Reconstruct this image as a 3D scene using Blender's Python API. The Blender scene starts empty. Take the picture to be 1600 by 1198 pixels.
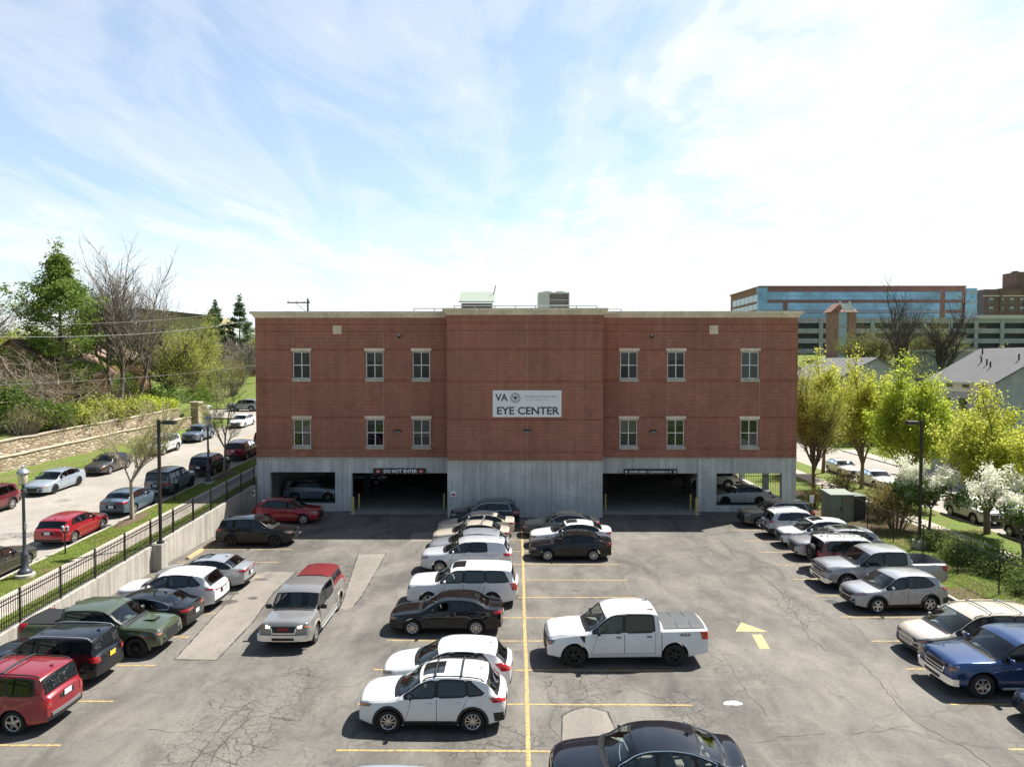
import bpy, math, random
import numpy as np
from mathutils import Vector, Matrix

R = math.radians
scene = bpy.context.scene
COL = scene.collection

# ------------------------------------------------------------------ camera
CAMZ, F, VX, VY = 11.0, 1100.0, 808.0, 563.0
YAW, PITCH = math.atan((VX-800)/F), math.atan((599-VY)/F)
cam_d = bpy.data.cameras.new('camera'); cam = bpy.data.objects.new('camera', cam_d); COL.objects.link(cam)
cam_d.sensor_width = 36.0; cam_d.lens = 36.0*F/1600.0
cam_d.clip_start = 0.2; cam_d.clip_end = 4000
cam.location = (0, 0, CAMZ); cam.rotation_euler = (R(90)-PITCH, 0, YAW)
scene.camera = cam

# ------------------------------------------------------------------ light
SUN = Vector((8.7, 5.8, 14.6)).normalized()
SUN_EL = math.asin(SUN.z); SUN_AZ = math.atan2(SUN.x, SUN.y)
sun_d = bpy.data.lights.new('sun', 'SUN'); sun = bpy.data.objects.new('sun', sun_d); COL.objects.link(sun)
sun_d.energy = 5.0; sun_d.angle = R(0.55); sun_d.color = (1.0, 0.955, 0.88)
sun.rotation_euler = SUN.to_track_quat('Z', 'Y').to_euler(); sun.location = (60, 40, 100)
scene.view_settings.view_transform = 'Standard'; scene.view_settings.look = 'None'
scene.view_settings.exposure = 0.98; scene.view_settings.gamma = 1.0
try: scene.view_settings.use_curve_mapping = False
except Exception: pass

class NT:
    """small helper round a node tree"""
    def __init__(s, nt): s.nt = nt; s.n = nt.nodes; s.l = nt.links
    def new(s, t, **k):
        nd = s.n.new(t)
        for a, b in k.items():
            if a.startswith('i_'): nd.inputs[int(a[2:]) if a[2:].isdigit() else a[2:].replace('_', ' ')].default_value = b
            else: setattr(nd, a, b)
        return nd
    def link(s, a, b): s.l.new(a, b)
    def math(s, op, a, b=None, clamp=False):
        nd = s.n.new('ShaderNodeMath'); nd.operation = op; nd.use_clamp = clamp
        for i, q in enumerate((a, b)):
            if q is None: continue
            if isinstance(q, (int, float)): nd.inputs[i].default_value = q
            else: s.l.new(q, nd.inputs[i])
        return nd.outputs[0]
    def ramp(s, fac, stops, interp='LINEAR'):
        nd = s.n.new('ShaderNodeValToRGB'); cr = nd.color_ramp; cr.interpolation = interp
        while len(cr.elements) < len(stops): cr.elements.new(0.5)
        for e, (p, c) in zip(cr.elements, stops):
            e.position = p; e.color = (c, c, c, 1) if isinstance(c, (int, float)) else (*c[:3], 1)
        s.l.new(fac, nd.inputs[0]); return nd.outputs[0]
    def mix(s, fac, a, b, mode='MIX'):
        nd = s.n.new('ShaderNodeMix'); nd.data_type = 'RGBA'; nd.blend_type = mode; nd.clamp_factor = True
        for i, q in ((0, fac), (6, a), (7, b)):
            if isinstance(q, (int, float)): nd.inputs[i].default_value = q
            elif isinstance(q, tuple): nd.inputs[i].default_value = (*q[:3], 1)
            else: s.l.new(q, nd.inputs[i])
        return nd.outputs[2]
    def noise(s, vec, scale, detail=4, rough=0.55, dist=0.0):
        nd = s.n.new('ShaderNodeTexNoise'); nd.inputs['Scale'].default_value = scale
        nd.inputs['Detail'].default_value = detail; nd.inputs['Roughness'].default_value = rough
        nd.inputs['Distortion'].default_value = dist
        if vec is not None: s.l.new(vec, nd.inputs['Vector'])
        return nd.outputs['Fac']
    def mapping(s, vec, sc=(1, 1, 1), loc=(0, 0, 0), rot=(0, 0, 0)):
        nd = s.n.new('ShaderNodeMapping'); nd.inputs['Scale'].default_value = sc
        nd.inputs['Location'].default_value = loc; nd.inputs['Rotation'].default_value = rot
        s.l.new(vec, nd.inputs['Vector']); return nd.outputs[0]

world = bpy.data.worlds.new('World'); scene.world = world; world.use_nodes = True
w = NT(world.node_tree); w.n.clear()
sky = w.new('ShaderNodeTexSky', sky_type='NISHITA', sun_disc=False)
sky.sun_elevation = SUN_EL; sky.sun_rotation = SUN_AZ; sky.altitude = 200; sky.air_density = 1.0; sky.dust_density = 0.8; sky.ozone_density = 0.6
tc = w.new('ShaderNodeTexCoord'); sep = w.new('ShaderNodeSeparateXYZ'); w.link(tc.outputs['Generated'], sep.inputs[0])
dz = w.math('MAXIMUM', sep.outputs[2], 0.0)
den = w.math('ADD', dz, 0.10)
cx = w.math('DIVIDE', sep.outputs[0], den); cy = w.math('DIVIDE', sep.outputs[1], den)
cmb = w.new('ShaderNodeCombineXYZ'); w.link(cx, cmb.inputs[0]); w.link(cy, cmb.inputs[1])
P = cmb.outputs[0]
# wispy cirrus: stretched, warped noise; puffs to the right; whitening towards the horizon
cir = w.noise(w.mapping(P, (1.25, 0.42, 1), (3.1, 1.7, 0), (0, 0, R(-34))), 1.5, 9, 0.60, 0.9)
big = w.noise(w.mapping(P, (0.55, 0.40, 1), (1.4, 6.3, 0), (0, 0, R(-20))), 1.0, 4, 0.5, 0.4)
puf = w.noise(w.mapping(P, (1.9, 1.3, 1), (7.7, 2.2, 0)), 2.3, 9, 0.60, 0.3)
side = w.math('ADD', w.math('MULTIPLY', sep.outputs[0], 0.40), w.math('MULTIPLY', w.math('SUBTRACT', sep.outputs[1], 0.75), 0.42))
low = w.math('MULTIPLY', w.math('POWER', w.math('SUBTRACT', 1.0, w.math('MINIMUM', w.math('MULTIPLY', dz, 1.75), 1.0)), 1.6), 0.62)
cov = w.math('ADD', w.math('ADD', w.math('MULTIPLY', w.math('SUBTRACT', cir, 0.5), 1.8), w.math('MULTIPLY', w.math('SUBTRACT', big, 0.5), 1.0)), w.math('ADD', w.math('ADD', side, low), 0.90))
cov = w.math('ADD', cov, w.math('MULTIPLY', w.math('SUBTRACT', puf, 0.5), w.math('MULTIPLY', w.math('MAXIMUM', w.math('ADD', sep.outputs[0], 0.30), 0.0), 2.6)))
fac = w.ramp(cov, [(0.0, 0.14), (0.78/2, 0.22), (1.06/2, 0.45), (1.30/2, 0.78), (1.60/2, 1.0)], 'EASE')
covh = w.math('MULTIPLY', cov, 0.5)
w.l.new(covh, fac.node.inputs[0])
front = w.ramp(w.math('ADD', w.math('MULTIPLY', sep.outputs[1], 0.5), 0.5), [(0.66, 0.54), (0.88, 1.0)], 'EASE')   # sky kept bright ahead of the camera, dimmed overhead and behind to lower fill
skyS = w.mix(1.0, sky.outputs[0], (1.88, 2.02, 2.02), 'MULTIPLY')
cloud = w.mix(w.math('MULTIPLY', puf, 0.6), (9.6, 10.1, 10.5), (11.6, 11.6, 11.6))
colr = w.mix(1.0, w.mix(fac, skyS, cloud), front, 'MULTIPLY')
bg = w.new('ShaderNodeBackground'); bg.inputs['Strength'].default_value = 0.052
w.link(colr, bg.inputs['Color'])
wo = w.new('ShaderNodeOutputWorld'); w.link(bg.outputs[0], wo.inputs[0])

cy_ = scene.cycles
cy_.max_bounces = 7; cy_.diffuse_bounces = 3; cy_.glossy_bounces = 3; cy_.transmission_bounces = 4; cy_.transparent_max_bounces = 12
cy_.sample_clamp_indirect = 6.0; cy_.caustics_reflective = False; cy_.caustics_refractive = False
cy_.use_denoising = True

# ------------------------------------------------------------------ where a pixel of the 1600x1198 survey lands
_f = Vector((-math.sin(YAW)*math.cos(PITCH), math.cos(YAW)*math.cos(PITCH), -math.sin(PITCH)))
_r = Vector((math.cos(YAW), math.sin(YAW), 0)); _u = _r.cross(_f)
def ray(px, py): return (_f*F + _r*(px-800) - _u*(py-599))
def G(px, py, z=0.0):
    d = ray(px, py); t = (z-CAMZ)/d.z
    return Vector((d.x*t, d.y*t, z))
def atY(px, py, y):
    d = ray(px, py); t = y/d.y
    return Vector((d.x*t, y, CAMZ+d.z*t))

# ------------------------------------------------------------------ materials
MATS = {}
def mat(name, col=(0.5, 0.5, 0.5), rough=0.6, metal=0.0, coat=0.0, spec=0.5, var=0.0, vscale=3.0, bump=0.0, bscale=40.0, emit=None, estr=0.0, crough=0.03):
    if name in MATS: return MATS[name]
    m = bpy.data.materials.new(name); m.use_nodes = True; n = NT(m.node_tree)
    b = n.n['Principled BSDF']
    b.inputs['Base Color'].default_value = (*col, 1); b.inputs['Roughness'].default_value = rough
    b.inputs['Metallic'].default_value = metal; b.inputs['Coat Weight'].default_value = coat
    b.inputs['Coat Roughness'].default_value = crough; b.inputs['Specular IOR Level'].default_value = spec
    t = n.new('ShaderNodeTexCoord')
    if var:
        fc = n.noise(t.outputs['Object'], vscale, 6, 0.6)
        r = n.ramp(fc, [(0.3, 1-var), (0.7, 1+var)])
        n.link(n.mix(1.0, tuple(col), r, 'MULTIPLY'), b.inputs['Base Color'])
    if bump:
        fc = n.noise(t.outputs['Object'], bscale, 5, 0.6)
        bp = n.new('ShaderNodeBump'); bp.inputs['Strength'].default_value = bump; bp.inputs['Distance'].default_value = 0.02
        n.link(fc, bp.inputs['Height']); n.link(bp.outputs[0], b.inputs['Normal'])
    if emit:
        b.inputs['Emission Color'].default_value = (*emit, 1); b.inputs['Emission Strength'].default_value = estr
    MATS[name] = m; return m

def glassmat(name, tint, gloss=1.0, rough=0.0):
    if name in MATS: return MATS[name]
    m = bpy.data.materials.new(name); m.use_nodes = True; n = NT(m.node_tree); n.n.clear()
    tr = n.new('ShaderNodeBsdfTransparent'); tr.inputs[0].default_value = (*tint, 1)
    gl = n.new('ShaderNodeBsdfGlossy'); gl.inputs['Roughness'].default_value = rough; gl.inputs[0].default_value = (0.9, 0.95, 1.0, 1)
    fr = n.new('ShaderNodeFresnel'); fr.inputs[0].default_value = 1.5
    mx = n.new('ShaderNodeMixShader'); o = n.new('ShaderNodeOutputMaterial')
    n.link(n.math('MULTIPLY', fr.outputs[0], gloss, True), mx.inputs[0]); n.link(tr.outputs[0], mx.inputs[1]); n.link(gl.outputs[0], mx.inputs[2]); n.link(mx.outputs[0], o.inputs[0])
    MATS[name] = m; return m

# ------------------------------------------------------------------ mesh builder
class MB:
    def __init__(s): s.v = []; s.f = []; s.m = []
    def add(s, vs, fs, mi=0):
        o = len(s.v); s.v.extend([tuple(p) for p in vs]); s.f.extend([tuple(i+o for i in q) for q in fs]); s.m.extend([mi]*len(fs)); return s
    def box(s, x0, x1, y0, y1, z0, z1, mi=0):
        return s.add([(x0,y0,z0),(x1,y0,z0),(x1,y1,z0),(x0,y1,z0),(x0,y0,z1),(x1,y0,z1),(x1,y1,z1),(x0,y1,z1)],
                     [(0,3,2,1),(4,5,6,7),(0,1,5,4),(1,2,6,5),(2,3,7,6),(3,0,4,7)], mi)
    def quad(s, a, b, c, d, mi=0): return s.add([a, b, c, d], [(0,1,2,3)], mi)
    def tube(s, p, q, r0, r1=None, n=6, mi=0, caps=True):
        r1 = r0 if r1 is None else r1
        p = Vector(p); q = Vector(q); d = q-p
        if d.length < 1e-6: return s
        d.normalize(); a = d.orthogonal().normalized(); b = d.cross(a)
        vs = []
        for c, r in ((p, r0), (q, r1)):
            for i in range(n):
                t = 2*math.pi*i/n; vs.append(c + (a*math.cos(t)+b*math.sin(t))*r)
        fs = [(i, (i+1) % n, n+(i+1) % n, n+i) for i in range(n)]
        if caps: fs += [tuple(range(n-1, -1, -1)), tuple(range(n, 2*n))]
        return s.add(vs, fs, mi)
    def path(s, pts, r, n=6, mi=0):
        pts = [Vector(p) for p in pts]
        rs = r if isinstance(r, (list, tuple)) else [r]*len(pts)
        o = len(s.v); a = None
        for k, p in enumerate(pts):
            d = (pts[min(k+1, len(pts)-1)]-pts[max(k-1, 0)]).normalized()
            a = d.orthogonal().normalized() if a is None else (a - d*a.dot(d)).normalized()
            b = d.cross(a)
            for i in range(n):
                t = 2*math.pi*i/n; s.v.append(tuple(p+(a*math.cos(t)+b*math.sin(t))*rs[k]))
        for k in range(len(pts)-1):
            for i in range(n):
                s.f.append((o+k*n+i, o+k*n+(i+1) % n, o+(k+1)*n+(i+1) % n, o+(k+1)*n+i)); s.m.append(mi)
        s.f.append(tuple(o+i for i in range(n-1, -1, -1))); s.m.append(mi)
        s.f.append(tuple(o+(len(pts)-1)*n+i for i in range(n))); s.m.append(mi)
        return s
    def lathe(s, prof, n=20, c=(0,0,0), ax='z', mi=0):
        o = len(s.v)
        for r, h in prof:
            for i in range(n):
                t = 2*math.pi*i/n; x, y = r*math.cos(t), r*math.sin(t)
                p = {'z': (x, y, h), 'y': (x, h, y), 'x': (h, x, y)}[ax]
                s.v.append((p[0]+c[0], p[1]+c[1], p[2]+c[2]))
        for k in range(len(prof)-1):
            for i in range(n):
                s.f.append((o+k*n+i, o+k*n+(i+1) % n, o+(k+1)*n+(i+1) % n, o+(k+1)*n+i)); s.m.append(mi)
        return s
    def rbox(s, c, size, b=0.02, mi=0):
        """box with chamfered, softened edges"""
        hx, hy, hz = size[0]/2, size[1]/2, size[2]/2; b = min(b, hx*.9, hy*.9, hz*.9)
        vs = []; idx = {}
        for sx in (-1, 1):
            for sy in (-1, 1):
                for sz in (-1, 1):
                    for a in range(3):
                        p = [sx*(hx-b), sy*(hy-b), sz*(hz-b)]
                        p[a] = (sx*hx, sy*hy, sz*hz)[a]
                        idx[(sx, sy, sz, a)] = len(vs); vs.append((c[0]+p[0], c[1]+p[1], c[2]+p[2]))
        fs = []; I = idx
        for sg in (-1, 1):
            fs.append([I[(sg,a,b_,0)] for a, b_ in ((-1,-1),(1,-1),(1,1),(-1,1))])
            fs.append([I[(a,sg,b_,1)] for a, b_ in ((-1,-1),(1,-1),(1,1),(-1,1))])
            fs.append([I[(a,b_,sg,2)] for a, b_ in ((-1,-1),(1,-1),(1,1),(-1,1))])
        for a in (-1, 1):
            for b_ in (-1, 1):
                fs.append([I[(a,b_,-1,0)], I[(a,b_,1,0)], I[(a,b_,1,1)], I[(a,b_,-1,1)]])
                fs.append([I[(a,-1,b_,0)], I[(a,1,b_,0)], I[(a,1,b_,2)], I[(a,-1,b_,2)]])
                fs.append([I[(-1,a,b_,1)], I[(1,a,b_,1)], I[(1,a,b_,2)], I[(-1,a,b_,2)]])
                for c_ in (-1, 1): fs.append([I[(a,b_,c_,0)], I[(a,b_,c_,1)], I[(a,b_,c_,2)]])
        C = Vector(c); out = []
        for q in fs:
            P = [Vector(vs[i]) for i in q]; nn = (P[1]-P[0]).cross(P[2]-P[0])
            mid = sum(P, Vector())/len(P)-C
            out.append(tuple(q) if nn.dot(mid) > 0 else tuple(reversed(q)))
        return s.add(vs, out, mi)
    def build(s, name, mats, parent=None, smooth=None, loc=None):
        me = bpy.data.meshes.new(name); me.from_pydata(s.v, [], s.f)
        for m in (mats if isinstance(mats, (list, tuple)) else [mats]): me.materials.append(m)
        if any(s.m): me.polygons.foreach_set('material_index', np.array(s.m, dtype=np.int32))
        if smooth:
            me.polygons.foreach_set('use_smooth', np.ones(len(s.f), dtype=bool))
            if smooth < 180: me.set_sharp_from_angle(angle=R(smooth))
        me.update()
        o = bpy.data.objects.new(name, me); COL.objects.link(o)
        if parent is not None: o.parent = parent
        if loc is not None: o.location = loc
        return o

def thing(name, label, cat, loc=(0,0,0), rz=0.0, group=None):
    o = bpy.data.objects.new(name, None); COL.objects.link(o); o.empty_display_size = 0.2
    o.location = loc; o.rotation_euler = (0, 0, rz); o['label'] = label; o['category'] = cat
    if group: o['group'] = group
    return o
def tag(o, label, cat, group=None):
    o['label'] = label; o['category'] = cat
    if group: o['group'] = group
    return o
def struct(o, kind='structure'): o['kind'] = kind; return o
def dup_tree(o, loc, rz=0.0, label=None):
    r = o.copy(); COL.objects.link(r); r.location = loc; r.rotation_euler = (0, 0, rz)
    if label: r['label'] = label
    for ch in list(o.children):
        c = ch.copy(); COL.objects.link(c); c.parent = r
        for g in list(ch.children):
            d = g.copy(); COL.objects.link(d); d.parent = c
    return r
def text_mesh(body, size, m, name, parent=None, loc=(0,0,0), rot=(R(90),0,0), depth=0.006, bold=0.0, align='CENTER', sx=1.0):
    cu = bpy.data.curves.new(name, 'FONT'); cu.body = body; cu.size = size; cu.extrude = depth/2; cu.offset = bold
    cu.align_x = align; cu.align_y = 'CENTER'; cu.resolution_u = 3
    t = bpy.data.objects.new(name+'_c', cu); COL.objects.link(t)
    bpy.context.view_layer.update()
    me = bpy.data.meshes.new_from_object(t.evaluated_get(bpy.context.evaluated_depsgraph_get()))
    bpy.data.objects.remove(t); bpy.data.curves.remove(cu)
    me.materials.clear(); me.materials.append(m)
    o = bpy.data.objects.new(name, me); COL.objects.link(o)
    if parent is not None: o.parent = parent
    o.location = loc; o.rotation_euler = rot; o.scale = (sx, 1, 1)
    return o
# ------------------------------------------------------------------ heights
def sstep(x, a, b):
    t = min(1.0, max(0.0, (x-a)/(b-a))); return t*t*(3-2*t)
def zs(y): return -0.27 + 0.042*min(y, 100) + 0.03*min(200, max(0, y-100))      # the climbing street
def zr(y): return 15*sstep(y, 85, 215)                                          # the rise behind, to the east
def gz(x, y):
    if x < -19.14:
        z = zs(y) - 0.32
        if x < -39.0 - max(0, (82-y))*0.111 and y < 90: z = zs(y) + 2.15 + 0.06*min(60, (-41-x))
        elif y > 102.5: z += sstep(y, 102.5, 135)*3.2
        return z
    z = zr(y) - 0.10
    if y > 76 and x < 30: z = zs(y)*(1-sstep(x, -19, 30)) + z*sstep(x, -19, 30)
    return z

# ------------------------------------------------------------------ surface materials
def grass_mat():
    m = bpy.data.materials.new('grass'); m.use_nodes = True; n = NT(m.node_tree); b = n.n['Principled BSDF']
    t = n.new('ShaderNodeTexCoord'); O = t.outputs['Object']
    a = n.noise(O, 0.55, 6, 0.62); c = n.noise(O, 7.0, 5, 0.7); d = n.noise(O, 45, 3, 0.7)
    col = n.ramp(a, [(0.30, (0.215, 0.190, 0.085)), (0.46, (0.140, 0.170, 0.045)), (0.62, (0.135, 0.205, 0.040))])
    col = n.mix(1.0, col, n.ramp(c, [(0.3, 0.62), (0.7, 1.35)]), 'MULTIPLY')
    col = n.mix(1.0, col, n.ramp(d, [(0.3, 0.6), (0.7, 1.4)]), 'MULTIPLY')
    n.link(col, b.inputs['Base Color']); b.inputs['Roughness'].default_value = 0.9; b.inputs['Specular IOR Level'].default_value = 0.15
    bp = n.new('ShaderNodeBump'); bp.inputs['Strength'].default_value = 0.8; bp.inputs['Distance'].default_value = 0.05
    n.link(d, bp.inputs['Height']); n.link(bp.outputs[0], b.inputs['Normal']); return m
def asphalt_mat(name, base, warm, patchy=0.25, crack=0.5, cscale=0.33):
    m = bpy.data.materials.new(name); m.use_nodes = True; n = NT(m.node_tree); b = n.n['Principled BSDF']
    t = n.new('ShaderNodeTexCoord'); O = t.outputs['Object']
    big = n.noise(O, 0.13, 5, 0.6, 0.3); med = n.noise(n.mapping(O, (1.0, 0.45, 1)), 0.8, 7, 0.68, 0.6); fin = n.noise(O, 9, 6, 0.75); gr = n.noise(O, 70, 2, 0.6)
    c0 = tuple(x*(1-patchy) for x in base); c1 = tuple(x*(1+patchy) for x in warm)
    col = n.mix(n.ramp(n.math('ADD', n.math('MULTIPLY', big, 0.5), n.math('MULTIPLY', med, 0.5)), [(0.40, 0.0), (0.62, 1.0)]), c0, c1)
    # scuffed pale streaks and dark drips
    st = n.noise(n.mapping(O, (0.35, 1.9, 1), (3, 1, 0), (0, 0, 0.35)), 1.1, 8, 0.72, 1.2)
    col = n.mix(n.ramp(st, [(0.56, 0.0), (0.76, 0.38)]), col, tuple(min(1, x*1.55) for x in warm))
    col = n.mix(1.0, col, n.ramp(fin, [(0.28, 0.80), (0.72, 1.18)]), 'MULTIPLY')
    col = n.mix(1.0, col, n.ramp(gr, [(0.25, 0.78), (0.75, 1.22)]), 'MULTIPLY')
    oil = n.noise(n.mapping(O, (1, 1, 1), (9, 4, 0)), 0.62, 3, 0.5)
    col = n.mix(n.ramp(oil, [(0.66, 0.0), (0.74, 0.45)]), col, tuple(x*0.35 for x in base))
    if crack:
        wv = n.new('ShaderNodeTexNoise'); wv.inputs['Scale'].default_value = 1.3; wv.inputs['Detail'].default_value = 6; n.link(O, wv.inputs['Vector'])
        off = n.new('ShaderNodeVectorMath', operation='MULTIPLY_ADD'); n.link(wv.outputs['Color'], off.inputs[0]); off.inputs[1].default_value = (1.1, 1.1, 0); n.link(O, off.inputs[2])
        for sc, lo, hi, msk in ((cscale, 0.004, 0.012, 0.52), (1.5, 0.012, 0.04, 0.60)):
            vo = n.new('ShaderNodeTexVoronoi', feature='DISTANCE_TO_EDGE'); vo.inputs['Scale'].default_value = sc; n.link(off.outputs[0], vo.inputs['Vector'])
            line = n.ramp(vo.outputs['Distance'], [(lo, 1.0), (hi, 0.0)])
            mk = n.ramp(n.noise(n.mapping(O, (1, 1, 1), (sc*17, 5, 0)), 0.17, 3, 0.5), [(msk-0.03, 0.0), (msk+0.06, 1.0)])
            col = n.mix(n.math('MULTIPLY', n.math('MULTIPLY', line, mk), crack), col, tuple(x*0.30 for x in base))
    n.link(col, b.inputs['Base Color']); b.inputs['Roughness'].default_value = 0.86; b.inputs['Specular IOR Level'].default_value = 0.3
    bp = n.new('ShaderNodeBump'); bp.inputs['Strength'].default_value = 0.35; bp.inputs['Distance'].default_value = 0.012
    n.link(gr, bp.inputs['Height']); n.link(bp.outputs[0], b.inputs['Normal']); return m
def concrete_mat(name, base, streak=0.25, fine=0.12):
    m = bpy.data.materials.new(name); m.use_nodes = True; n = NT(m.node_tree); b = n.n['Principled BSDF']
    t = n.new('ShaderNodeTexCoord'); O = t.outputs['Object']
    v = n.noise(n.mapping(O, (3.2, 3.2, 0.16)), 1.0, 7, 0.65, 0.4); f = n.noise(O, 6, 6, 0.7); g = n.noise(O, 0.6, 4, 0.6)
    brd = n.noise(n.mapping(O, (5.2, 5.2, 0.01)), 1.0, 1, 0.5)
    col = n.mix(1.0, tuple(base), n.ramp(v, [(0.3, 1-streak), (0.7, 1+streak)]), 'MULTIPLY')
    col = n.mix(1.0, col, n.ramp(f, [(0.3, 1-fine), (0.7, 1+fine)]), 'MULTIPLY')
    col = n.mix(1.0, col, n.ramp(g, [(0.35, 0.86), (0.65, 1.1)]), 'MULTIPLY')
    col = n.mix(1.0, col, n.ramp(brd, [(0.4, 0.93), (0.6, 1.05)]), 'MULTIPLY')
    n.link(col, b.inputs['Base Color']); b.inputs['Roughness'].default_value = 0.85
    bp = n.new('ShaderNodeBump'); bp.inputs['Strength'].default_value = 0.25; bp.inputs['Distance'].default_value = 0.02
    n.link(f, bp.inputs['Height']); n.link(bp.outputs[0], b.inputs['Normal']); return m
def brick_mat(name, c1, c2, mortar, bw=0.25, bh=0.088, vertical=False, msize=0.012, axis='xz', strength=0.4):
    m = bpy.data.materials.new(name); m.use_nodes = True; n = NT(m.node_tree); b = n.n['Principled BSDF']
    t = n.new('ShaderNodeTexCoord'); sp = n.new('ShaderNodeSeparateXYZ'); n.link(t.outputs['Object'], sp.inputs[0])
    cb = n.new('ShaderNodeCombineXYZ')
    h = n.math('ADD', sp.outputs[0], sp.outputs[1])
    n.link(sp.outputs[2] if vertical else h, cb.inputs[0]); n.link(h if vertical else sp.outputs[2], cb.inputs[1])
    br = n.new('ShaderNodeTexBrick'); n.link(cb.outputs[0], br.inputs['Vector'])
    br.inputs['Scale'].default_value = 1.0; br.inputs['Brick Width'].default_value = bw; br.inputs['Row Height'].default_value = bh
    br.inputs['Mortar Size'].default_value = msize; br.inputs['Mortar Smooth'].default_value = 0.3; br.inputs['Bias'].default_value = -0.1
    br.inputs['Color1'].default_value = (*c1, 1); br.inputs['Color2'].default_value = (*c2, 1); br.inputs['Mortar'].default_value = (*mortar, 1)
    if vertical: br.offset = 0.0
    g = n.noise(t.outputs['Object'], 0.35, 6, 0.65); f = n.noise(t.outputs['Object'], 2.2, 5, 0.6)
    col = n.mix(1.0, br.outputs['Color'], n.ramp(g, [(0.3, 0.86), (0.7, 1.14)]), 'MULTIPLY')
    col = n.mix(1.0, col, n.ramp(f, [(0.3, 0.9), (0.7, 1.1)]), 'MULTIPLY')
    col = n.mix(1.0, col, n.ramp(n.noise(n.mapping(t.outputs['Object'], (2.2, 2.2, .10)), 1.0, 5, .65), [(.32, .88), (.6, 1.04)]), 'MULTIPLY')
    n.link(col, b.inputs['Base Color']); b.inputs['Roughness'].default_value = 0.88; b.inputs['Specular IOR Level'].default_value = 0.25
    bp = n.new('ShaderNodeBump'); bp.inputs['Strength'].default_value = strength; bp.inputs['Distance'].default_value = 0.01; bp.invert = True
    n.link(br.outputs['Fac'], bp.inputs['Height']); n.link(bp.outputs[0], b.inputs['Normal']); return m
def paint_mat(name, col, under, wear=0.5, scale=6):
    m = bpy.data.materials.new(name); m.use_nodes = True; n = NT(m.node_tree); b = n.n['Principled BSDF']
    t = n.new('ShaderNodeTexCoord'); f = n.noise(t.outputs['Object'], scale, 8, 0.75, 0.4); g = n.noise(t.outputs['Object'], 45, 3, 0.7)
    k = n.math('ADD', n.math('MULTIPLY', f, 0.65), n.math('MULTIPLY', g, 0.35))
    n.link(n.mix(n.ramp(k, [(wear-0.07, 1.0), (wear+0.05, 0.0)]), tuple(col), tuple(under)), b.inputs['Base Color'])
    b.inputs['Roughness'].default_value = 0.8; return m

def add_crazing(m, spots):
    n = NT(m.node_tree); b = n.n['Principled BSDF']; t = n.new('ShaderNodeTexCoord'); O = t.outputs['Object']; src = b.inputs['Base Color'].links[0].from_socket
    wv = n.new('ShaderNodeTexNoise'); wv.inputs['Scale'].default_value = 2.6; wv.inputs['Detail'].default_value = 5; n.link(O, wv.inputs['Vector'])
    off = n.new('ShaderNodeVectorMath', operation='MULTIPLY_ADD'); n.link(wv.outputs['Color'], off.inputs[0]); off.inputs[1].default_value = (.45, .45, 0); n.link(O, off.inputs[2])
    mk = None
    for x, y, r, st in spots:
        vm = n.new('ShaderNodeVectorMath', operation='DISTANCE'); mp = n.mapping(O, (1, 1/st, 0)); n.link(mp, vm.inputs[0]); vm.inputs[1].default_value = (x, y/st, 0)
        k = n.math('SUBTRACT', 1.0, n.math('DIVIDE', vm.outputs['Value'], r), True); mk = k if mk is None else n.math('MAXIMUM', mk, k)
    brk = n.noise(O, 1.4, 4, .6)
    mk = n.ramp(n.math('ADD', mk, n.math('MULTIPLY', n.math('SUBTRACT', brk, .5), 1.1)), [(.18, 0.0), (.40, 1.0)])
    for sc, wd, amt in ((1.5, .026, .66), (4.2, .040, .46)):
        vo = n.new('ShaderNodeTexVoronoi', feature='DISTANCE_TO_EDGE'); vo.inputs['Scale'].default_value = sc; n.link(off.outputs[0], vo.inputs['Vector'])
        src = n.mix(n.math('MULTIPLY', n.math('MULTIPLY', n.ramp(vo.outputs['Distance'], [(wd*.35, 1.0), (wd, 0.0)]), mk), amt), src, (.035, .032, .028))
    n.link(src, b.inputs['Base Color'])
M_grass = grass_mat()
M_lot = asphalt_mat('lot_asphalt', (0.108, 0.101, 0.092), (0.176, 0.163, 0.143), 0.15, 0.28)
SPOTS = [(*G(px, py)[:2], r, st) for px, py, r, st in ((352,1150,2.3,2.2), (300,1185,1.6,1.5), (640,1135,1.5,.8), (760,1160,2.4,.6), (600,1120,1.3,2), (895,1085,1.4,1.9), (920,1060,2.2,.5), (545,905,1.6,2.2), (440,850,2.2,2.0), (610,840,2.0,1.5), (1245,950,1.3,3.0), (1070,1105,1.2,1.4), (690,965,1.2,1.6), (470,1060,1.2,2))]
add_crazing(M_lot, SPOTS)
M_patch = asphalt_mat('patch_asphalt', (0.205, 0.186, 0.160), (0.245, 0.222, 0.190), 0.08, 0.15)
M_newtar = asphalt_mat('dark_asphalt', (0.060, 0.060, 0.060), (0.085, 0.083, 0.080), 0.1, 0.3)
M_road = asphalt_mat('street_asphalt', (0.300, 0.275, 0.238), (0.345, 0.318, 0.278), 0.06, 0.30, 0.2)
M_walk = concrete_mat('pavement_concrete', (0.40, 0.355, 0.295), 0.06, 0.12)
def add_joints(m, period, width):
    n = NT(m.node_tree); b = n.n['Principled BSDF']; t = n.new('ShaderNodeTexCoord'); sp = n.new('ShaderNodeSeparateXYZ'); n.link(t.outputs['Object'], sp.inputs[0])
    fr = n.math('FRACT', n.math('DIVIDE', sp.outputs[1], period)); k = n.math('LESS_THAN', fr, width/period); src = b.inputs['Base Color'].links[0].from_socket
    n.link(n.mix(n.math('MULTIPLY', k, .65), src, (.10, .09, .075)), b.inputs['Base Color'])
add_joints(M_walk, 1.52, .035)
M_kerb = concrete_mat('kerb_concrete', (0.42, 0.39, 0.34), 0.1, 0.15)
add_joints(M_kerb, 3.05, .03)
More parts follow.
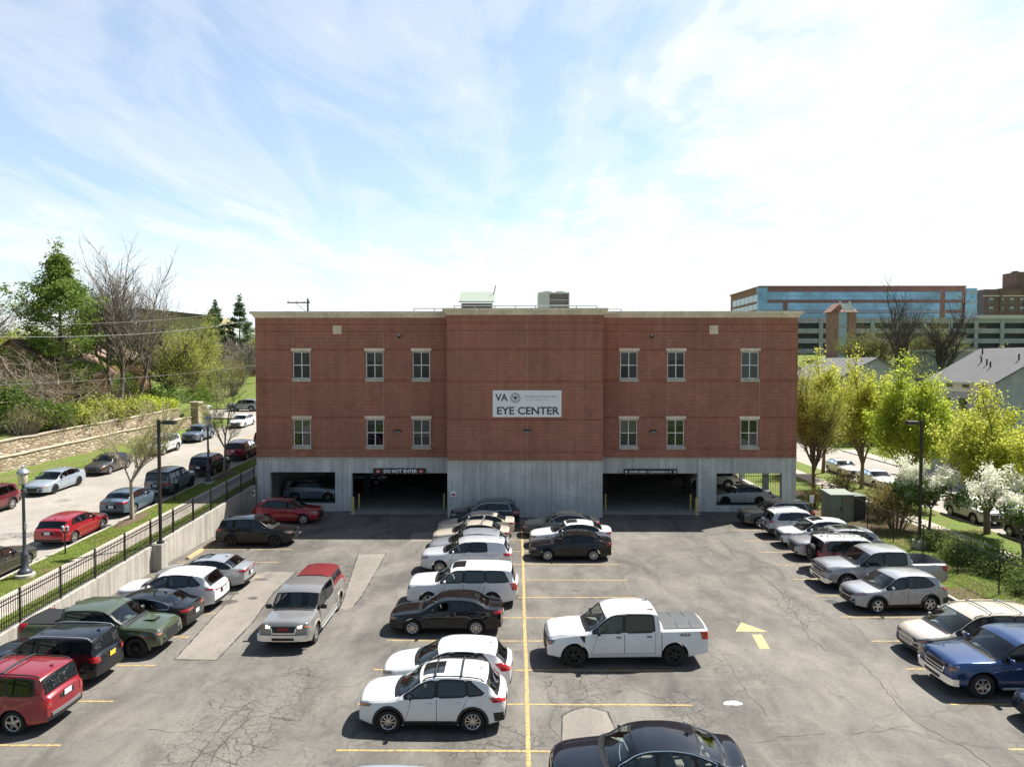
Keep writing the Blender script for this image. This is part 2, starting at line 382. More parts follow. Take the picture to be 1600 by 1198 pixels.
M_conc = concrete_mat('building_concrete', (0.57, 0.575, 0.56), 0.22, 0.14)
M_rwall = concrete_mat('retaining_concrete', (0.38, 0.355, 0.31), 0.30, 0.12)
M_floor = concrete_mat('garage_floor_concrete', (0.30, 0.29, 0.27), 0.05, 0.2)
M_yel = paint_mat('yellow_line_paint', (0.50, 0.345, 0.115), (0.14, 0.128, 0.11), 0.48)
M_yel2 = paint_mat('solid_yellow_paint', (0.50, 0.36, 0.17), (0.20, 0.175, 0.13), 0.44)
M_wht = paint_mat('white_paint', (0.75, 0.75, 0.75), (0.2, 0.2, 0.19), 0.38)
M_black = mat('black_metal', (0.012, 0.012, 0.014), 0.45)
M_bronze = mat('dark_bronze', (0.035, 0.031, 0.030), 0.5, 0.3)
M_mulch = mat('mulch', (0.11, 0.075, 0.045), 0.95, var=0.35, vscale=9, bump=0.8)

# ------------------------------------------------------------------ ground
xs = [-1500,-700,-350,-200,-140,-110,-90,-75,-65,-58,-52,-49,-47,-46,-45,-44.4,-43.9,-43.4,-42.9,-42.4,-41.9,-41.4,-40.9,-40.4,-39.9,-39.4,-39,-37,-34,-30,-26,-23,-20.5,-19.2,-19.08,-15,-10,0,10,20,30,36,45,55,70,90,120,160,220,350,700,1500]
ys = [-80,-30,0,15,25,35,45,55,65,72,76,80,84,88,90.1,92,97,102,106,110,115,120,127,135,145,155,165,175,185,195,205,215,240,300,420,700,1200,2500]
gb = MB(); gv = [(x, y, gz(x, y)) for y in ys for x in xs]; nx = len(xs)
gb.add(gv, [(j*nx+i, j*nx+i+1, (j+1)*nx+i+1, (j+1)*nx+i) for j in range(len(ys)-1) for i in range(nx-1)])
struct(gb.build('ground', M_grass, smooth=40))

def strip(name, x0, x1, y0, y1, zf, m, thick=0.25, step=4.0, kind='structure', xf=None):
    b = MB(); n = max(1, int((y1-y0)/step)); vs = []
    for j in range(n+1):
        y = y0+(y1-y0)*j/n; z = zf(y)
        a, c = (x0, x1) if xf is None else (x0+xf(y), x1+xf(y))
        vs += [(a, y, z), (c, y, z), (a, y, z-thick), (c, y, z-thick)]
    fs = []
    for j in range(n):
        k = 4*j; fs += [(k, k+1, k+5, k+4), (k, k+4, k+6, k+2), (k+1, k+3, k+7, k+5)]
    fs += [(0, 2, 3, 1), (4*n, 4*n+1, 4*n+3, 4*n+2)]
    b.add(vs, fs); return struct(b.build(name, m), kind)
def flat(name, pts, z, m, kind='structure'):
    b = MB(); b.add([(p[0], p[1], z) for p in pts], [tuple(range(len(pts)))]); return struct(b.build(name, m), kind)

# parking lot
flat('parking_lot', [(-19.02, -14), (19.9, -14), (19.9, 52), (-19.02, 52)], 0.0, M_lot)
strip('kerb', 19.9, 20.06, -14, 51.0, lambda y: 0.14, M_kerb, 0.2)
strip('lawn', 20.06, 26.3, -14, 78, lambda y: 0.12, M_grass, 0.2)
strip('pavement', 26.3, 27.9, -14, 86, lambda y: 0.13, M_walk, 0.2)
strip('lawn', 27.9, 30.3, -14, 86, lambda y: 0.12, M_grass, 0.2)
strip('kerb', 30.3, 30.46, -14, 86, lambda y: 0.13, M_kerb, 0.2)
strip('road', 30.46, 39.4, -14, 120, lambda y: 0.02+max(0, zr(y)), M_road, 0.1)
strip('kerb', 39.4, 39.56, -14, 86, lambda y: 0.13, M_kerb, 0.2)
strip('pavement', 39.56, 41.2, -14, 86, lambda y: 0.13, M_walk, 0.2)
# street on the left, climbing away
strip('lawn', -20.25, -19.32, -8, 92, lambda y: zs(y), M_grass)
strip('pavement', -21.9, -20.25, -8, 92, lambda y: zs(y)+0.012, M_walk)
strip('lawn', -23.45, -21.9, -8, 92, lambda y: zs(y), M_grass)
strip('kerb', -23.62, -23.45, -8, 90, lambda y: zs(y)+0.01, M_kerb, 0.3)
strip('road', -34.5, -23.62, -8, 92, lambda y: zs(y)-0.13, M_road, 0.15)
strip('road', -120, 0, 92, 102, lambda y: zs(y)-0.13, M_road, 0.15, 2.5)
strip('kerb', -34.68, -34.5, -8, 90, lambda y: zs(y)+0.01, M_kerb, 0.3)
strip('lawn', -44.5, -34.68, -8, 88, lambda y: zs(y), M_grass)
strip('lawn', -120, -19.2, 102, 103.5, lambda y: zs(y), M_grass, 0.3, 1)
for k in range(2):
    strip('centre_line', -29.1+k*0.26, -29.0+k*0.26, 64, 91, lambda y: zs(y)-0.122, M_yel, 0.004)

# painted markings
def line(x0, y0, x1, y1, wd=0.088, m=M_yel, z=0.005, name='parking_line'):
    d = Vector((x1-x0, y1-y0)).normalized(); n = Vector((-d.y, d.x))*wd/2
    b = MB(); k = max(1, int(math.hypot(x1-x0, y1-y0)/1.5)); rr = random.Random(x0*7+y0)
    vs = []
    for i in range(k+1):
        t = i/k; px, py = x0+(x1-x0)*t+n.x*rr.uniform(-.2, .2), y0+(y1-y0)*t+n.y*rr.uniform(-.25, .25)
        vs += [(px-n.x, py-n.y, z), (px+n.x, py+n.y, z)]
    b.add(vs, [(2*i, 2*i+2, 2*i+3, 2*i+1) for i in range(k)])
    return struct(b.build(name, m))
line(0.32, -5, 0.32, 48.3, 0.13)
for k, y in enumerate([14.3, 16.9, 19.5, 22.2, 24.7, 27.3, 29.8, 32.4, 35.0, 37.7, 40.3, 42.9, 45.5]):
    line(-5.1, y, 0.25, y, z=0.0055)
    if y < 18 or y > 18: line(0.39, y, 5.6 if k != 2 else 5.3, y, z=0.0055)
for y in [14.4, 17.05, 19.7, 22.3, 25.0, 27.6, 30.2, 32.8, 35.4, 38.0, 40.6, 43.2, 45.8]:
    line(-18.6, y, -13.05, y)
for y in [14.5, 17.1, 19.7, 22.3, 24.9, 27.4, 30.0, 32.7, 35.2, 37.7, 40.2, 42.8, 45.5, 48.2]:
    line(13.9, y, 19.6, y)
# arrow in the right aisle
def pxflat(name, px, z, m): return flat(name, [tuple(G(*p, z))[:2] for p in px], z, m)
pxflat('painted_arrow', [(1149,986), (1158,971.5), (1200,986.5)], 0.006, M_yel2)
pxflat('painted_arrow_shaft', [(1175,991), (1190,990.5), (1203,1013), (1187,1013.5)], 0.006, M_yel2)
def blob(px, py, rx, ry, z, m, name, seed=0, n=22):
    c = G(px, py, 0); rr = random.Random(seed); ph = [rr.uniform(0, 6.28) for _ in range(4)]
    pts = []
    for i in range(n):
        t = 2*math.pi*i/n; k = 1+0.16*math.sin(2*t+ph[0])+0.10*math.sin(3*t+ph[1])+0.06*math.sin(5*t+ph[2])
        pts.append((c.x+rx*k*math.cos(t), c.y+ry*k*math.sin(t)))
    return flat(name, pts, z, m)
blob(1145, 1098, 0.26, 0.17, 0.006, M_wht, 'paint_spill', 3)
# repaired strips, newer tar near the building
pxflat('asphalt_patch', [(272,1030), (338,1031), (392,975), (428,925), (463,893), (417,892), (396,897)], 0.004, M_patch)
pxflat('asphalt_patch', [(531,950), (560,865), (604,864), (597,876), (581,905), (566,930), (553,946), (541,953)], 0.004, M_patch)
pxflat('asphalt_patch', [(641,838), (645,831), (690,831), (690,845), (642,845)], 0.004, M_patch)
pxflat('asphalt_patch', [(878,1160), (877,1118), (895,1108), (918,1104), (950,1112), (962,1140), (958,1168), (905,1172)], 0.004, M_patch)
for i, (px, py, r) in enumerate([(371,911,.35), (330,921,.4), (352,941,.5), (408,905,.3), (363,927,.28), (395,934,.25)]):
    blob(px, py, r, r*.7, 0.0075, mat('oil_stain', (0.085, 0.075, 0.065), 0.7, var=0.3), 'oil_stain', i)
for i, (px, py, r) in enumerate([(688,905,.6), (700,1085,.8), (745,1000,.5), (884,875,.5), (1300,940,.5), (1370,965,.5)]):
    blob(px, py, r*.6, r*.5, 0.0045, M_newtar, 'oil_stain', 20+i)
for i, (x, y) in enumerate([(-2.2, 20.9), (-1.6, 26.0), (-2.8, 34.4), (3.1, 36.3), (2.8, 33.7), (3.4, 31.0), (2.9, 28.5), (3.3, 23.4), (-15.6, 39.3), (-14.8, 37.0), (-15.8, 18.5), (16.6, 28.8), (16.2, 18.0), (2.6, 20.6), (-2.4, 18.0)]):
    rr = random.Random(i); blob(VX+F*x/y, VY+F*CAMZ/y, rr.uniform(.14, .30), rr.uniform(.12, .26), 0.0048, mat('oil_stain'), 'oil_stain', 60+i)
# open cracks
M_crack = mat('crack', (0.045, 0.041, 0.036), 0.9)
def crack(px, wd=0.035, seed=0, jit=0.10, name='crack', z=0.0045):
    P = [G(*p, 0) for p in px]; rr = random.Random(seed); pts = []
    for a, b_ in zip(P, P[1:]):
        n = max(2, int((b_-a).length/0.22))
        for i in range(n): pts.append(a.lerp(b_, i/n))
    pts.append(P[-1]); out = []; off = 0
    for i, p in enumerate(pts):
        d = (pts[min(i+1, len(pts)-1)]-pts[max(0, i-1)]).normalized(); nn = Vector((-d.y, d.x, 0))
        off = off*0.75+rr.uniform(-jit, jit); wv = wd*rr.uniform(0.25, 1.0)/2
        out += [p+nn*(off-wv), p+nn*(off+wv)]
    b = MB(); b.add([(q.x, q.y, z) for q in out], [(2*i, 2*i+2, 2*i+3, 2*i+1) for i in range(len(pts)-1)])
    return struct(b.build(name, M_crack))
CR = [[(1120,838),(1150,872),(1184,895),(1215,925),(1250,968),(1272,1000),(1292,1017)], [(1345,1035),(1368,1058),(1392,1088),(1420,1114),(1452,1140),(1500,1165),(1545,1198)],
      [(1300,933),(1330,968),(1352,1000)], [(1330,1145),(1380,1139),(1425,1135)], [(955,845),(965,880),(978,915),(985,950)], [(1098,860),(1120,885),(1135,915)],
      [(985,1075),(1040,1092),(1075,1120),(1090,1140)], [(915,1062),(916,1085),(905,1105)], [(900,1060),(893,1085),(880,1110)], [(1180,1160),(1215,1150),(1290,1145)],
      [(820,1150),(760,1120),(700,1100),(640,1105)], [(612,1010),(604,1060),(590,1090),(560,1130),(540,1170)], [(640,1000),(628,1030),(610,1060)], [(232,1138),(270,1142),(315,1142),(335,1130)],
      [(295,1198),(325,1160),(350,1128),(372,1108),(410,1090)], [(330,1198),(352,1165),(372,1140),(400,1120)], [(345,1150),(365,1172),(360,1198)], [(375,1160),(395,1168),(440,1172)],
      [(420,860),(450,845),(490,830),(520,838)], [(505,900),(530,880),(560,870),(600,850)], [(600,840),(585,860),(565,870)], [(450,880),(480,860),(500,835)],
      [(880,1168),(862,1130),(874,1105),(860,1080)], [(1195,905),(1230,930),(1250,955)], [(1100,1010),(1140,1040),(1165,1080),(1200,1120)], [(700,960),(690,985),(675,1000)],
      [(140,1080),(180,1065),(215,1040)], [(560,1140),(600,1150),(660,1160),(720,1158),(800,1170)], [(300,1165),(340,1180),(380,1190)]]
for i, c in enumerate(CR): crack(c, 0.036 if i in (0, 1, 14, 15) else 0.022, i, 0.07)
for pts in ([(272,1030), (338,1031), (392,975), (428,925), (463,893)], [(272,1030), (396,897), (417,892), (463,893)], [(531,950), (560,865), (604,864), (597,876), (581,905), (566,930), (553,946)], [(878,1160), (877,1118), (895,1108), (918,1104), (950,1112), (962,1140), (958,1168)]):
    crack(pts, 0.085, len(pts), 0.012, 'patch_seam', 0.0058)

# ------------------------------------------------------------------ the brick building
BX0, BX1, CX0, CX1, YW, YC, YB = -19.0, 20.26, -4.88, 5.98, 51.0, 49.0, 75.0
ZC, ZCC, ZT = 3.95, 4.02, 14.2
M_brick = brick_mat('red_brick', (0.360, 0.120, 0.078), (0.305, 0.100, 0.067), (0.44, 0.285, 0.215), .25, .10, msize=0.014)
M_sold = brick_mat('soldier_brick', (0.320, 0.102, 0.066), (0.262, 0.083, 0.057), (0.42, 0.265, 0.20), 0.26, 0.09, True, 0.009)
M_trim = concrete_mat('limestone_trim', (0.80, 0.69, 0.55), 0.08, 0.08)
M_sill = concrete_mat('limestone_sill', (0.48, 0.45, 0.40), 0.12, 0.1)
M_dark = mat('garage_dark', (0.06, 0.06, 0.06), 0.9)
M_frame = mat('window_frame_white', (0.80, 0.82, 0.83), 0.45)
M_pane = glassmat('building_glass', (0.58, 0.62, 0.64), 1.3)
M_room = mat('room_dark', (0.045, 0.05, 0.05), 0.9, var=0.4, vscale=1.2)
M_joint = mat('joint_sealant', (0.36, 0.27, 0.22), 0.9)

def wall_y(b, x0, x1, z0, z1, y, holes, rev=0.14, mi=0):
    """front face at y (facing -y) with rectangular openings and their reveals"""
    X = sorted({x0, x1, *[h[0] for h in holes], *[h[1] for h in holes]}); Z = sorted({z0, z1, *[h[2] for h in holes], *[h[3] for h in holes]})
    for i in range(len(X)-1):
        for j in range(len(Z)-1):
            cx_, cz_ = (X[i]+X[i+1])/2, (Z[j]+Z[j+1])/2
            if any(h[0] < cx_ < h[1] and h[2] < cz_ < h[3] for h in holes): continue
            b.quad((X[i], y, Z[j]), (X[i+1], y, Z[j]), (X[i+1], y, Z[j+1]), (X[i], y, Z[j+1]), mi)
    for a, c, d, e in holes:
        b.quad((a, y, d), (a, y, e), (a, y+rev, e), (a, y+rev, d), mi); b.quad((c, y, d), (c, y+rev, d), (c, y+rev, e), (c, y, e), mi)
        b.quad((a, y, e), (c, y, e), (c, y+rev, e), (a, y+rev, e), mi); b.quad((a, y, d), (a, y+rev, d), (c, y+rev, d), (c, y, d), mi)

bld = thing('brick_building', 'long red brick building with concrete garage base and flat roof', 'building', (0, 0, 0))
WX = [(470.3, 27.0), (585, 27), (658, 27), (982.5, 27), (1056, 27), (1171, 27)]
def zpx(py, y=YW): return CAMZ - (py-VY)*y/F
wins = []
for px, wd in WX:
    xc = (px-VX)*YW/F; hw = 0.64
    for zt, zb in ((11.63, 9.68), (6.72, 4.77)): wins.append((xc-hw, xc+hw, zb, zt))
for a, c in ((BX0, CX0), (CX1, BX1)):
    walls = MB(); wall_y(walls, a, c, ZC, ZT, YW, [h for h in wins if a < h[0] < c]); walls.build('wall', M_brick, bld)
cw = MB(); wall_y(cw, CX0, CX1, ZCC, ZT+.06, YC, [])
cw.quad((CX0, YW, ZCC), (CX0, YC, ZCC), (CX0, YC, ZT+.06), (CX0, YW, ZT+.06)); cw.quad((CX1, YC, ZCC), (CX1, YW, ZCC), (CX1, YW, ZT+.06), (CX1, YC, ZT+.06))
cw.build('projecting_wall', M_brick, bld)
sw = MB()
sw.quad((BX0, YB, ZC), (BX0, YW, ZC), (BX0, YW, ZT), (BX0, YB, ZT)); sw.quad((BX1, YW, ZC), (BX1, YB, ZC), (BX1, YB, ZT), (BX1, YW, ZT)); sw.quad((BX1, YB, ZC), (BX0, YB, ZC), (BX0, YB, ZT), (BX1, YB, ZT))
sw.build('side_wall', M_brick, bld)
roof = MB(); roof.box(BX0+.02, BX1-.02, YW+.3, YB-.3, 13.5, 13.7); roof.box(CX0+.02, CX1-.02, YC+.3, YW+.29, 13.5, 13.72)
roof.build('roof', mat('roof_membrane', (0.5, 0.5, 0.48), 0.9, var=0.1), bld)
def cornice(name, loops, z):
    b = MB()
    for k, (o, h0, h1) in enumerate([(0.07, 0.0, 0.14), (0.16, 0.14, 0.27), (0.30, 0.27, 0.45)]):
        for (ax, bx, y0, y1) in loops: b.box(ax-o, bx+o, y0-o, y1, z+h0, z+h1-0.0)
    return b.build(name, M_trim, bld)
cornice('cornice', [(BX0, CX0-.36, YW, YW+.4)], 14.08); cornice('cornice', [(CX1+.36, BX1, YW, YW+.4)], 14.08)
cornice('cornice', [(CX0, CX1, YC, YC+2.6)], 14.16)
for xa in (BX0, BX1):
    b = MB(); s = -1 if xa < 0 else 1
    for o, h0, h1 in [(0.07, 0.0, 0.14), (0.16, 0.14, 0.27), (0.30, 0.27, 0.45)]:
        b.box(min(xa-s*.4, xa+s*o), max(xa-s*.4, xa+s*o), YW+.41, YB, 14.08+h0, 14.08+h1)
    b.build('cornice', M_trim, bld)
# soldier courses, joints
for z0, z1, pr in ((11.66, 11.86, .005), (9.43, 9.62, .005), (6.75, 6.95, .005), (4.52, 4.71, .005), (13.05, 13.13, .005), (13.55, 13.62, .005)):
    for a, c, y in ((BX0, CX0-.005, YW), (CX1+.005, BX1, YW), (CX0, CX1, YC)):
        b = MB(); b.box(a, c, y-pr, y+.02, z0, z1); b.build('brick_band', M_sold, bld)
for px, y in ((457, YW), (598.7, YW), (824, YC), (1042.8, YW), (1186.2, YW)):
    xj = (px-VX)*y/F+.0
    for z0, z1 in ((4.05, 4.5), (4.73, 6.73), (6.97, 9.41), (9.64, 11.64), (11.88, 13.03), (13.15, 13.53), (13.64, 14.07)):
        if any(h[0]-.15 < xj < h[1]+.15 and not (z1 < h[2] or z0 > h[3]) and y == YW for h in wins): continue
        b = MB(); b.box(xj-.018, xj+.018, y-.004, y+.01, z0, z1); b.build('control_joint', M_joint, bld)
# windows
M_blind = mat('window_blind', (0.44, 0.42, 0.36), 0.9); M_blind2 = mat('window_blind_dim', (0.20, 0.21, 0.19), 0.9)
for k, (a, c, d, e) in enumerate(wins):
    f = MB(); y0, y1 = YW+.10, YW+.139
    f.box(a+.003, a+.07, y0, y1, d, e); f.box(c-.07, c-.003, y0, y1, d, e); f.box(a+.07, c-.07, y0, y1, d+.003, d+.07); f.box(a+.07, c-.07, y0, y1, e-.07, e-.003)
    xm, zm = (a+c)/2, (d+e)/2
    f.box(xm-.03, xm+.03, y0+.004, y1, d+.07, e-.07); f.box(a+.07, xm-.03, y0+.008, y1, zm-.03, zm+.03); f.box(xm+.03, c-.07, y0+.008, y1, zm-.03, zm+.03)
    wo_ = f.build('window', M_frame, bld)
    for xa, xb in ((a+.07, xm-.03), (xm+.03, c-.07)):
        for za, zb in ((d+.07, zm-.03), (zm+.03, e-.07)):
            p = MB(); pr_ = random.Random(xa*31+za*7); ta_, tb_ = pr_.uniform(-.006, .006), pr_.uniform(-.008, .008); p.quad((xa, y0+.05-ta_-tb_, za), (xb, y0+.05+ta_-tb_, za), (xb, y0+.05+ta_+tb_, zb), (xa, y0+.05-ta_+tb_, zb)); p.build('pane', M_pane, wo_)
    s_ = MB(); s_.box(a-.09, c+.09, YW-.06, YW+.045, e+.035, e+.245); s_.build('lintel', M_trim, wo_)
    s_ = MB(); s_.box(a-.06, c+.06, YW-.08, YW+.045, d-.225, d-.003); s_.build('sill', M_sill, wo_)
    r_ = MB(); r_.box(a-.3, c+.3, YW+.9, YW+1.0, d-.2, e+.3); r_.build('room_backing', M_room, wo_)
    rr = random.Random(k*3+1)
    if k in (1, 7, 9, 10, 5, 2, 8, 3, 6):
        dep = {1: .93, 7: .93, 10: 1.85, 5: 1.3, 9: .5, 2: .7, 8: .6, 3: .4, 6: .9}[k]
        g = MB(); g.box(a+.05, c-.05, YW+.22, YW+.235, e-dep, e-.02); g.build('blind', M_blind if k in (1, 7, 10) else M_blind2, wo_)
# concrete base
LO = (-18.05, -13.28, 0.55, 2.86); LE = (-12.08, CX0-.004, 0.0, 2.80); RE = (CX1+.2, 13.15, 0.0, 2.80); RO = (14.5, 19.25, 0.42, 2.80)
cb_ = MB()
wall_y(cb_, BX0, CX0, -.1, ZC-.10, YW+.03, [LO, (LE[0], CX0-.01, -.1, LE[3])], 0.45)
wall_y(cb_, CX1, BX1, -.1, ZC-.10, YW+.03, [(CX1+.01, RE[1], -.1, RE[3]), RO], 0.45)
cb_.quad((BX0, YW+.03+1.2, -.1), (BX0, YW+.03, -.1), (BX0, YW+.03, ZC-.1), (BX0, YW+.03+1.2, ZC-.1))
cb_.box(BX0, BX0+.35, YW+1.23, YB, -.1, ZC-.1)
cb_.box(BX1-.35, BX1, YW+.49, YB, -.1, .45); cb_.box(BX1-.35, BX1, YW+.49, YB, 3.0, ZC-.1); cb_.quad((BX1, YW+.03, -.1), (BX1, YW+.49, -.1), (BX1, YW+.49, ZC-.1), (BX1, YW+.03, ZC-.1))
for y in (56.5, 62.5, 68.5): cb_.box(BX1-.36, BX1+.005, y, y+.5, .45, 3.0)
cb_.box(BX0+.36, BX1-.36, YB-.3, YB, -.1, ZC-.1)
cb_.build('concrete_base', M_conc, bld)
cc = MB(); wall_y(cc, CX0, CX1, -.1, ZCC-.1, YC+.03, []); cc.quad((CX0, YW+.5, -.1), (CX0, YC+.03, -.1), (CX0, YC+.03, ZCC-.1), (CX0, YW+.5, ZCC-.1)); cc.quad((CX1, YC+.03, -.1), (CX1, YW+.5, -.1), (CX1, YW+.5, ZCC-.1), (CX1, YC+.03, ZCC-.1))
cc.build('concrete_base', M_conc, bld)
fj_ = MB()
for x in np.arange(CX0+1.8, CX1-.5, 1.82): fj_.box(x-.012, x+.012, YC+.026, YC+.04, 0, ZCC-.12)
for z in (1.25, 2.5):
    for x in np.arange(CX0+.9, CX1, .91): fj_.box(x-.025, x+.025, YC+.026, YC+.04, z-.025, z+.025)
fj_.build('form_marks', mat('form_mark', (.22, .225, .22), .9), bld)
dl = MB(); dl.box(BX0-.03, CX0-.04, YW-.05, YW+.06, ZC-.10, ZC); dl.box(CX1+.04, BX1+.03, YW-.05, YW+.06, ZC-.10, ZC); dl.box(CX0-.03, CX1+.03, YC-.05, YC+.06, ZCC-.10, ZCC)
dl.build('ledge', M_sill, bld)
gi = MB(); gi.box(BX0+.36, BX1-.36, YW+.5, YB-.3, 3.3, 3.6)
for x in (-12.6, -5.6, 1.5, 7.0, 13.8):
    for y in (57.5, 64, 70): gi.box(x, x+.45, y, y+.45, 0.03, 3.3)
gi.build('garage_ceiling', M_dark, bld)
gf = MB(); gf.box(BX0+.36, BX1-.36, YW+.04, YB-.3, -.1, .03); gf.build('garage_floor', M_floor, bld)
b = MB(); b.box(LE[0], CX0-.02, YW-1.0, YW+.035, -.05, .022); b.box(CX1+.02, RE[1], YW-1.0, YW+.035, -.05, .022); b.build('threshold', M_floor, bld)
# bar fences in the garage windows
for a, c, d, e in (LO, RO):
    b = MB(); n = int((c-a)/.125)
    for i in range(1, n): b.box(a+i*(c-a)/n-.009, a+i*(c-a)/n+.009, YW+.26, YW+.28, d, e-.05)
    for z in (d+.06, e-.25): b.box(a, c, YW+.255, YW+.285, z, z+.035)
    b.build('window_bars', M_black, bld)
# louvre vents, downlights, cameras
for px in (527, 1114):
    xc = (px-VX)*YW/F; b = MB(); b.box(xc-.31, xc+.31, YW-.03, YW+.02, 12.9, 13.52)
    for i in range(9): b.box(xc-.27, xc+.27, YW-.045, YW-.028, 12.95+i*.06, 12.98+i*.06)
    b.build('wall_vent', M_trim, bld)
for px, y in ((620.5, YW), (824, YC), (1020.5, YW)):
    xc = (px-VX)*y/F; z = zpx(674, y)-.02
    t = thing('wall_light', {620.5: 'grey wall light on the brick between the lower windows above the do not enter sign', 824: 'grey wall light under the white eye centre sign', 1020.5: 'grey wall light on the brick above the enter here sign'}[px], 'wall light', (xc, y, z), 0, 'box lights on the brick facade')
    b = MB(); b.rbox((0, -.13, .04), (.46, .26, .16), .03); b.build('housing', M_bronze, t, 30)
    b = MB(); b.add([(-.2,-.27,.0),(.2,-.27,.0),(.2,-.03,-.11),(-.2,-.03,-.11),(-.2,-.27,.03),(.2,-.27,.03),(.2,-.03,.0),(-.2,-.03,.0)], [(0,3,2,1),(0,1,5,4),(1,2,6,5),(3,0,4,7)]); b.build('lens', mat('lens', (.5,.55,.58), .25), t)
for px, lab in ((624, 'small dark dome camera high on the brick near the do not enter end'), (1017, 'small dark dome camera high on the brick near the enter here end')):
    xc = (px-VX)*YW/F; t = thing('security_camera', lab, 'camera', (xc, YW, 12.72), 0, 'dome cameras on the facade')
    b = MB(); b.rbox((0, -.1, .1), (.16, .2, .12), .02); b.build('bracket', mat('cam_grey', (.4,.4,.4), .5), t)
    b = MB(); b.lathe([(.001,-.12),(.06,-.10),(.10,-.04),(.11,.04)], 12, (0,-.13,0)); b.build('dome', M_black, t, 60)
# signs
M_signw = mat('sign_white', (0.86, 0.88, 0.90), 0.5); M_text = mat('sign_grey_text', (0.06, 0.07, 0.085), 0.6); M_navy = mat('seal_navy', (0.05, 0.07, 0.16), 0.6); M_lt = mat('sign_light_text', (0.26, 0.30, 0.36), 0.6)
sx0, sx1 = (769.8-VX)*YC/F, (877.3-VX)*YC/F; sz0, sz1 = zpx(651.5, YC), zpx(609.6, YC)
sg = thing('building_sign', 'white sign reading VA Eye Center with round seal on projecting brick wall', 'sign', (0, YC-.09, 0))
b = MB(); b.rbox(((sx0+sx1)/2, 0.04, (sz0+sz1)/2), (sx1-sx0, .08, sz1-sz0), .01); b.build('sign_board', M_signw, sg)
def st(body, px, py, size, m, bold=0.0, nm='lettering', sx=1.0, align='CENTER'):
    return text_mesh(body, size, m, nm, sg, ((px-VX)*YC/F, -.004, zpx(py, YC)), bold=bold, sx=sx, align=align)
st('EYE CENTER', 824.4, 642.0, 0.72, M_text, .020, 'lettering', 1.08); st('VA', 783.6, 621.4, 0.68, M_text, .018, 'lettering', 0.95)
st('U.S. Department of Veterans Affairs', 845, 618.8, 0.150, M_lt, .003); st('Cincinnati VA Medical Center', 839, 624.8, 0.135, mat('sign_pale', (.46,.50,.55), .6), .001)
b = MB(); b.box((817-VX)*YC/F, (873-VX)*YC/F, -.006, 0, zpx(621.4, YC)-.006, zpx(621.4, YC)+.006); b.build('rule', M_lt, sg)
sc_ = ((805.3-VX)*YC/F, zpx(621.4, YC))
def ring(b, r0, r1, n=36, y=-.006, mi=0):
    vs = []
    for i in range(n):
        t = 2*math.pi*i/n; vs += [(sc_[0]+r0*math.cos(t), y, sc_[1]+r0*math.sin(t)), (sc_[0]+r1*math.cos(t), y, sc_[1]+r1*math.sin(t))]
    b.add(vs, [(2*i, 2*((i+1) % n), 2*((i+1) % n)+1, 2*i+1) for i in range(n)], mi)
b = MB(); ring(b, .31, .345); ring(b, .205, .225)
for i in range(26):                                  # ticks stand for the tiny ring lettering
    t = 2*math.pi*i/26; r0, r1 = .245, .29; dt = .055
    b.quad(*[(sc_[0]+r*math.cos(u), -.006, sc_[1]+r*math.sin(u)) for r, u in ((r0, t), (r1, t), (r1, t+dt*2), (r0, t+dt*2))])
b.build('seal_ring', M_navy, sg)
b = MB()                                              # spread eagle over stripes
E = [(0,.12),(.03,.15),(.05,.12),(.035,.08),(.06,.04),(.12,.10),(.17,.13),(.15,.03),(.10,-.05),(.05,-.09),(.03,-.15),(0,-.17)]
E = E+[(-x, z) for x, z in reversed(E[1:-1])]
b.add([(sc_[0]+x, -.007, sc_[1]+z) for x, z in E], [tuple(range(len(E)))])
b.build('seal_eagle', M_text, sg)
def lightbox(name, lab, px0, px1, py0, py1, items):
    y = YW-.18; x0, x1 = (px0-VX)*y/F, (px1-VX)*y/F; z0, z1 = zpx(py1, y), zpx(py0, y)
    t = thing(name, lab, 'sign', ((x0+x1)/2, y, (z0+z1)/2))
    b = MB(); b.rbox((0, .1, 0), (x1-x0, .2, z1-z0), .012); b.build('sign_box', mat('sign_black', (.006,.007,.009), .35), t)
    return t, x1-x0, z1-z0
M_red = mat('sign_red', (0.55, 0.01, 0.015), 0.4); M_w = mat('sign_letter_white', (0.92, 0.92, 0.92), 0.5)
t, wd, ht = lightbox('garage_sign', 'black do not enter sign over the garage exit', 581.8, 664.6, 732.6, 741.6, 0)
text_mesh('DO NOT ENTER', .34, M_w, 'lettering', t, (0.05, -.004, 0), bold=.012, sx=.98)
for s in (-1, 1):
    b = MB(); n = 20; b.add([(s*1.56+.16*math.cos(2*math.pi*i/n), -.004, .14*math.sin(2*math.pi*i/n)) for i in range(n)], [tuple(range(n))]); q = b.build('no_entry_disc', M_red, t)
    b = MB(); b.box(s*1.56-.105, s*1.56+.105, -.009, -.005, -.03, .03); b.build('no_entry_bar', M_w, q)
t, wd, ht = lightbox('garage_sign', 'black enter here clearance sign over the garage entrance', 976, 1058.6, 733.2, 741.8, 0)
text_mesh("ENTER HERE \u2022 CLEARANCE 6'- 6\"", .205, M_w, 'lettering', t, (0, -.004, -.005), bold=.007, sx=1.03)
for s in (-1, 1):
    b = MB(); xx = s*1.76; b.box(xx-.022, xx+.022, -.008, -.004, -.12, .06)
    b.add([(xx-.10, -.005, .0), (xx-.07, -.005, -.03), (xx, -.005, .05), (xx+.07, -.005, -.03), (xx+.10, -.005, .0), (xx, -.005, .13)], [(0, 1, 2, 5), (5, 2, 3, 4)]); b.build('up_arrow', M_w, t)
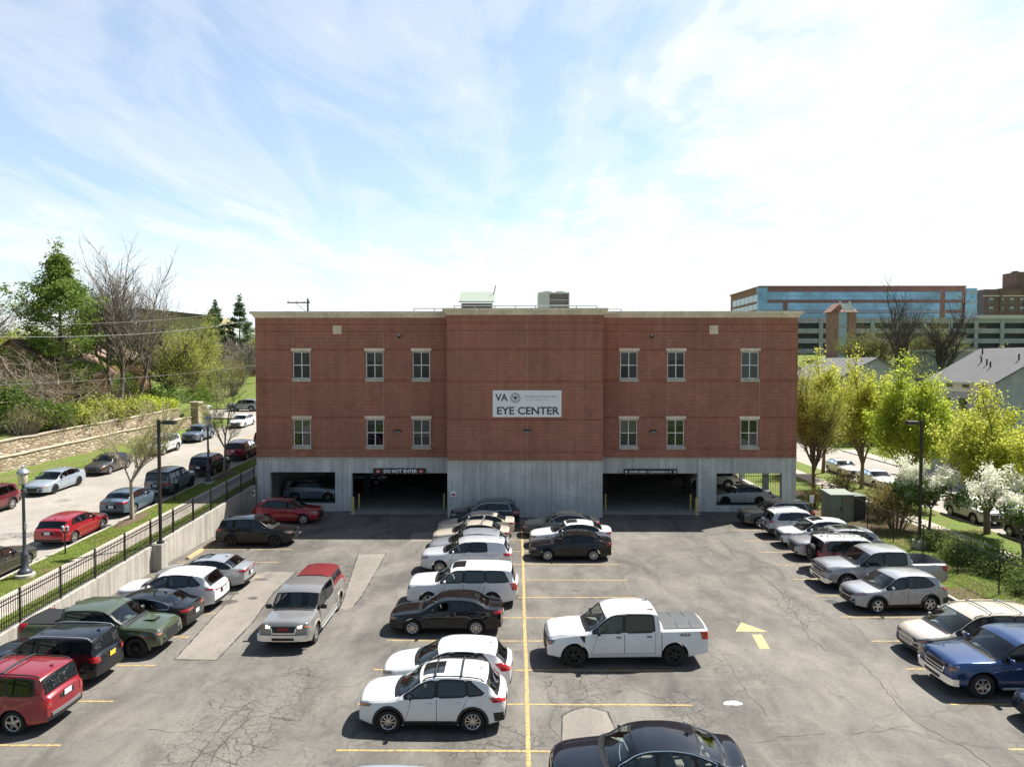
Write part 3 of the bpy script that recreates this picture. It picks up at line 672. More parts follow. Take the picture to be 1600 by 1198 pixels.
# small plates
def plate_on(x, y, z, wd, ht, lab, red=False):
    t = thing('notice_plate', lab, 'sign', (x, y, z)); b = MB(); b.rbox((0, 0, 0), (wd, .02, ht), .004); b.build('plate', M_w, t)
    if red:
        b = MB(); b.box(-wd*.3, wd*.3, -.014, -.0105, -ht*.3, ht*.05); b.build('printed_block', M_red, t)
    else:
        b = MB(); b.box(-wd*.25, wd*.25, -.014, -.0105, -ht*.1, ht*.3); b.build('printed_block', M_text, t)
p = atY(708.5, 771.5, YC); plate_on(p.x, YC-.0, p.z, .42, .40, 'small white notice with red block on the projecting concrete wall', True)
plate_on(-18.985, 50.2, 2.0-.55, .28, .5, 'small white notice plate on the retaining wall beside the red crossover')
# bollards
for i, (px, py, h, lab) in enumerate([(551.5,802,1.18,'fat yellow bollard standing outside the garage exit'), (694,795,1.15,'thin yellow bollard at the garage exit beside projecting wall'), (561,795,1.15,'thin yellow bollard just inside the garage exit'),
      (946,796,1.15,'thin yellow bollard at the garage entrance beside projecting wall'), (1079,796,1.15,'thin yellow bollard just inside the garage entrance'), (1088.5,804,1.2,'fat yellow bollard standing outside the garage entrance')]):
    p = G(px, py, 0.0); t = thing('bollard', lab, 'bollard', (p.x, p.y, .02), 0, 'yellow bollards at the garage openings'); r = .11 if 'fat' in lab else .065
    b = MB(); b.lathe([(r, 0), (r, h-.06), (r*.8, h-.02), (r*.3, h), (.001, h)], 14); b.build('post', mat('bollard_yellow', (0.58, 0.47, 0.16), 0.6, var=.15, vscale=8), t, 50)
    b = MB(); b.lathe([(r*1.5, -.01), (r*1.5, .03), (r*1.02, .035)], 14); b.build('base_collar', M_conc, t, 50)

# roof gear
M_gal = mat('galvanised', (0.30, 0.33, 0.34), 0.45, 0.4)
def rail(px0, px1, y, lab, h=1.05, zb=13.70, step=1.6):
    x0, x1 = (px0-VX)*y/F, (px1-VX)*y/F; t = thing('roof_railing', lab, 'railing', (x0, y, zb)); L = x1-x0
    n = max(1, round(L/step))
    for i in range(n+1):
        b = MB(); b.tube((L*i/n, 0, 0), (L*i/n, 0, h+.35), .036, n=6); b.build('post', M_gal, t)
    b = MB(); b.tube((0, 0, h+.35), (L, 0, h+.35), .036, n=6); b.build('top_rail', M_gal, t); b = MB(); b.tube((0, 0, h*.5+.35), (L, 0, h*.5+.35), .030, n=6); b.build('mid_rail', M_gal, t)
rail(647, 712, 54.5, 'short roof railing stepping down beside the hooded roof unit', .95); rail(710, 932, 53.0, 'long grey roof railing across the projecting part of the building'); rail(932, 970, 54.5, 'short roof railing beside the slatted roof unit', .9)
M_unit = mat('roof_unit_paint', (0.36, 0.40, 0.35), 0.5, var=.1)
p0, p1 = atY(718, 478, 58), atY(772, 478, 58)
t = thing('roof_unit', 'pale green rooftop air unit with sloping hood', 'air conditioner', ((p0.x+p1.x)/2, 58, 13.7)); hw = (p1.x-p0.x)/2
b = MB(); b.rbox((0, 1.2, 1.0), (2*hw-.25, 2.2, 2.0), .03); b.build('cabinet', M_unit, t)
b = MB(); b.add([(-hw,-.75,2.1),(hw,-.75,2.1),(hw,1.2,3.05),(-hw,1.2,3.05),(-hw,-.75,1.98),(hw,-.75,1.98),(hw,1.2,2.2),(-hw,1.2,2.2)], [(0,1,2,3),(4,7,6,5),(0,4,5,1),(1,5,6,2),(2,6,7,3),(3,7,4,0)]); b.build('hood', mat('hood_paint', (.34,.39,.32), .5), t)
b = MB(); b.box(-hw+.2, hw-.2, .07, .095, 1.35, 1.95); b.build('intake_grille', M_dark, t)
b = MB(); b.tube((hw-.1, .6, 2.6), (hw+.12, .6, 3.5), .04); b.build('vent_pipe', mat('rust', (.2,.09,.05), .8), t)
p0, p1 = atY(841, 478, 58), atY(890, 478, 58); hw = (p1.x-p0.x)/2
t = thing('roof_unit', 'pale rooftop air unit with dark slatted coil', 'air conditioner', ((p0.x+p1.x)/2, 58, 13.7))
b = MB(); b.rbox((0, 1.2, 1.45), (2*hw, 2.4, 2.9), .03); b.build('cabinet', M_unit, t)
b = MB(); b.box(-.35, hw-.1, -.03, .01, .5, 2.75)
b.build('coil', mat('coil_dark', (.10,.09,.08), .7, var=.8, vscale=9), t)
b = MB()
for i in range(5): b.box(-.36, hw-.09, -.05, -.032, .55+i*.42, .60+i*.42)
b.build('slats', M_unit, t)
for i in range(2):
    b = MB(); b.lathe([(.42, 2.9), (.42, 3.05), (.36, 3.06), (.001, 3.0)], 16, (-.5+i*1.1, 1.2, 0)); b.build('fan_cowl', M_unit, t, 40)
# ------------------------------------------------------------------ vehicles
def pchip(pts):
    xs_, ys_ = np.array([p[0] for p in pts], float), np.array([p[1] for p in pts], float)
    h = np.diff(xs_); dl = np.diff(ys_)/h; m = np.zeros(len(xs_))
    for i in range(1, len(xs_)-1):
        if dl[i-1]*dl[i] > 0:
            w1, w2 = 2*h[i]+h[i-1], h[i]+2*h[i-1]; m[i] = (w1+w2)/(w1/dl[i-1]+w2/dl[i])
    m[0], m[-1] = dl[0], dl[-1]
    def f(x):
        x = np.clip(np.asarray(x, float), xs_[0], xs_[-1]); i = np.clip(np.searchsorted(xs_, x)-1, 0, len(h)-1)
        t = (x-xs_[i])/h[i]
        return ((1+2*t)*(1-t)**2)*ys_[i]+t*(1-t)**2*h[i]*m[i]+t*t*(3-2*t)*ys_[i+1]+t*t*(t-1)*h[i]*m[i+1]
    return f
def sm(x, a, b):
    t = np.clip((np.asarray(x, float)-a)/(b-a), 0, 1); return t*t*(3-2*t)

BASE = {
 'sedan': dict(L=4.65, W=1.80, H=1.44, top=[(0,.71),(.05,.765),(.35,.835),(.9,.91),(1.3,.96),(1.42,1.0),(2.12,1.355),(2.45,1.425),(2.85,1.44),(3.3,1.405),(3.6,1.34),(4.12,1.10),(4.3,1.075),(4.55,1.06),(4.65,1.02)],
   belt=[(0,.66),(1.3,.885),(3.9,.985),(4.65,.95)], ws=(1.36,2.10), bs=(3.58,4.10), sB=2.50, sC=3.42, sE=None, fo=.93, wb=2.70, r=.325, tw=.21, sill=.20, tum=.38,
   hl=(.46,.60,.665,1.12,.63,.72), tl=(.42,.86,.98,1.10,.83,.97), grille=(.44,.36,.60), plate=.70),
 'hatch': dict(L=4.36, W=1.82, H=1.47, top=[(0,.74),(.05,.795),(.35,.87),(.9,.945),(1.15,.985),(1.28,1.03),(2.0,1.38),(2.3,1.455),(2.7,1.47),(3.3,1.44),(3.75,1.375),(3.85,1.33),(4.22,1.02),(4.36,.96)],
   belt=[(0,.68),(1.2,.91),(3.7,1.03),(4.36,.95)], ws=(1.22,1.97), bs=(3.83,4.20), sB=2.38, sC=3.25, sE=(3.62,3.42), fo=.88, wb=2.65, r=.33, tw=.21, sill=.19, tum=.36,
   hl=(.44,.62,.69,1.15,.66,.76), tl=(.50,.86,1.0,1.12,.82,1.0), grille=(.44,.34,.58), plate=.78),
 'suv': dict(L=4.55, W=1.85, H=1.68, top=[(0,.92),(.05,.975),(.35,1.03),(.9,1.075),(1.2,1.105),(1.3,1.15),(2.0,1.57),(2.3,1.655),(2.8,1.68),(3.5,1.655),(4.08,1.60),(4.18,1.55),(4.44,1.10),(4.55,1.02)],
   belt=[(0,.86),(1.2,1.02),(3.9,1.12),(4.55,1.05)], ws=(1.24,1.97), bs=(4.16,4.42), sB=2.42, sC=3.38, sE=(4.02,3.80), fo=.90, wb=2.68, r=.355, tw=.23, sill=.24, tum=.30,
   hl=(.48,.74,.84,1.18,.80,.92), tl=(.50,.92,1.06,1.16,.90,1.08), grille=(.46,.46,.78), plate=.82, clad=1),
 'boxy': dict(L=4.45, W=1.84, H=1.72, top=[(0,.94),(.05,1.03),(.35,1.09),(.8,1.12),(1.18,1.15),(1.28,1.20),(1.80,1.60),(2.05,1.70),(2.6,1.72),(3.5,1.71),(4.1,1.67),(4.2,1.62),(4.36,1.14),(4.45,1.08)],
   belt=[(0,.90),(1.1,1.07),(4.45,1.12)], ws=(1.22,1.78), bs=(4.18,4.35), sB=2.30, sC=3.20, sE=(4.08,4.00), fo=.86, wb=2.60, r=.365, tw=.235, sill=.26, tum=.22,
   hl=(.50,.84,.96,1.12,.84,.96), tl=(.66,.88,1.08,1.10,.88,1.08), grille=(.48,.62,.90), plate=.84, clad=1),
 'minivan': dict(L=5.15, W=1.99, H=1.75, top=[(0,.80),(.06,.87),(.4,.955),(.8,1.02),(1.05,1.06),(1.15,1.10),(2.05,1.60),(2.4,1.715),(3.0,1.75),(4.3,1.73),(4.78,1.68),(4.88,1.62),(5.06,1.10),(5.15,1.0)],
   belt=[(0,.75),(1.0,.97),(5.15,1.05)], ws=(1.09,2.02), bs=(4.86,5.05), sB=2.55, sC=3.60, sE=(4.72,4.66), fo=.98, wb=3.08, r=.345, tw=.225, sill=.19, tum=.25,
   hl=(.52,.62,.74,1.22,.68,.82), tl=(.66,.86,1.14,1.12,.86,1.16), grille=(.46,.46,.66), plate=.84),
 'truck': dict(L=5.88, W=2.03, H=1.95, top=[(0,1.02),(.05,1.13),(.35,1.20),(1.0,1.25),(1.45,1.275),(1.55,1.32),(2.2,1.80),(2.45,1.90),(2.9,1.945),(3.7,1.935),(3.98,1.89),(4.03,1.84),(4.16,1.40),(4.20,1.36),(5.78,1.37),(5.86,1.355),(5.88,1.33)],
   belt=[(0,.96),(1.4,1.18),(4.1,1.24),(4.3,1.26),(5.88,1.28)], ws=(1.50,2.18), bs=(4.035,4.15), sB=2.78, sC=None, sE=(3.90,3.86), fo=.97, wb=3.68, r=.41, tw=.28, sill=.36, tum=.20,
   hl=(.62,.84,1.00,1.12,.84,1.00), tl=(.90,.98,1.26,1.14,.98,1.26), grille=(.60,.66,1.0), plate=.62, bed=(4.22,5.84)),
}
BASE['cuv'] = dict(BASE['suv'], top=[(0,.91),(.05,.965),(.35,1.02),(.9,1.06),(1.15,1.085),(1.25,1.125),(2.0,1.56),(2.3,1.65),(2.75,1.68),(3.4,1.65),(3.86,1.585),(3.97,1.54),(4.36,1.14),(4.5,1.07),(4.55,1.0)], bs=(3.95,4.34), sE=(3.90,3.52), sC=3.40, hl=(.46,.72,.80,1.20,.77,.88), tl=(.50,.90,1.02,1.20,.90,1.04), belt=[(0,.85),(1.2,1.01),(3.4,1.10),(4.0,1.15),(4.55,1.02)])
def tmpl(kind, L=None, W=None, H=None, **ov):
    T = dict(BASE[kind]); L = L or T['L']; a = L/T['L']; c = (H or T['H'])/T['H']; W = W or T['W']
    T['top'] = [(s*a, z*c) for s, z in T['top']]; T['belt'] = [(s*a, z*c) for s, z in T['belt']]
    for k in ('ws', 'bs', 'sE', 'bed'):
        if T.get(k): T[k] = tuple(q*a for q in T[k])
    for k in ('sB', 'sC', 'fo', 'wb'):
        if T.get(k): T[k] = T[k]*a
    T.update(L=L, W=W, H=H or T['H']); T.update(ov); T['kind'] = kind; return T

class Surf:
    def __init__(s, T):
        s.T = T; s.L = T['L']; s.hw = T['W']/2; s.kf = T.get('kf', .07 if T['kind'] in ('truck', 'boxy') else .15); s.kr = T.get('kr', .04 if T['kind'] == 'truck' else .09)
        s.Ln = s.L-s.kf-s.kr; q = s.Ln/s.L; s.q = q
        s.top = pchip([(a*q, z) for a, z in T['top']]); s.belt0 = pchip([(a*q, z) for a, z in T['belt']])
        s.ws = [a*q for a in T['ws']]; s.bs = [a*q for a in T['bs']]; s.sB = T['sB']*q; s.sC = T['sC']*q if T.get('sC') else None
        s.sE = [a*q for a in T['sE']] if T.get('sE') else None; s.bed = [a*q for a in T['bed']] if T.get('bed') else None
        s.r = T['r']; s.xw = [T['fo']*q, (T['fo']+T['wb'])*q]; s.Ra = s.r+T.get('gap', .085 if T['kind'] == 'truck' else .055); s.sill = T['sill']
        s.dr = .06
        n = T.get('nose', .88 if T['kind'] in ('truck', 'boxy') else .78); tl = T.get('tail', .93 if T['kind'] == 'truck' else .85); Ln = s.Ln
        s.pw = pchip([(0, n), (.10, n+.075), (.32, .955), (.75, .992), (1.2, 1), (Ln-1.2, 1), (Ln-.5, .98), (Ln-.13, tl+.06), (Ln, tl)])
        s.pf = pchip([(-.5, .93), (0, .945), (.12, .978), (.35, .996), (.58, 1.0), (.72, .997), (.80, .985), (1, .952), (1.5, .95)])
    def ze(s, a): return s.top(a)-s.dr
    def be(s, a): return np.minimum(s.belt0(a), s.ze(a)-.055)
    def zlow(s, a):
        a = np.asarray(a, float); z = s.sill+.10*(1-sm(a, 0, .55))+.12*sm(a, s.Ln-.7, s.Ln)
        for c in s.xw:
            d = np.abs(a-c); k = d < s.Ra; z = np.where(k, np.maximum(z, s.r+np.sqrt(np.maximum(0, s.Ra**2-d**2))), z)
        return z
    def Y(s, a, z):
        a = np.asarray(a, float); z = np.asarray(z, float); b = s.be(a); ze = s.ze(a); w_ = s.pw(a)*s.hw
        zr_ = (z-s.sill)/np.maximum(.05, b-s.sill); lo = w_*s.pf(np.minimum(zr_, 1.0))
        tum = .95+(s.T['tum']-.95)*sm(ze-b, .06, .26)
        hi = w_*.952-tum*(z-b)
        fl = 0
        for c in s.xw:
            d = np.sqrt((a-c)**2+(z-s.r)**2); fl = fl+.022*np.exp(-((d-s.Ra)/.11)**2)
        return np.maximum(.05, np.where(z > b, hi, lo+fl*np.clip((b-z)/.15, 0, 1)))
    def D(s, a, y, z):
        """straight station coordinates to the bowed body"""
        a = np.asarray(a, float); y = np.asarray(y, float); z = np.asarray(z, float); x = s.Ln/2-a+(s.kr-s.kf)/2
        yn = 1-np.minimum(1, np.abs(y)/s.hw)**2.2
        x = x+s.kf*(1-sm(a, s.ws[1], s.ws[1]+.7))*yn-s.kr*sm(a, s.bs[0]-.7, s.bs[0])*yn
        zf = float(s.top(0)); zm = .52*zf
        x = x-(1-sm(a, 0, .35))*(.06*np.maximum(0, (z-zm)/(zf-zm))**2+.05*np.maximum(0, (zm-z)/zm)**2)
        zk = float(s.top(s.Ln)); x = x+sm(a, s.Ln-.35, s.Ln)*(.05*np.maximum(0, (.55*zk-z)/(.55*zk))**1.5)
        return np.stack(np.broadcast_arrays(x, y, z), -1)
    # panel maps
    def side(s, sg, off):
        return lambda a, z: s.D(a, sg*(s.Y(a, z)+off), z)
    def topm(s, off):
        def f(a, t):      # t: lateral position -1..1 of the crown's width
            a = np.asarray(a, float); e = 1e-3; dz = (s.top(a+e)-s.top(a-e))/(2*e); nl = np.sqrt(1+dz**2)
            ze = s.ze(a); ye = s.Y(a, ze); y = ye*t; z = ze+s.dr*(1-np.abs(t)**2.4)
            return s.D(a-dz/nl*off, y, z+off/nl)
        return f
    def end(s, rear, off):
        ta = np.linspace(s.Ln, s.Ln-.06 if s.bed else s.bs[0], 60) if rear else np.linspace(0, s.ws[0], 60); tzz = np.maximum.accumulate(s.ze(ta))+np.arange(60)*1e-6
        def f(u, z):      # u: distance from the centre line round the corner, signed
            u = np.asarray(u, float); z = np.asarray(z, float); au = np.abs(u); sg = np.sign(u)
            a0 = np.interp(z, tzz, ta); w0 = s.Y(a0, z); over = np.maximum(0, au-w0); a = (a0-over) if rear else a0+over
            y = np.where(au <= w0, au, s.Y(a, z)+off)
            P = s.D(a, sg*y, z); k = np.clip(1.2-over/.12, 0, 1); P[..., 0] += (-off if rear else off)*k; return P
        return f

def resample(pl, n):
    pl = np.array(pl, float); d = np.r_[0, np.cumsum(np.maximum(1e-9, np.hypot(*np.diff(pl, axis=0).T)))]
    t = np.linspace(0, d[-1], n+1); return np.c_[np.interp(t, d, pl[:, 0]), np.interp(t, d, pl[:, 1])]
def patch(b, fn, lo, hi, nu=None, nv=None, mi=0, skirt=0.0, inner=None, h=.09):
    lo = np.array(lo, float); hi = np.array(hi, float)
    ln = np.sum(np.hypot(*np.diff(lo, axis=0).T)); wd = max(np.hypot(*(lo[0]-hi[0])), np.hypot(*(lo[-1]-hi[-1])), np.hypot(*(lo[len(lo)//2]-hi[len(hi)//2])))
    nu = nu or max(1, int(ln/h)); nv = nv or max(1, int(wd/h)); A, B = resample(lo, nu), resample(hi, nu)
    t = np.linspace(0, 1, nv+1)[:, None, None]; Q = A[None]*(1-t)+B[None]*t
    P = fn(Q[..., 0], Q[..., 1]); vs = P.reshape(-1, 3); W = nu+1
    fs = [(j*W+i, j*W+i+1, (j+1)*W+i+1, (j+1)*W+i) for j in range(nv) for i in range(nu)]
    c = vs[fs[0][0]]; nn = np.cross(vs[fs[0][1]]-c, vs[fs[0][3]]-c)
    b.add(vs, fs, mi)
    if skirt and inner is not None:
        P2 = inner(Q[..., 0], Q[..., 1]).reshape(-1, 3)
        ringi = list(range(W))+[j*W+nu for j in range(1, nv+1)]+[nv*W+i for i in range(nu-1, -1, -1)]+[j*W for j in range(nv-1, 0, -1)]
        o = len(ringi); b.add(np.r_[vs[ringi], P2[ringi]], [(i, o+i, o+(i+1) % o, (i+1) % o) for i in range(o)], mi)
def outline(P, dout, din):
    P = np.array(P, float); keep = [i for i in range(len(P)) if np.hypot(*(P[i]-P[i-1])) > 1e-4]; P = P[keep]; n = len(P)
    ar = 0.5*np.sum(P[:, 0]*np.roll(P[:, 1], -1)-np.roll(P[:, 0], -1)*P[:, 1]); sg = 1 if ar > 0 else -1
    O, I = [], []
    for i in range(n):
        d0 = P[i]-P[i-1]; d1 = P[(i+1) % n]-P[i]; d0 /= np.hypot(*d0); d1 /= np.hypot(*d1)
        n0 = np.array([d0[1], -d0[0]])*sg; n1 = np.array([d1[1], -d1[0]])*sg; m = n0+n1; l = np.hypot(*m); m = m/l if l > .2 else n0
        k = min(1.5, 1/max(.3, float(m@n0))); O.append(P[i]+m*k*dout); I.append(P[i]-m*k*din)
    return np.array(O), np.array(I)
def loopstrip(b, fn, P, dout, din, mi=0):
    # finer points on long edges so that the strip follows the curve
    P = np.array(P, float); Q = []
    for i in range(len(P)):
        a, c = P[i], P[(i+1) % len(P)]; k = max(1, int(np.hypot(*(c-a))/.12))
        for j in range(k): Q.append(a+(c-a)*j/k)
    O, I = outline(Q, dout, din); n = len(O); VO, VI = fn(O[:, 0], O[:, 1]), fn(I[:, 0], I[:, 1])
    b.add(np.r_[VO, VI], [(i, (i+1) % n, n+(i+1) % n, n+i) for i in range(n)], mi)
def inpoly(P, x, y):
    c = False; j = len(P)-1
    for i in range(len(P)):
        if (P[i][1] > y) != (P[j][1] > y) and x < (P[j][0]-P[i][0])*(y-P[i][1])/(P[j][1]-P[i][1])+P[i][0]: c = not c
        j = i
    return c

M_blk = mat('black_plastic', (0.016, 0.016, 0.017), 0.55); M_under = mat('underbody', (0.006, 0.006, 0.006), 0.9)
M_rub = mat('tyre_rubber', (0.018, 0.018, 0.018), 0.85, bump=.2, bscale=60); M_alloy = mat('alloy', (0.55, 0.55, 0.56), 0.28, 0.85); M_dalloy = mat('dark_alloy', (0.02, 0.02, 0.022), 0.3, 0.4)
M_chrome = mat('chrome', (0.75, 0.76, 0.78), 0.10, 1.0); M_lens = mat('headlamp_lens', (0.15, 0.16, 0.18), 0.08, 0.3, 1.0); M_amber = mat('amber_lens', (0.75, 0.20, 0.02), 0.2, 0, 1.0)
M_tail = mat('tail_lens', (0.42, 0.006, 0.010), 0.12, 0, 1.0); M_seat = mat('seat_dark', (0.06, 0.06, 0.062), 0.8); M_seatg = mat('seat_grey', (0.26, 0.25, 0.23), 0.8); M_dash = mat('dashboard', (0.085, 0.09, 0.088), 0.6)
M_gl = glassmat('window_glass', (0.70, 0.76, 0.74), 1.5); M_glt = glassmat('privacy_glass', (0.07, 0.075, 0.085), 1.7); M_wsg = glassmat('windscreen_glass', (0.84, 0.92, 0.87), 1.3)
M_frit = mat('window_seal', (0.006, 0.006, 0.007), 0.3); M_plate = mat('number_plate', (0.62, 0.68, 0.74), 0.4); M_platey = mat('number_plate_yellow', (0.75, 0.52, 0.05), 0.4); M_seam = mat('door_gap', (0.012, 0.012, 0.012), 0.9)
M_lampon = mat('lit_headlamp', (0.9, 0.8, 0.5), 0.3, emit=(1.0, 0.72, 0.32), estr=1.6); M_brake = mat('lit_tail_lens', (0.7, 0.02, 0.02), 0.2, emit=(1, .05, .03), estr=0.9)
def paint(name, col, metal=0.0, rough=0.32):
    return mat('paint_'+name, col, rough, metal, 1.0, (0.06 if max(col) < .03 else 0.5), var=0.04, vscale=1.5, crough=0.035)
PAINT = dict(white=paint('white', (.74,.75,.76)), pearl=paint('pearl', (.70,.71,.71), .1), black=paint('black', (.006,.006,.007)), navyblack=paint('navyblack', (.008,.010,.016), .2), silver=paint('silver', (.36,.37,.39), .35),
   grey=paint('grey', (.20,.215,.235), .3), darkgrey=paint('darkgrey', (.050,.052,.055), .5), charcoal=paint('charcoal', (.075,.068,.060), .5), beige=paint('beige', (.58,.52,.43), .15), sand=paint('sand', (.56,.49,.38), .4), pewter=paint('pewter', (.25,.246,.24), .35), ltsilver=paint('ltsilver', (.62,.64,.67), .25),
   red=paint('red', (.26,.010,.020), .2), darkred=paint('darkred', (.13,.010,.018), .2), maroon=paint('maroon', (.13,.018,.026), .3), brightred=paint('brightred', (.32,.012,.022), .2), army=paint('army', (.050,.068,.034), .0), blue=paint('blue', (.008,.042,.145), .4), greyblue=paint('greyblue', (.105,.15,.20), .3),
   steelblue=paint('steelblue', (.16,.20,.24), .5), darkblue=paint('darkblue', (.012,.022,.055), .3), iceblue=paint('iceblue', (.40,.47,.55), .3), slate=paint('slate', (.34,.37,.41), .3), topred=paint('topred', (.20,.022,.026)), bluegrey=paint('bluegrey', (.33,.39,.45), .25), offwhite=paint('offwhite', (.62,.61,.58)))

WHEELS = {}
def wheel_meshes(r, tw, style):
    k = (r, tw, style)
    if k in WHEELS: return WHEELS[k]
    rr = r*(.66 if style != 'truck' and style != 'trucksilver' else .60); h = tw/2
    b = MB(); b.lathe([(rr-.015, -h*.6), (rr, -h*.92), (r*.93, -h), (r-.012, -h*.78), (r, -h*.4), (r, h*.4), (r-.012, h*.78), (r*.93, h), (rr, h*.92), (rr-.02, h*.6)], 30, ax='y')
    t = b.build('wheel', M_rub, None, 50); tm = t.data; bpy.data.objects.remove(t)
    main, dark = (M_alloy, M_under) if style in ('five', 'multi', 'cover', 'trucksilver') else (M_dalloy, M_under)
    b = MB(); b.lathe([(rr+.004, h*.90), (rr-.012, h*.97), (rr-.03, h*.88), (rr-.035, h*.30)], 30, ax='y', mi=0); b.lathe([(rr-.036, h*.32), (.001, h*.25)], 24, ax='y', mi=1)
    n = {'five': 5, 'multi': 10, 'cover': 8, 'truck': 6, 'trucksilver': 6, 'darkfive': 5, 'darkmulti': 10}[style]; wi, wo2 = {5: (.36, .30), 10: (.16, .13), 8: (.30, .22), 6: (.34, .30)}[n]
    for i in range(n):
        a = 2*math.pi*i/n; ca, sa = math.cos(a), math.sin(a); R0, R1 = rr*.16, rr-.025
        def pt(rad, lat, dep): return (rad*ca-lat*sa, dep, rad*sa+lat*ca)
        w0, w1 = rr*wi*.5, rr*wo2*.5*(1.15 if n == 8 else 1)
        if n == 8: w0 *= .5
        d0, d1 = h*.90, h*.84
        b.add([pt(R0, -w0, d0), pt(R0, w0, d0), pt(R1, w1, d1), pt(R1, -w1, d1), pt(R0, -w0, d0-.05), pt(R0, w0, d0-.05), pt(R1, w1, d1-.05), pt(R1, -w1, d1-.05)], [(0, 1, 2, 3), (0, 4, 5, 1), (1, 5, 6, 2), (3, 2, 6, 7), (0, 3, 7, 4)], 0)
    b.lathe([(rr*.25, h*.70), (rr*.24, h*.93), (rr*.10, h*.97), (.001, h*.97)], 16, ax='y', mi=0)
    o = b.build('rim', [main, dark], None, 35); rm = o.data; bpy.data.objects.remove(o)
    WHEELS[k] = (tm, rm); return WHEELS[k]

SEATM = {}
def seat_mesh(m):
    if m.name in SEATM: return SEATM[m.name]
    b = MB(); b.rbox((.05, 0, .12), (.5, .48, .16), .05); b.add([(p[0]*.14-.22-p[2]*.16, p[1]*.23, .18+.56*(p[2])) for p in [(x, y, z) for x in (-.5, .5) for y in (-1, 1) for z in (0, 1)]], [(0, 1, 3, 2), (4, 6, 7, 5), (0, 4, 5, 1), (2, 3, 7, 6), (0, 2, 6, 4), (1, 5, 7, 3)])
    b.rbox((-.40, 0, .84), (.10, .26, .17), .04); o = b.build('seat', m, None, 40); me = o.data; bpy.data.objects.remove(o); SEATM[m.name] = me; return me

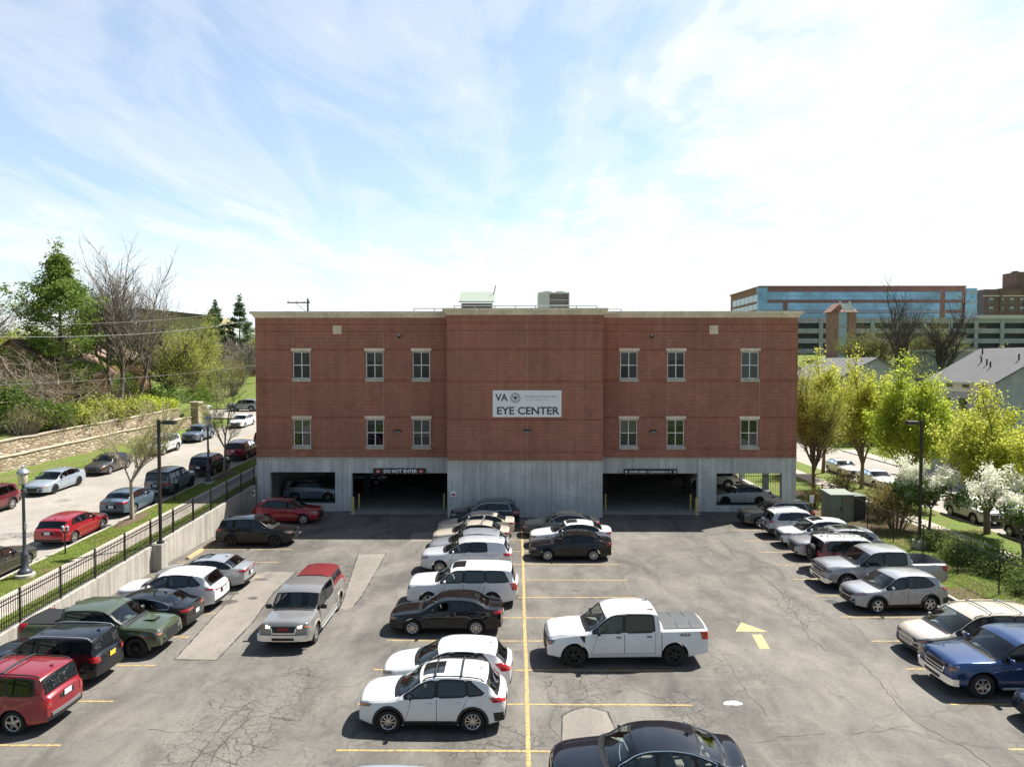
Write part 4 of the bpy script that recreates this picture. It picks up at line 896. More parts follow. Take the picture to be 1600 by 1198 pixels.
def vehicle(name, label, cat, x, y, rz, T, col, z=0.0, group=None, lod=2, style='five', seat=None, roof=None, tint=True, clad=None, rails=None, bars=False, sunroof=False, fin=True, plate=True, plate_y=False, chrome=False, tilt=None,
            chrome_bumper=False, tonneau=None, grille_bars=0, amber=True, lower=None, mirror=None, trimcol=None, steer=0.0, lit=False, brake=False, open_driver=False, step=None, lights='normal', handlecol=None, antenna=False, pano=False, third=False):
    S = Surf(T); root = thing(name, label, cat, (x, y, z), rz, group)
    if tilt: root.rotation_euler = (tilt[0], tilt[1], rz)
    P_ = PAINT[col]; kind = T['kind']; truck = kind == 'truck'
    clad = T.get('clad', 0) if clad is None else clad; Ln = S.Ln
    # ---- stations
    sp = {2: .055, 1: .075, 0: .12}[lod]
    aa = np.linspace(0, Ln, 900); tz = S.top(aa); arc = np.r_[0, np.cumsum(np.hypot(np.diff(aa), np.diff(tz)))]
    st_ = list(np.interp(np.linspace(0, arc[-1], int(arc[-1]/sp)+1), arc, aa))+[.02, .05, .09, Ln-.02, Ln-.05, Ln-.09]
    arch = []
    for c in S.xw:
        for t in np.linspace(0, math.pi, {2: 17, 1: 13, 0: 9}[lod]): arch.append(c-S.Ra*.9995*math.cos(t))
        arch += [c-S.Ra-.004, c+S.Ra+.004]
    st_ = [q for q in st_ if all(abs(q-k) > .014 for k in arch)] + arch
    st_ = sorted(st_); st2 = [st_[0]]
    for q in st_[1:]:
        if q-st2[-1] > .0025: st2.append(q)
    st_ = np.array(st2); ns = len(st_)
    # ---- section
    fr_lo = np.array([0, .05, .16, .30, .44, .58, .70, .79, .87, .95, 1.0]); ng = {2: 8, 1: 6, 0: 4}[lod]; gr = np.linspace(0, 1, ng+1)[1:]
    crown = [.95, .84, .68, .5, .3, .1, 0.0]
    zl, b_, ze = S.zlow(st_), S.be(st_), S.ze(st_); b_ = np.maximum(b_, zl+.05)
    rows = []                                                       # each row: (y, z) arrays over stations, from bottom centre up to top centre
    Y0 = S.Y(st_, zl)
    rows.append((0*st_, zl)); rows.append((Y0*.82, zl))
    for f in fr_lo: zz = zl+f*(b_-zl); rows.append((S.Y(st_, zz), zz))
    for g in gr: zz = b_+g*(ze-b_); rows.append((S.Y(st_, zz), zz))
    ye = S.Y(st_, ze)
    for c in crown: rows.append((ye*c, ze+S.dr*(1-c**2.4)))
    nr = len(rows); Yr = np.array([r[0] for r in rows]); Zr = np.array([r[1] for r in rows])
    YY = np.r_[Yr, -Yr[-2:0:-1]]; ZZ = np.r_[Zr, Zr[-2:0:-1]]; nc = len(YY)          # closed loop
    PTS = S.D(np.broadcast_to(st_, YY.shape), YY, ZZ)                 # nc x ns x 3
    iBelt, iCrown = 2+len(fr_lo)-1, 2+len(fr_lo)-1+ng
    # ---- windows
    def tz_(a): return float(S.ze(a))-.045
    def bz_(a): return float(S.belt0(a))+.04
    grid = np.linspace(S.ws[0], Ln-.02, 400); a0 = next(a for a in grid if tz_(a)-bz_(a) > .05)
    if S.sE: eb, et = S.sE
    else: eb = et = max(a for a in grid if a < S.bs[1]+.05 and tz_(a)-bz_(a) > .05)
    cuts = []
    g_ = .032
    if S.sC: cuts = [((a0, a0), (S.sB-g_, S.sB-g_+.01)), ((S.sB+g_, S.sB+g_+.01), (S.sC-g_*.7, S.sC-g_*.7-.04)), ((S.sC+g_*.7, S.sC+g_*.7-.04), (eb, et))]
    else: cuts = [((a0, a0), (S.sB-g_, S.sB-g_+.01)), ((S.sB+g_, S.sB+g_+.01), (eb, et))]
    if third and S.sC: pass
    wpol = []
    for (l0, h0), (l1, h1) in cuts:
        if max(l1, h1)-min(l0, h0) < .14: continue
        n = 9; lo, hi = [], []
        for t in np.linspace(0, 1, n):
            sl, sh = l0+(l1-l0)*t, h0+(h1-h0)*t; e = 1.0
            zl_, zh = bz_(sl), max(bz_(sh)+.012, tz_(sh)); rnd = .035*(max(0, 1-t/.10) if l0 > a0+.01 else 0)+.035*max(0, 1-(1-t)/.10)
            lo.append((sl, zl_+min(rnd, .3*(zh-zl_)))); hi.append((sh, zh-min(rnd, .3*(zh-zl_))))
        wpol.append((lo, hi))
    polys = [lo+hi[::-1] for lo, hi in wpol]
    wsr = (S.ws[0]+.05, S.ws[1]-.015); bsr = (S.bs[0]+.02, S.bs[1]-.015)
    hollow = lod >= 1
    if truck: bsr = (S.bs[0]+.012, S.bs[0]+.72*(S.bs[1]-S.bs[0]))
    F, FM = [], []
    bedo = S.bed if (S.bed and tonneau == 'open') else None
    for j in range(nc):
        j2 = (j+1) % nc; jj = j if j < nr-1 else nc-1-j                # band index from the bottom
        for i in range(ns-1):
            sm_ = (st_[i]+st_[i+1])/2; ym = abs(YY[j, i]+YY[j2, i])/2; zm = (ZZ[j, i]+ZZ[j, i+1]+ZZ[j2, i]+ZZ[j2, i+1])/4
            mi = 0
            if jj <= 1: mi = 1
            elif jj >= iBelt and jj < iCrown and hollow:
                if any(inpoly(p, sm_, zm) for p in polys): continue
            elif jj >= iCrown:
                tt = ym/max(.05, float((ye[i]+ye[i+1])/2))
                if hollow and tt < .955 and (wsr[0] < sm_ < wsr[1] or (kind != 'boxy' and bsr[0] < sm_ < bsr[1])): continue
                if bedo and bedo[0] < sm_ < bedo[1] and tt < .93: continue
            if roof and jj >= iCrown-1 and S.ws[1]-.04 < sm_ < S.bs[0]+.03: mi = 2
            F.append((j*ns+i, j*ns+i+1, j2*ns+i+1, j2*ns+i)); FM.append(mi)
    # end caps as grids that share the rim positions
    V = PTS.reshape(-1, 3); V = list(map(tuple, V))
    for e, i in ((0, 0), (1, ns-1)):
        prev = None; cols = [-1, -.84, -.6, -.3, 0, .3, .6, .84, 1]
        for k in range(1, iCrown+1):
            a_ = st_[i]; row = [S.D(a_, Yr[k, i]*c, Zr[k, i]+(0 if k < iCrown else S.dr*(1-abs(c)**2.4))) for c in cols]
            o = len(V); V += [tuple(p) for p in row]
            if prev is not None:
                for c in range(len(cols)-1): F.append((prev+c, prev+c+1, o+c+1, o+c) if e == 0 else (prev+c+1, prev+c, o+c, o+c+1)); FM.append(0)
            prev = o
    me = bpy.data.meshes.new('body'); me.from_pydata(V, [], F)
    for m in (P_, M_under, PAINT[roof] if roof else P_): me.materials.append(m)
    me.polygons.foreach_set('material_index', np.array(FM, dtype=np.int32)); me.polygons.foreach_set('use_smooth', np.ones(len(F), dtype=bool)); me.set_sharp_from_angle(angle=R(38)); me.update()
    bo = bpy.data.objects.new('body', me); COL.objects.link(bo); bo.parent = root
    # ---- glass
    gl_dark = mat('dark_glass', (0.012, 0.015, 0.018), 0.04, 0, 0, 0.9)
    for sg in (1, -1):
        for k, (lo, hi) in enumerate(wpol):
            if open_driver and k == 0 and sg == open_driver: 
                b = MB(); loopstrip(b, S.side(sg, .006), polys[k], .032, .02); b.build('window_frame', M_frit, root); continue
            b = MB(); patch(b, S.side(sg, .003), lo, hi, nv=4)
            wn = b.build('window', (gl_dark if not hollow else (M_glt if (tint and k > 0) else M_gl)), root, 60)
            b = MB(); loopstrip(b, S.side(sg, .006), polys[k], .030, .022); fr_ = b.build('frame', M_frit, wn)
        if trimcol:
            lo, hi = [], []
            for t in np.linspace(0, 1, 24):
                sl, sh = a0+(eb-a0)*t, a0+(et-a0)*t; lo.append((sl, bz_(sl))); hi.append((sh, max(bz_(sh)+.012, tz_(sh))))
            b = MB(); loopstrip(b, S.side(sg, .009), lo+hi[::-1], .042, -.020); b.build('window_trim', trimcol, root)
        # B pillar cover
        zt_ = np.linspace(bz_(S.sB), tz_(S.sB), 5)
        b = MB(); patch(b, S.side(sg, .0045), [(S.sB-g_-.005, q) for q in zt_], [(S.sB+g_+.005, q) for q in zt_]); b.build('pillar_cover', M_frit, root)
    for nm, (q0, q1), gm in (('windscreen', wsr, M_wsg), ('rear_window', bsr, M_glt if tint and kind != 'sedan' else M_gl)):
        # ruled by stations spaced along the profile
        aa2 = np.linspace(q0, q1, 30); ar2 = np.r_[0, np.cumsum(np.hypot(np.diff(aa2), np.diff(S.top(aa2))))]; sg_ = np.interp(np.linspace(0, ar2[-1], 11), ar2, aa2)
        lim = .93
        f3, f6 = S.topm(.004), S.topm(.0065)
        b = MB(); T2 = np.linspace(-lim, lim, 17); A2, B2 = np.meshgrid(sg_, T2, indexing='ij'); Pp = f3(A2, B2).reshape(-1, 3)
        b.add(Pp, [(i*17+j, i*17+j+1, (i+1)*17+j+1, (i+1)*17+j) for i in range(10) for j in range(16)])
        wn = b.build(nm, gl_dark if not hollow or (kind == 'boxy' and nm == 'rear_window') else gm, root, 60)
        b = MB()
        sg2 = np.r_[q0-.012*(q1-q0)/.7, sg_, q1+.012*(q1-q0)/.7]
        def gridp(A, B):
            A2, B2 = np.meshgrid(A, B, indexing='ij'); n, m_ = A2.shape; b.add(f6(A2, B2).reshape(-1, 3), [(i*m_+j, i*m_+j+1, (i+1)*m_+j+1, (i+1)*m_+j) for i in range(n-1) for j in range(m_-1)])
        d_ = (q1-q0); e0 = .05 if nm == 'windscreen' else (.07 if kind == 'sedan' else .14)
        gridp(sg2, [-.985, -.95, -lim+.02]); gridp(sg2, [lim-.02, .95, .985]); gridp([q0-.015*min(1, d_/.5), q0+e0*d_], np.linspace(-.98, .98, 15)); gridp([q1-e0*d_, q1+.012*min(1, d_/.5)], np.linspace(-.98, .98, 15))
        b.build('frame', M_frit, wn, 60)
    b = MB(); A2, B2 = np.meshgrid([S.ws[0]-.085, S.ws[0]-.03, S.ws[0]+.035], np.linspace(-.9, .9, 13), indexing='ij'); b.add(S.topm(.006)(A2, B2).reshape(-1, 3), [(i*13+j, i*13+j+1, (i+1)*13+j+1, (i+1)*13+j) for i in range(2) for j in range(12)])
    b.build('cowl', M_blk, root, 60)
    if lod == 2:                                                     # wipers
        f9 = S.topm(.02)
        for t0, t1 in ((.72, .08), (-.02, -.62)):
            b = MB(); b.path([f9(S.ws[0]+.02, t0), f9(S.ws[0]+.06, (t0*2+t1)/3), f9(S.ws[0]+.085, t1)], .009, 4); b.build('wiper', M_blk, root)
    # ---- doors
    if lod >= 1:
        zb0, zt0 = S.sill+.15, -.02
        ra = S.Ra+.07
        dsp = [(S.xw[0]+ra+.02, a0+.18, S.sB, S.sB)]
        rend = S.sC if S.sC else (eb+.02)
        dsp.append((S.sB+.018, S.sB+.018, min(rend, S.xw[1]-ra), rend if kind != 'truck' else eb+.03))
        for sg in (1, -1):
            for k, (l0, h0, l1, h1) in enumerate(dsp):
                n = 8; lo = [(l0+(l1-l0)*t, zb0) for t in np.linspace(0, 1, n)]; zm_ = lambda a: float(S.be(a))+zt0
                # three-row shape: follow the wheel arch by blending the lower edge in
                hi = [(h0+(h1-h0)*t, zm_(h0+(h1-h0)*t)) for t in np.linspace(0, 1, n)]
                b = MB(); e = .012
                lo2 = [(lo[0][0]-e, lo[0][1]-e)]+[(p[0], p[1]-e) for p in lo[1:-1]]+[(lo[-1][0]+e, lo[-1][1]-e)]; hi2 = [(hi[0][0]-e, hi[0][1])]+hi[1:-1]+[(hi[-1][0]+e, hi[-1][1])]
                patch(b, S.side(sg, .0025), lo2, hi2, nv=9); gp = b
                b = MB(); patch(b, S.side(sg, .006), lo, hi, nv=9, skirt=1, inner=S.side(sg, .0005)); dr_ = b.build('door', P_, root, 35)
                gp.build('door_gap', M_seam, dr_)
                hs = (h1-.20 if k == 0 else h1-.22); hz = float(S.be(hs))-.12
                b = MB(); p = S.side(sg, .022)(hs, hz); b.rbox(tuple(p), (.19, .035, .035), .012); b.build('handle', handlecol or P_, dr_, 40)
    # ---- lamps, grille, bumpers, plates
    q_in, zi0, zi1, q_out, zo0, zo1 = T['hl']; w0 = float(S.Y(0, zi1))
    for sg in (1, -1):
        fo, fi = S.end(False, .012), S.end(False, -.01)
        lo = [(sg*(q_in*w0/.80*.95 if False else q_in*w0*1.05), zi0), (sg*w0*.98, (zi0*.55+zo0*.45)), (sg*(w0+.18), zo0), (sg*(w0+.18+.9*w0*(q_out-1)), zo0+.04)]; hi = [(sg*q_in*w0*1.05, zi1), (sg*w0*.98, (zi1*.55+zo1*.45)), (sg*(w0+.18), zo1), (sg*(w0+.22+.9*w0*(q_out-1)), zo1+.0)]
        b = MB(); patch(b, fo, lo, hi, nu=10, nv=3, skirt=1, inner=fi); hl_ = b.build('headlight', M_lens if not lit else M_lens, root, 45)
        if lod >= 1:
            b = MB(); fd = S.end(False, .0145); m0 = (sg*(q_in*w0*1.05+.05)); cxa = q_in*w0*1.05; wl = (w0*.98-cxa)
            zc_ = (zi0+zi1)/2; hh = (zi1-zi0)*.33; b0_, b1_ = (.10, .95) if lit else (.15, .72)
            patch(b, fd, [(sg*(cxa+wl*b0_), zc_-hh), (sg*(cxa+wl*b1_), zc_-hh)], [(sg*(cxa+wl*b0_), zc_+hh), (sg*(cxa+wl*b1_), zc_+hh)], nu=4, nv=2); b.build('lamp_bowl', M_lampon if lit else mat('lamp_dark', (.07,.075,.08), .15, .6), hl_, 40)
            if amber:
                b = MB(); u0 = w0+.05; za = (zo0*.65+zo1*.35); patch(b, fd, [(sg*u0, za-.03), (sg*(u0+.12), za-.01)], [(sg*u0, za+.035), (sg*(u0+.12), za+.035)], nu=3, nv=1); b.build('indicator', M_amber, hl_, 40)
        q_in2, zi0, zi1, q_out2, zo0, zo1 = T['tl']; wr_ = float(S.Y(Ln, zi0)); fo, fi = S.end(True, .012), S.end(True, -.01)
        xo = wr_*q_out2 + (.16 if kind not in ('truck', 'boxy') else .10)
        lo = [(sg*q_in2*wr_, zi0), (sg*wr_*.98, (zi0+zo0)/2), (sg*xo, zo0+.02)]; hi = [(sg*q_in2*wr_, zi1), (sg*wr_*.98, (zi1+zo1)/2), (sg*xo, zo1-.01)]
        zcap = float(S.ze(Ln))
        b = MB(); patch(b, fo, lo, hi, nu=8, nv=3, skirt=1, inner=fi); tl_ = b.build('tail_light', M_brake if brake else M_tail, root, 45)
        if lod == 2:
            q_in, zi0, zi1, q_out, zo0, zo1 = T['tl']; zq = (zi0+zi1)/2
            b = MB(); patch(b, S.end(True, .0145), [(sg*(q_in*wr_+.03), zq-.022), (sg*wr_*.95, zq-.022)], [(sg*(q_in*wr_+.03), zq+.022), (sg*wr_*.95, zq+.022)], nu=4, nv=1); b.build('reverse_lamp', M_lens, tl_, 40)
        q_in, zi0, zi1, q_out, zo0, zo1 = T['hl']
    gq, gz0, gz1 = T['grille']; gw = gq*w0*1.35
    fo, fi = S.end(False, .010), S.end(False, -.02)
    if T.get('bodygrille') is None:
        b = MB(); patch(b, fo, [(-gw*.86, gz0), (gw*.86, gz0)], [(-gw, gz1), (gw, gz1)], nu=12, nv=4, skirt=1, inner=fi); go = b.build('grille', M_blk, root, 40)
        fb = S.end(False, .016)
        for k in range(grille_bars):
            zc_ = gz0+(gz1-gz0)*(k+.7)/(grille_bars+.4); b = MB(); patch(b, fb, [(-gw*.92, zc_-.014), (gw*.92, zc_-.014)], [(-gw*.93, zc_+.014), (gw*.93, zc_+.014)], nu=12, nv=1, skirt=1, inner=fo); b.build('grille_bar', M_chrome, go, 40)
        if chrome or chrome_bumper:
            b = MB(); loopstrip(b, S.end(False, .018), [(-gw*.86, gz0), (gw*.86, gz0), (gw, gz1), (-gw, gz1)], .03, .012); b.build('grille_surround', M_chrome, go, 40)
    fo, fi = S.end(False, .012), S.end(False, -.02); zl0 = float(S.zlow(0))
    zb1 = min(gz0-.02, zl0+.16); u1 = w0+.22
    if chrome_bumper:
        zb = gz0-.06; fB, fBi = S.end(False, .07), S.end(False, -.03)
        b = MB(); patch(b, fB, [(-u1-.10, zb-.23), (u1+.10, zb-.23)], [(-u1-.10, zb), (u1+.10, zb)], nu=20, nv=3, skirt=1, inner=fBi); bp_ = b.build('front_bumper', M_chrome, root, 40)
        b = MB(); patch(b, S.end(False, .073), [(-.42, zb-.20), (.42, zb-.20)], [(-.42, zb-.09), (.42, zb-.09)], nu=8, nv=1); b.build('bumper_opening', M_blk, bp_)
        fR, fRi = S.end(True, .07), S.end(True, -.03); wr_ = float(S.Y(Ln, .6))
        b = MB(); patch(b, fR, [(-wr_-.12, .58), (wr_+.12, .58)], [(-wr_-.12, .80), (wr_+.12, .80)], nu=16, nv=3, skirt=1, inner=fRi); b.build('rear_bumper', M_chrome, root, 40)
    else:
        b = MB(); patch(b, fo, [(-u1*.72, zl0+.005), (u1*.72, zl0+.005)], [(-u1*.80, zb1), (u1*.80, zb1)], nu=16, nv=2, skirt=1, inner=fi); b.build('front_bumper', M_blk, root, 40)
        fR, fRi = S.end(True, .012), S.end(True, -.02); zr0 = float(S.zlow(Ln)); wr_ = float(S.Y(Ln, .5)); h_ = .26 if clad else .13; ur = wr_+(.30 if clad else .0)
        b = MB(); patch(b, fR, [(-ur*.95, zr0+.005), (ur*.95, zr0+.005)], [(-ur, zr0+h_), (ur, zr0+h_)], nu=16, nv=2, skirt=1, inner=fRi); b.build('rear_bumper', M_blk, root, 40)
        if lod == 2:
            for sg in (1, -1):
                b = MB(); patch(b, S.end(False, .014), [(sg*w0*.70, zb1+.02), (sg*w0*1.0, zb1+.05)], [(sg*w0*.72, zb1+.12), (sg*w0*1.0, zb1+.14)], nu=3, nv=1); b.build('fog_lamp_recess', M_blk, root, 40)
    if plate:
        zp = T['plate']; P0 = S.end(True, .02)(0.0, zp); b = MB(); b.rbox((float(P0[0])-.006, 0, zp), (.012, .31, .16), .004); b.build('number_plate', M_platey if plate_y else M_plate, root)
        b = MB(); patch(b, S.end(True, .008), [(-.30, zp-.11), (.30, zp-.11)], [(-.30, zp+.11), (.30, zp+.11)], nu=6, nv=2); b.build('plate_recess', M_seam if not truck else P_, root)
    # ---- cladding
    if clad:
        cm = {1: M_blk}.get(clad, None) or (M_blk if clad is True else PAINT[clad] if isinstance(clad, str) else M_blk)
        for sg in (1, -1):
            for c in S.xw:
                b = MB(); t = np.linspace(-.18, math.pi+.18, 22); lo = [(c-(S.Ra-.004)*math.cos(q), S.r+(S.Ra-.004)*math.sin(q)) for q in t]; hi = [(c-(S.Ra+.065)*math.cos(q), S.r+(S.Ra+.065)*math.sin(q)) for q in t]
                patch(b, S.side(sg, .014), lo, hi, nu=21, nv=1, skirt=1, inner=S.side(sg, -.004)); b.build('wheel_arch', cm, root, 40)
            b = MB(); l0, l1 = S.xw[0]+S.Ra+.05, S.xw[1]-S.Ra-.05
            patch(b, S.side(sg, .014), [(l0, S.sill+.005), (l1, S.sill+.005)], [(l0, S.sill+.145), (l1, S.sill+.145)], nu=12, nv=2, skirt=1, inner=S.side(sg, -.004)); b.build('rocker_trim', cm, root, 40)
    if step:
        for sg in (1, -1):
            b = MB(); b.path([tuple(S.side(sg, .06)(a, .36)-np.array([0, 0, .02])) for a in np.linspace(S.xw[0]+S.Ra+.12, S.xw[1]-S.Ra-.12, 8)], .05, 8); b.build('side_step', step, root, 50)
    # ---- mirrors
    mm = PAINT[mirror] if mirror in PAINT else (M_blk if mirror == 'black' else P_)
    for sg in (1, -1):
        ms = a0+.16; mz = bz_(ms)+.07; big = 1.25 if truck else 1.0; p = S.side(sg, .125 if not truck else .17)(ms, mz)
        b = MB(); b.rbox(tuple(p), (.10*big, .20*big, .14*big), .04); mo = b.build('mirror', mm, root, 50)
        q = S.side(sg, -.01)(ms, mz-.03); b = MB(); b.tube(tuple(q), (float(p[0]), float(p[1])-sg*.06, float(p[2])-.04), .025, n=6); b.build('mirror_arm', M_blk, mo)
    # ---- wheels
    wx = [float(S.D(c, S.hw, S.r)[0]) for c in S.xw]; tm, rm = wheel_meshes(S.r, T['tw'], style)
    for i, xw_ in enumerate(wx):
        for sg in (1, -1):
            o = bpy.data.objects.new('wheel', tm); COL.objects.link(o); o.parent = root; yy = sg*(float(S.Y(S.xw[i]+S.Ra+.02, S.r))-T['tw']/2+.004)
            o.location = (xw_, yy, S.r-.004); o.rotation_euler = (0, random.Random(i+sg+int(x*10)).uniform(0, 6), (0 if sg > 0 else math.pi)+(steer if i == 0 else 0))
            r2 = bpy.data.objects.new('rim', rm); COL.objects.link(r2); r2.parent = o
    # ---- roof things
    zr_top = float(S.top((S.ws[1]+S.bs[0])/2)); ye_f = S.topm(0)
    if rails:
        for sg in (1, -1):
            a1, a2 = S.ws[1]+.12, S.bs[0]-.10; f = S.topm(.045); f0 = S.topm(-.005)
            pts = [f0(a1-.06, sg*.93)]+[f(a, sg*.93) for a in np.linspace(a1+.05, a2-.05, 9)]+[f0(a2+.06, sg*.93)]; b = MB(); b.path([tuple(p) for p in pts], .020, 6); b.build('roof_rail', rails, root, 60)
    if bars:
        for a in (S.ws[1]+.42, S.ws[1]+1.15) if bars is True else bars:
            f = S.topm(.075); pts = [tuple(f(a, t)) for t in np.linspace(-.92, .92, 9)]; b = MB(); b.path(pts, .028, 6); b.build('roof_bar', M_blk if bars is True else M_gal, root, 60)
    if sunroof or pano:
        a1, a2 = (S.ws[1]+.10, S.ws[1]+.62) if not pano else (S.ws[1]+.04, S.bs[0]-.55); A2, B2 = np.meshgrid(np.linspace(a1, a2, 6), np.linspace(-.58, .58, 9), indexing='ij')
        b = MB(); b.add(S.topm(.006)(A2, B2).reshape(-1, 3), [(i*9+j, i*9+j+1, (i+1)*9+j+1, (i+1)*9+j) for i in range(5) for j in range(8)]); b.build('sunroof', gl_dark, root, 60)
    if fin and not truck:
        a = S.bs[0]-.22; p = S.topm(0)(a, 0.0); b = MB(); b.add([(p[0]+.10, 0, p[2]-.003), (p[0]-.07, .03, p[2]-.003), (p[0]-.07, -.03, p[2]-.003), (p[0]-.06, 0, p[2]+.07)], [(0, 1, 3), (0, 3, 2), (1, 2, 3)]); b.build('antenna_fin', P_, root)
    if antenna:
        p = S.topm(0)(S.ws[0]-.22, .82); b = MB(); b.tube(tuple(p), (p[0]-.05, p[1], p[2]+.75), .006, .003, 4); b.build('antenna', M_blk, root)
    # ---- truck bed
    if S.bed:
        s0, s1 = S.bed; b = MB(); zz = [float(S.be(S.bs[1]+.02))+.06, S.sill+.14]
        for sg in (1, -1): patch(b, S.side(sg, .003), [(S.bs[1]+.0, zz[1]), (S.bs[1]+.022, zz[1])], [(S.bs[1]+.0, zz[0]), (S.bs[1]+.022, zz[0])], nv=6)
        b.build('cab_gap', M_seam, root)
        if tonneau == 'open':
            z0 = .80; zt = float(S.ze(s0+.3)); yi = float(S.Y(s0+.3, zt))*.93; xa, xb = float(S.D(s0, 0, zt)[0]), float(S.D(s1-.05, S.hw, zt)[0])
            b = MB(); b.quad((xa, -yi, z0), (xb, -yi, z0), (xb, yi, z0), (xa, yi, z0)); b.quad((xa, -yi, z0), (xa, -yi, zt+.05), (xb, -yi, zt+.05), (xb, -yi, z0)); b.quad((xa, yi, z0), (xb, yi, z0), (xb, yi, zt+.05), (xa, yi, zt+.05))
            b.quad((xa, -yi, z0), (xa, yi, z0), (xa, yi, zt+.05), (xa, -yi, zt+.05)); b.quad((xb, -yi, z0), (xb, -yi, zt+.04), (xb, yi, zt+.04), (xb, yi, z0))
            for sg in (1, -1):
                b.rbox((wx[1], sg*(yi-.12), z0+.12), (.95, .24, .26), .08)
                for k in range(7): b.box(xb+.1+k*.22, xb+.13+k*.22, sg*yi-(.012 if sg > 0 else 0), sg*yi+(.012 if sg < 0 else 0), z0+.3, zt)
            b.build('bed_liner', mat('bed_liner', (.20,.20,.21), .7, var=.15), root)
        elif tonneau in ('fold', 'soft'):
            n = 3 if tonneau == 'fold' else 1
            for k in range(n):
                aA, aB = s0+.02+(s1-s0-.06)*k/n+.012, s0+.02+(s1-s0-.06)*(k+1)/n-.012; A2, B2 = np.meshgrid([aA, (aA+aB)/2, aB], np.linspace(-.93, .93, 9), indexing='ij')
                def f(a, t): q = S.topm(.0)(a, t); q[..., 2] = float(S.top(a.mean()))+.012-.05*np.abs(t)**6; return q
                vs = f(A2, B2).reshape(-1, 3); b = MB(); b.add(vs, [(i*9+j, i*9+j+1, (i+1)*9+j+1, (i+1)*9+j) for i in range(2) for j in range(8)])
                lowv = vs.copy(); lowv[:, 2] -= .07; rg = [0*9+j for j in range(9)]+[9+8]+[18+j for j in range(8, -1, -1)]+[9]; m_ = len(rg); b.add(np.r_[vs[rg], lowv[rg]], [(i, m_+i, m_+(i+1) % m_, (i+1) % m_) for i in range(m_)])
                b.build('tonneau_panel' if n > 1 else 'tonneau_cover', mat('tonneau', (.085,.090,.095), .55) if n > 1 else mat('tonneau_soft', (.012,.012,.013), .7), root)
    # ---- cabin
    if hollow:
        sm_m = seat_mesh(M_seatg if seat == 'grey' else M_seat); zf = S.sill+.06+(.22 if truck else .06 if kind != 'sedan' else -.02)
        xs1 = float(S.Ln/2-(S.sB+.02)); xs2 = xs1-(.92 if not truck else .88)
        for xx in ([xs1, xs2] if lod == 2 else [xs1]):
            for sg in (1, -1):
                o = bpy.data.objects.new('seat', sm_m); COL.objects.link(o); o.parent = root; o.location = (xx, sg*.37, zf+.10); 
                if T['H'] > 1.6: o.scale = (1, 1, 1.05)
                elif xx == xs2: o.scale = (1, 1, .82)
                elif T['H'] < 1.5: o.scale = (1, 1, .93)
        bb = float(S.be(S.ws[0]+.35)); x0 = float(S.Ln/2-(S.ws[0]+.02)); hw_ = float(S.Y(S.ws[0]+.3, bb))-.06
        b = MB(); b.add([(x0+.02, -hw_, bb-.03), (x0+.02, hw_, bb-.03), (x0-.50, hw_, bb-.07), (x0-.50, -hw_, bb-.07), (x0-.62, hw_, bb-.28), (x0-.62, -hw_, bb-.28)], [(0, 1, 2, 3), (3, 2, 4, 5)])
        b.rbox((x0-.52, .37, bb-.04), (.2, .34, .10), .04)
        b.build('dashboard', mat('dash_grey', (.26,.27,.26), .7) if seat == 'grey' else M_dash, root, 30)
        b = MB(); cxs, czs = x0-.72, bb-.06; pts = [(cxs-.07*math.sin(t), .37+.18*math.cos(t), czs+.17*math.sin(t)) for t in np.linspace(0, 2*math.pi, 19)]; b.path(pts, .014, 5); b.build('steering_wheel', M_blk, root, 60)
    return root, S
# ------------------------------------------------------------------ the vehicles in their places
LEFT, RIGHTW, TOWARD, AWAY = math.pi, 0.0, -math.pi/2, math.pi/2
GL, GCL, GCR, GR, GS = 'cars parked along the retaining wall', 'cars in the middle row facing the wall side', 'cars in the middle row facing the other middle row', 'cars parked along the chain link fence', 'cars parked along the climbing street'
# --- along the retaining wall
red_suv, S = vehicle('parked_car', 'red boxy SUV with grey roof bars at near end of retaining wall row', 'SUV', -15.92, 21.15, LEFT-R(3), tmpl('boxy', 4.44, 1.81, 1.74, clad=0, plate=.98, tl=(.80,.76,.99,1.05,.76,.99)), 'red', group=GL, style='five', rails=M_blk, bars=True, clad=0)
b = MB(); patch(b, S.end(True, .03), [(-.62, .50), (.62, .50)], [(-.62, .60), (.62, .60)], nu=8, nv=2, skirt=1, inner=S.end(True, 0)); b.build('bumper_step', mat('grey_plastic', (.16,.16,.165), .6), red_suv)
b = MB(); patch(b, S.end(True, .016), [(-.34, 1.06), (.34, 1.06)], [(-.34, 1.12), (.34, 1.12)], nu=6, nv=1); b.build('tailgate_trim', M_chrome, red_suv)
rene, S = vehicle('parked_car', 'black boxy SUV with silver roof rails and yellow number plate', 'SUV', -16.15, 24.05, LEFT-R(2), tmpl('boxy', 4.24, 1.80, 1.69, plate=.92, tl=(.78,.84,1.04,1.04,.84,1.04)), 'navyblack', group=GL, style='darkfive', rails=M_gal, plate_y=True, clad=1)
tac, S = vehicle('pickup_truck', 'army green pickup with black bed cover parked nose out', 'pickup truck', -15.85, 26.5, RIGHTW, tmpl('truck', 5.39, 1.91, 1.80, r=.385, hl=(.62,.80,.94,1.10,.82,.94), grille=(.50,.56,.94), plate=.6), 'army', group=GL, style='darkmulti', tonneau='soft', clad='army')
b = MB(); A2, B2 = np.meshgrid([.62, .85, 1.02], np.linspace(-.26, .26, 4), indexing='ij'); q = S.topm(.05)(A2, B2); q[0, :, 2] += .02; b.add(q.reshape(-1, 3), [(i*4+j, i*4+j+1, (i+1)*4+j+1, (i+1)*4+j) for i in range(2) for j in range(3)])
b.build('hood_scoop', PAINT['army'], tac); b = MB(); b.path([tuple(S.topm(.03)(.60, t)) for t in (-.24, 0, .24)], .025, 5); b.build('scoop_mouth', M_blk, tac)
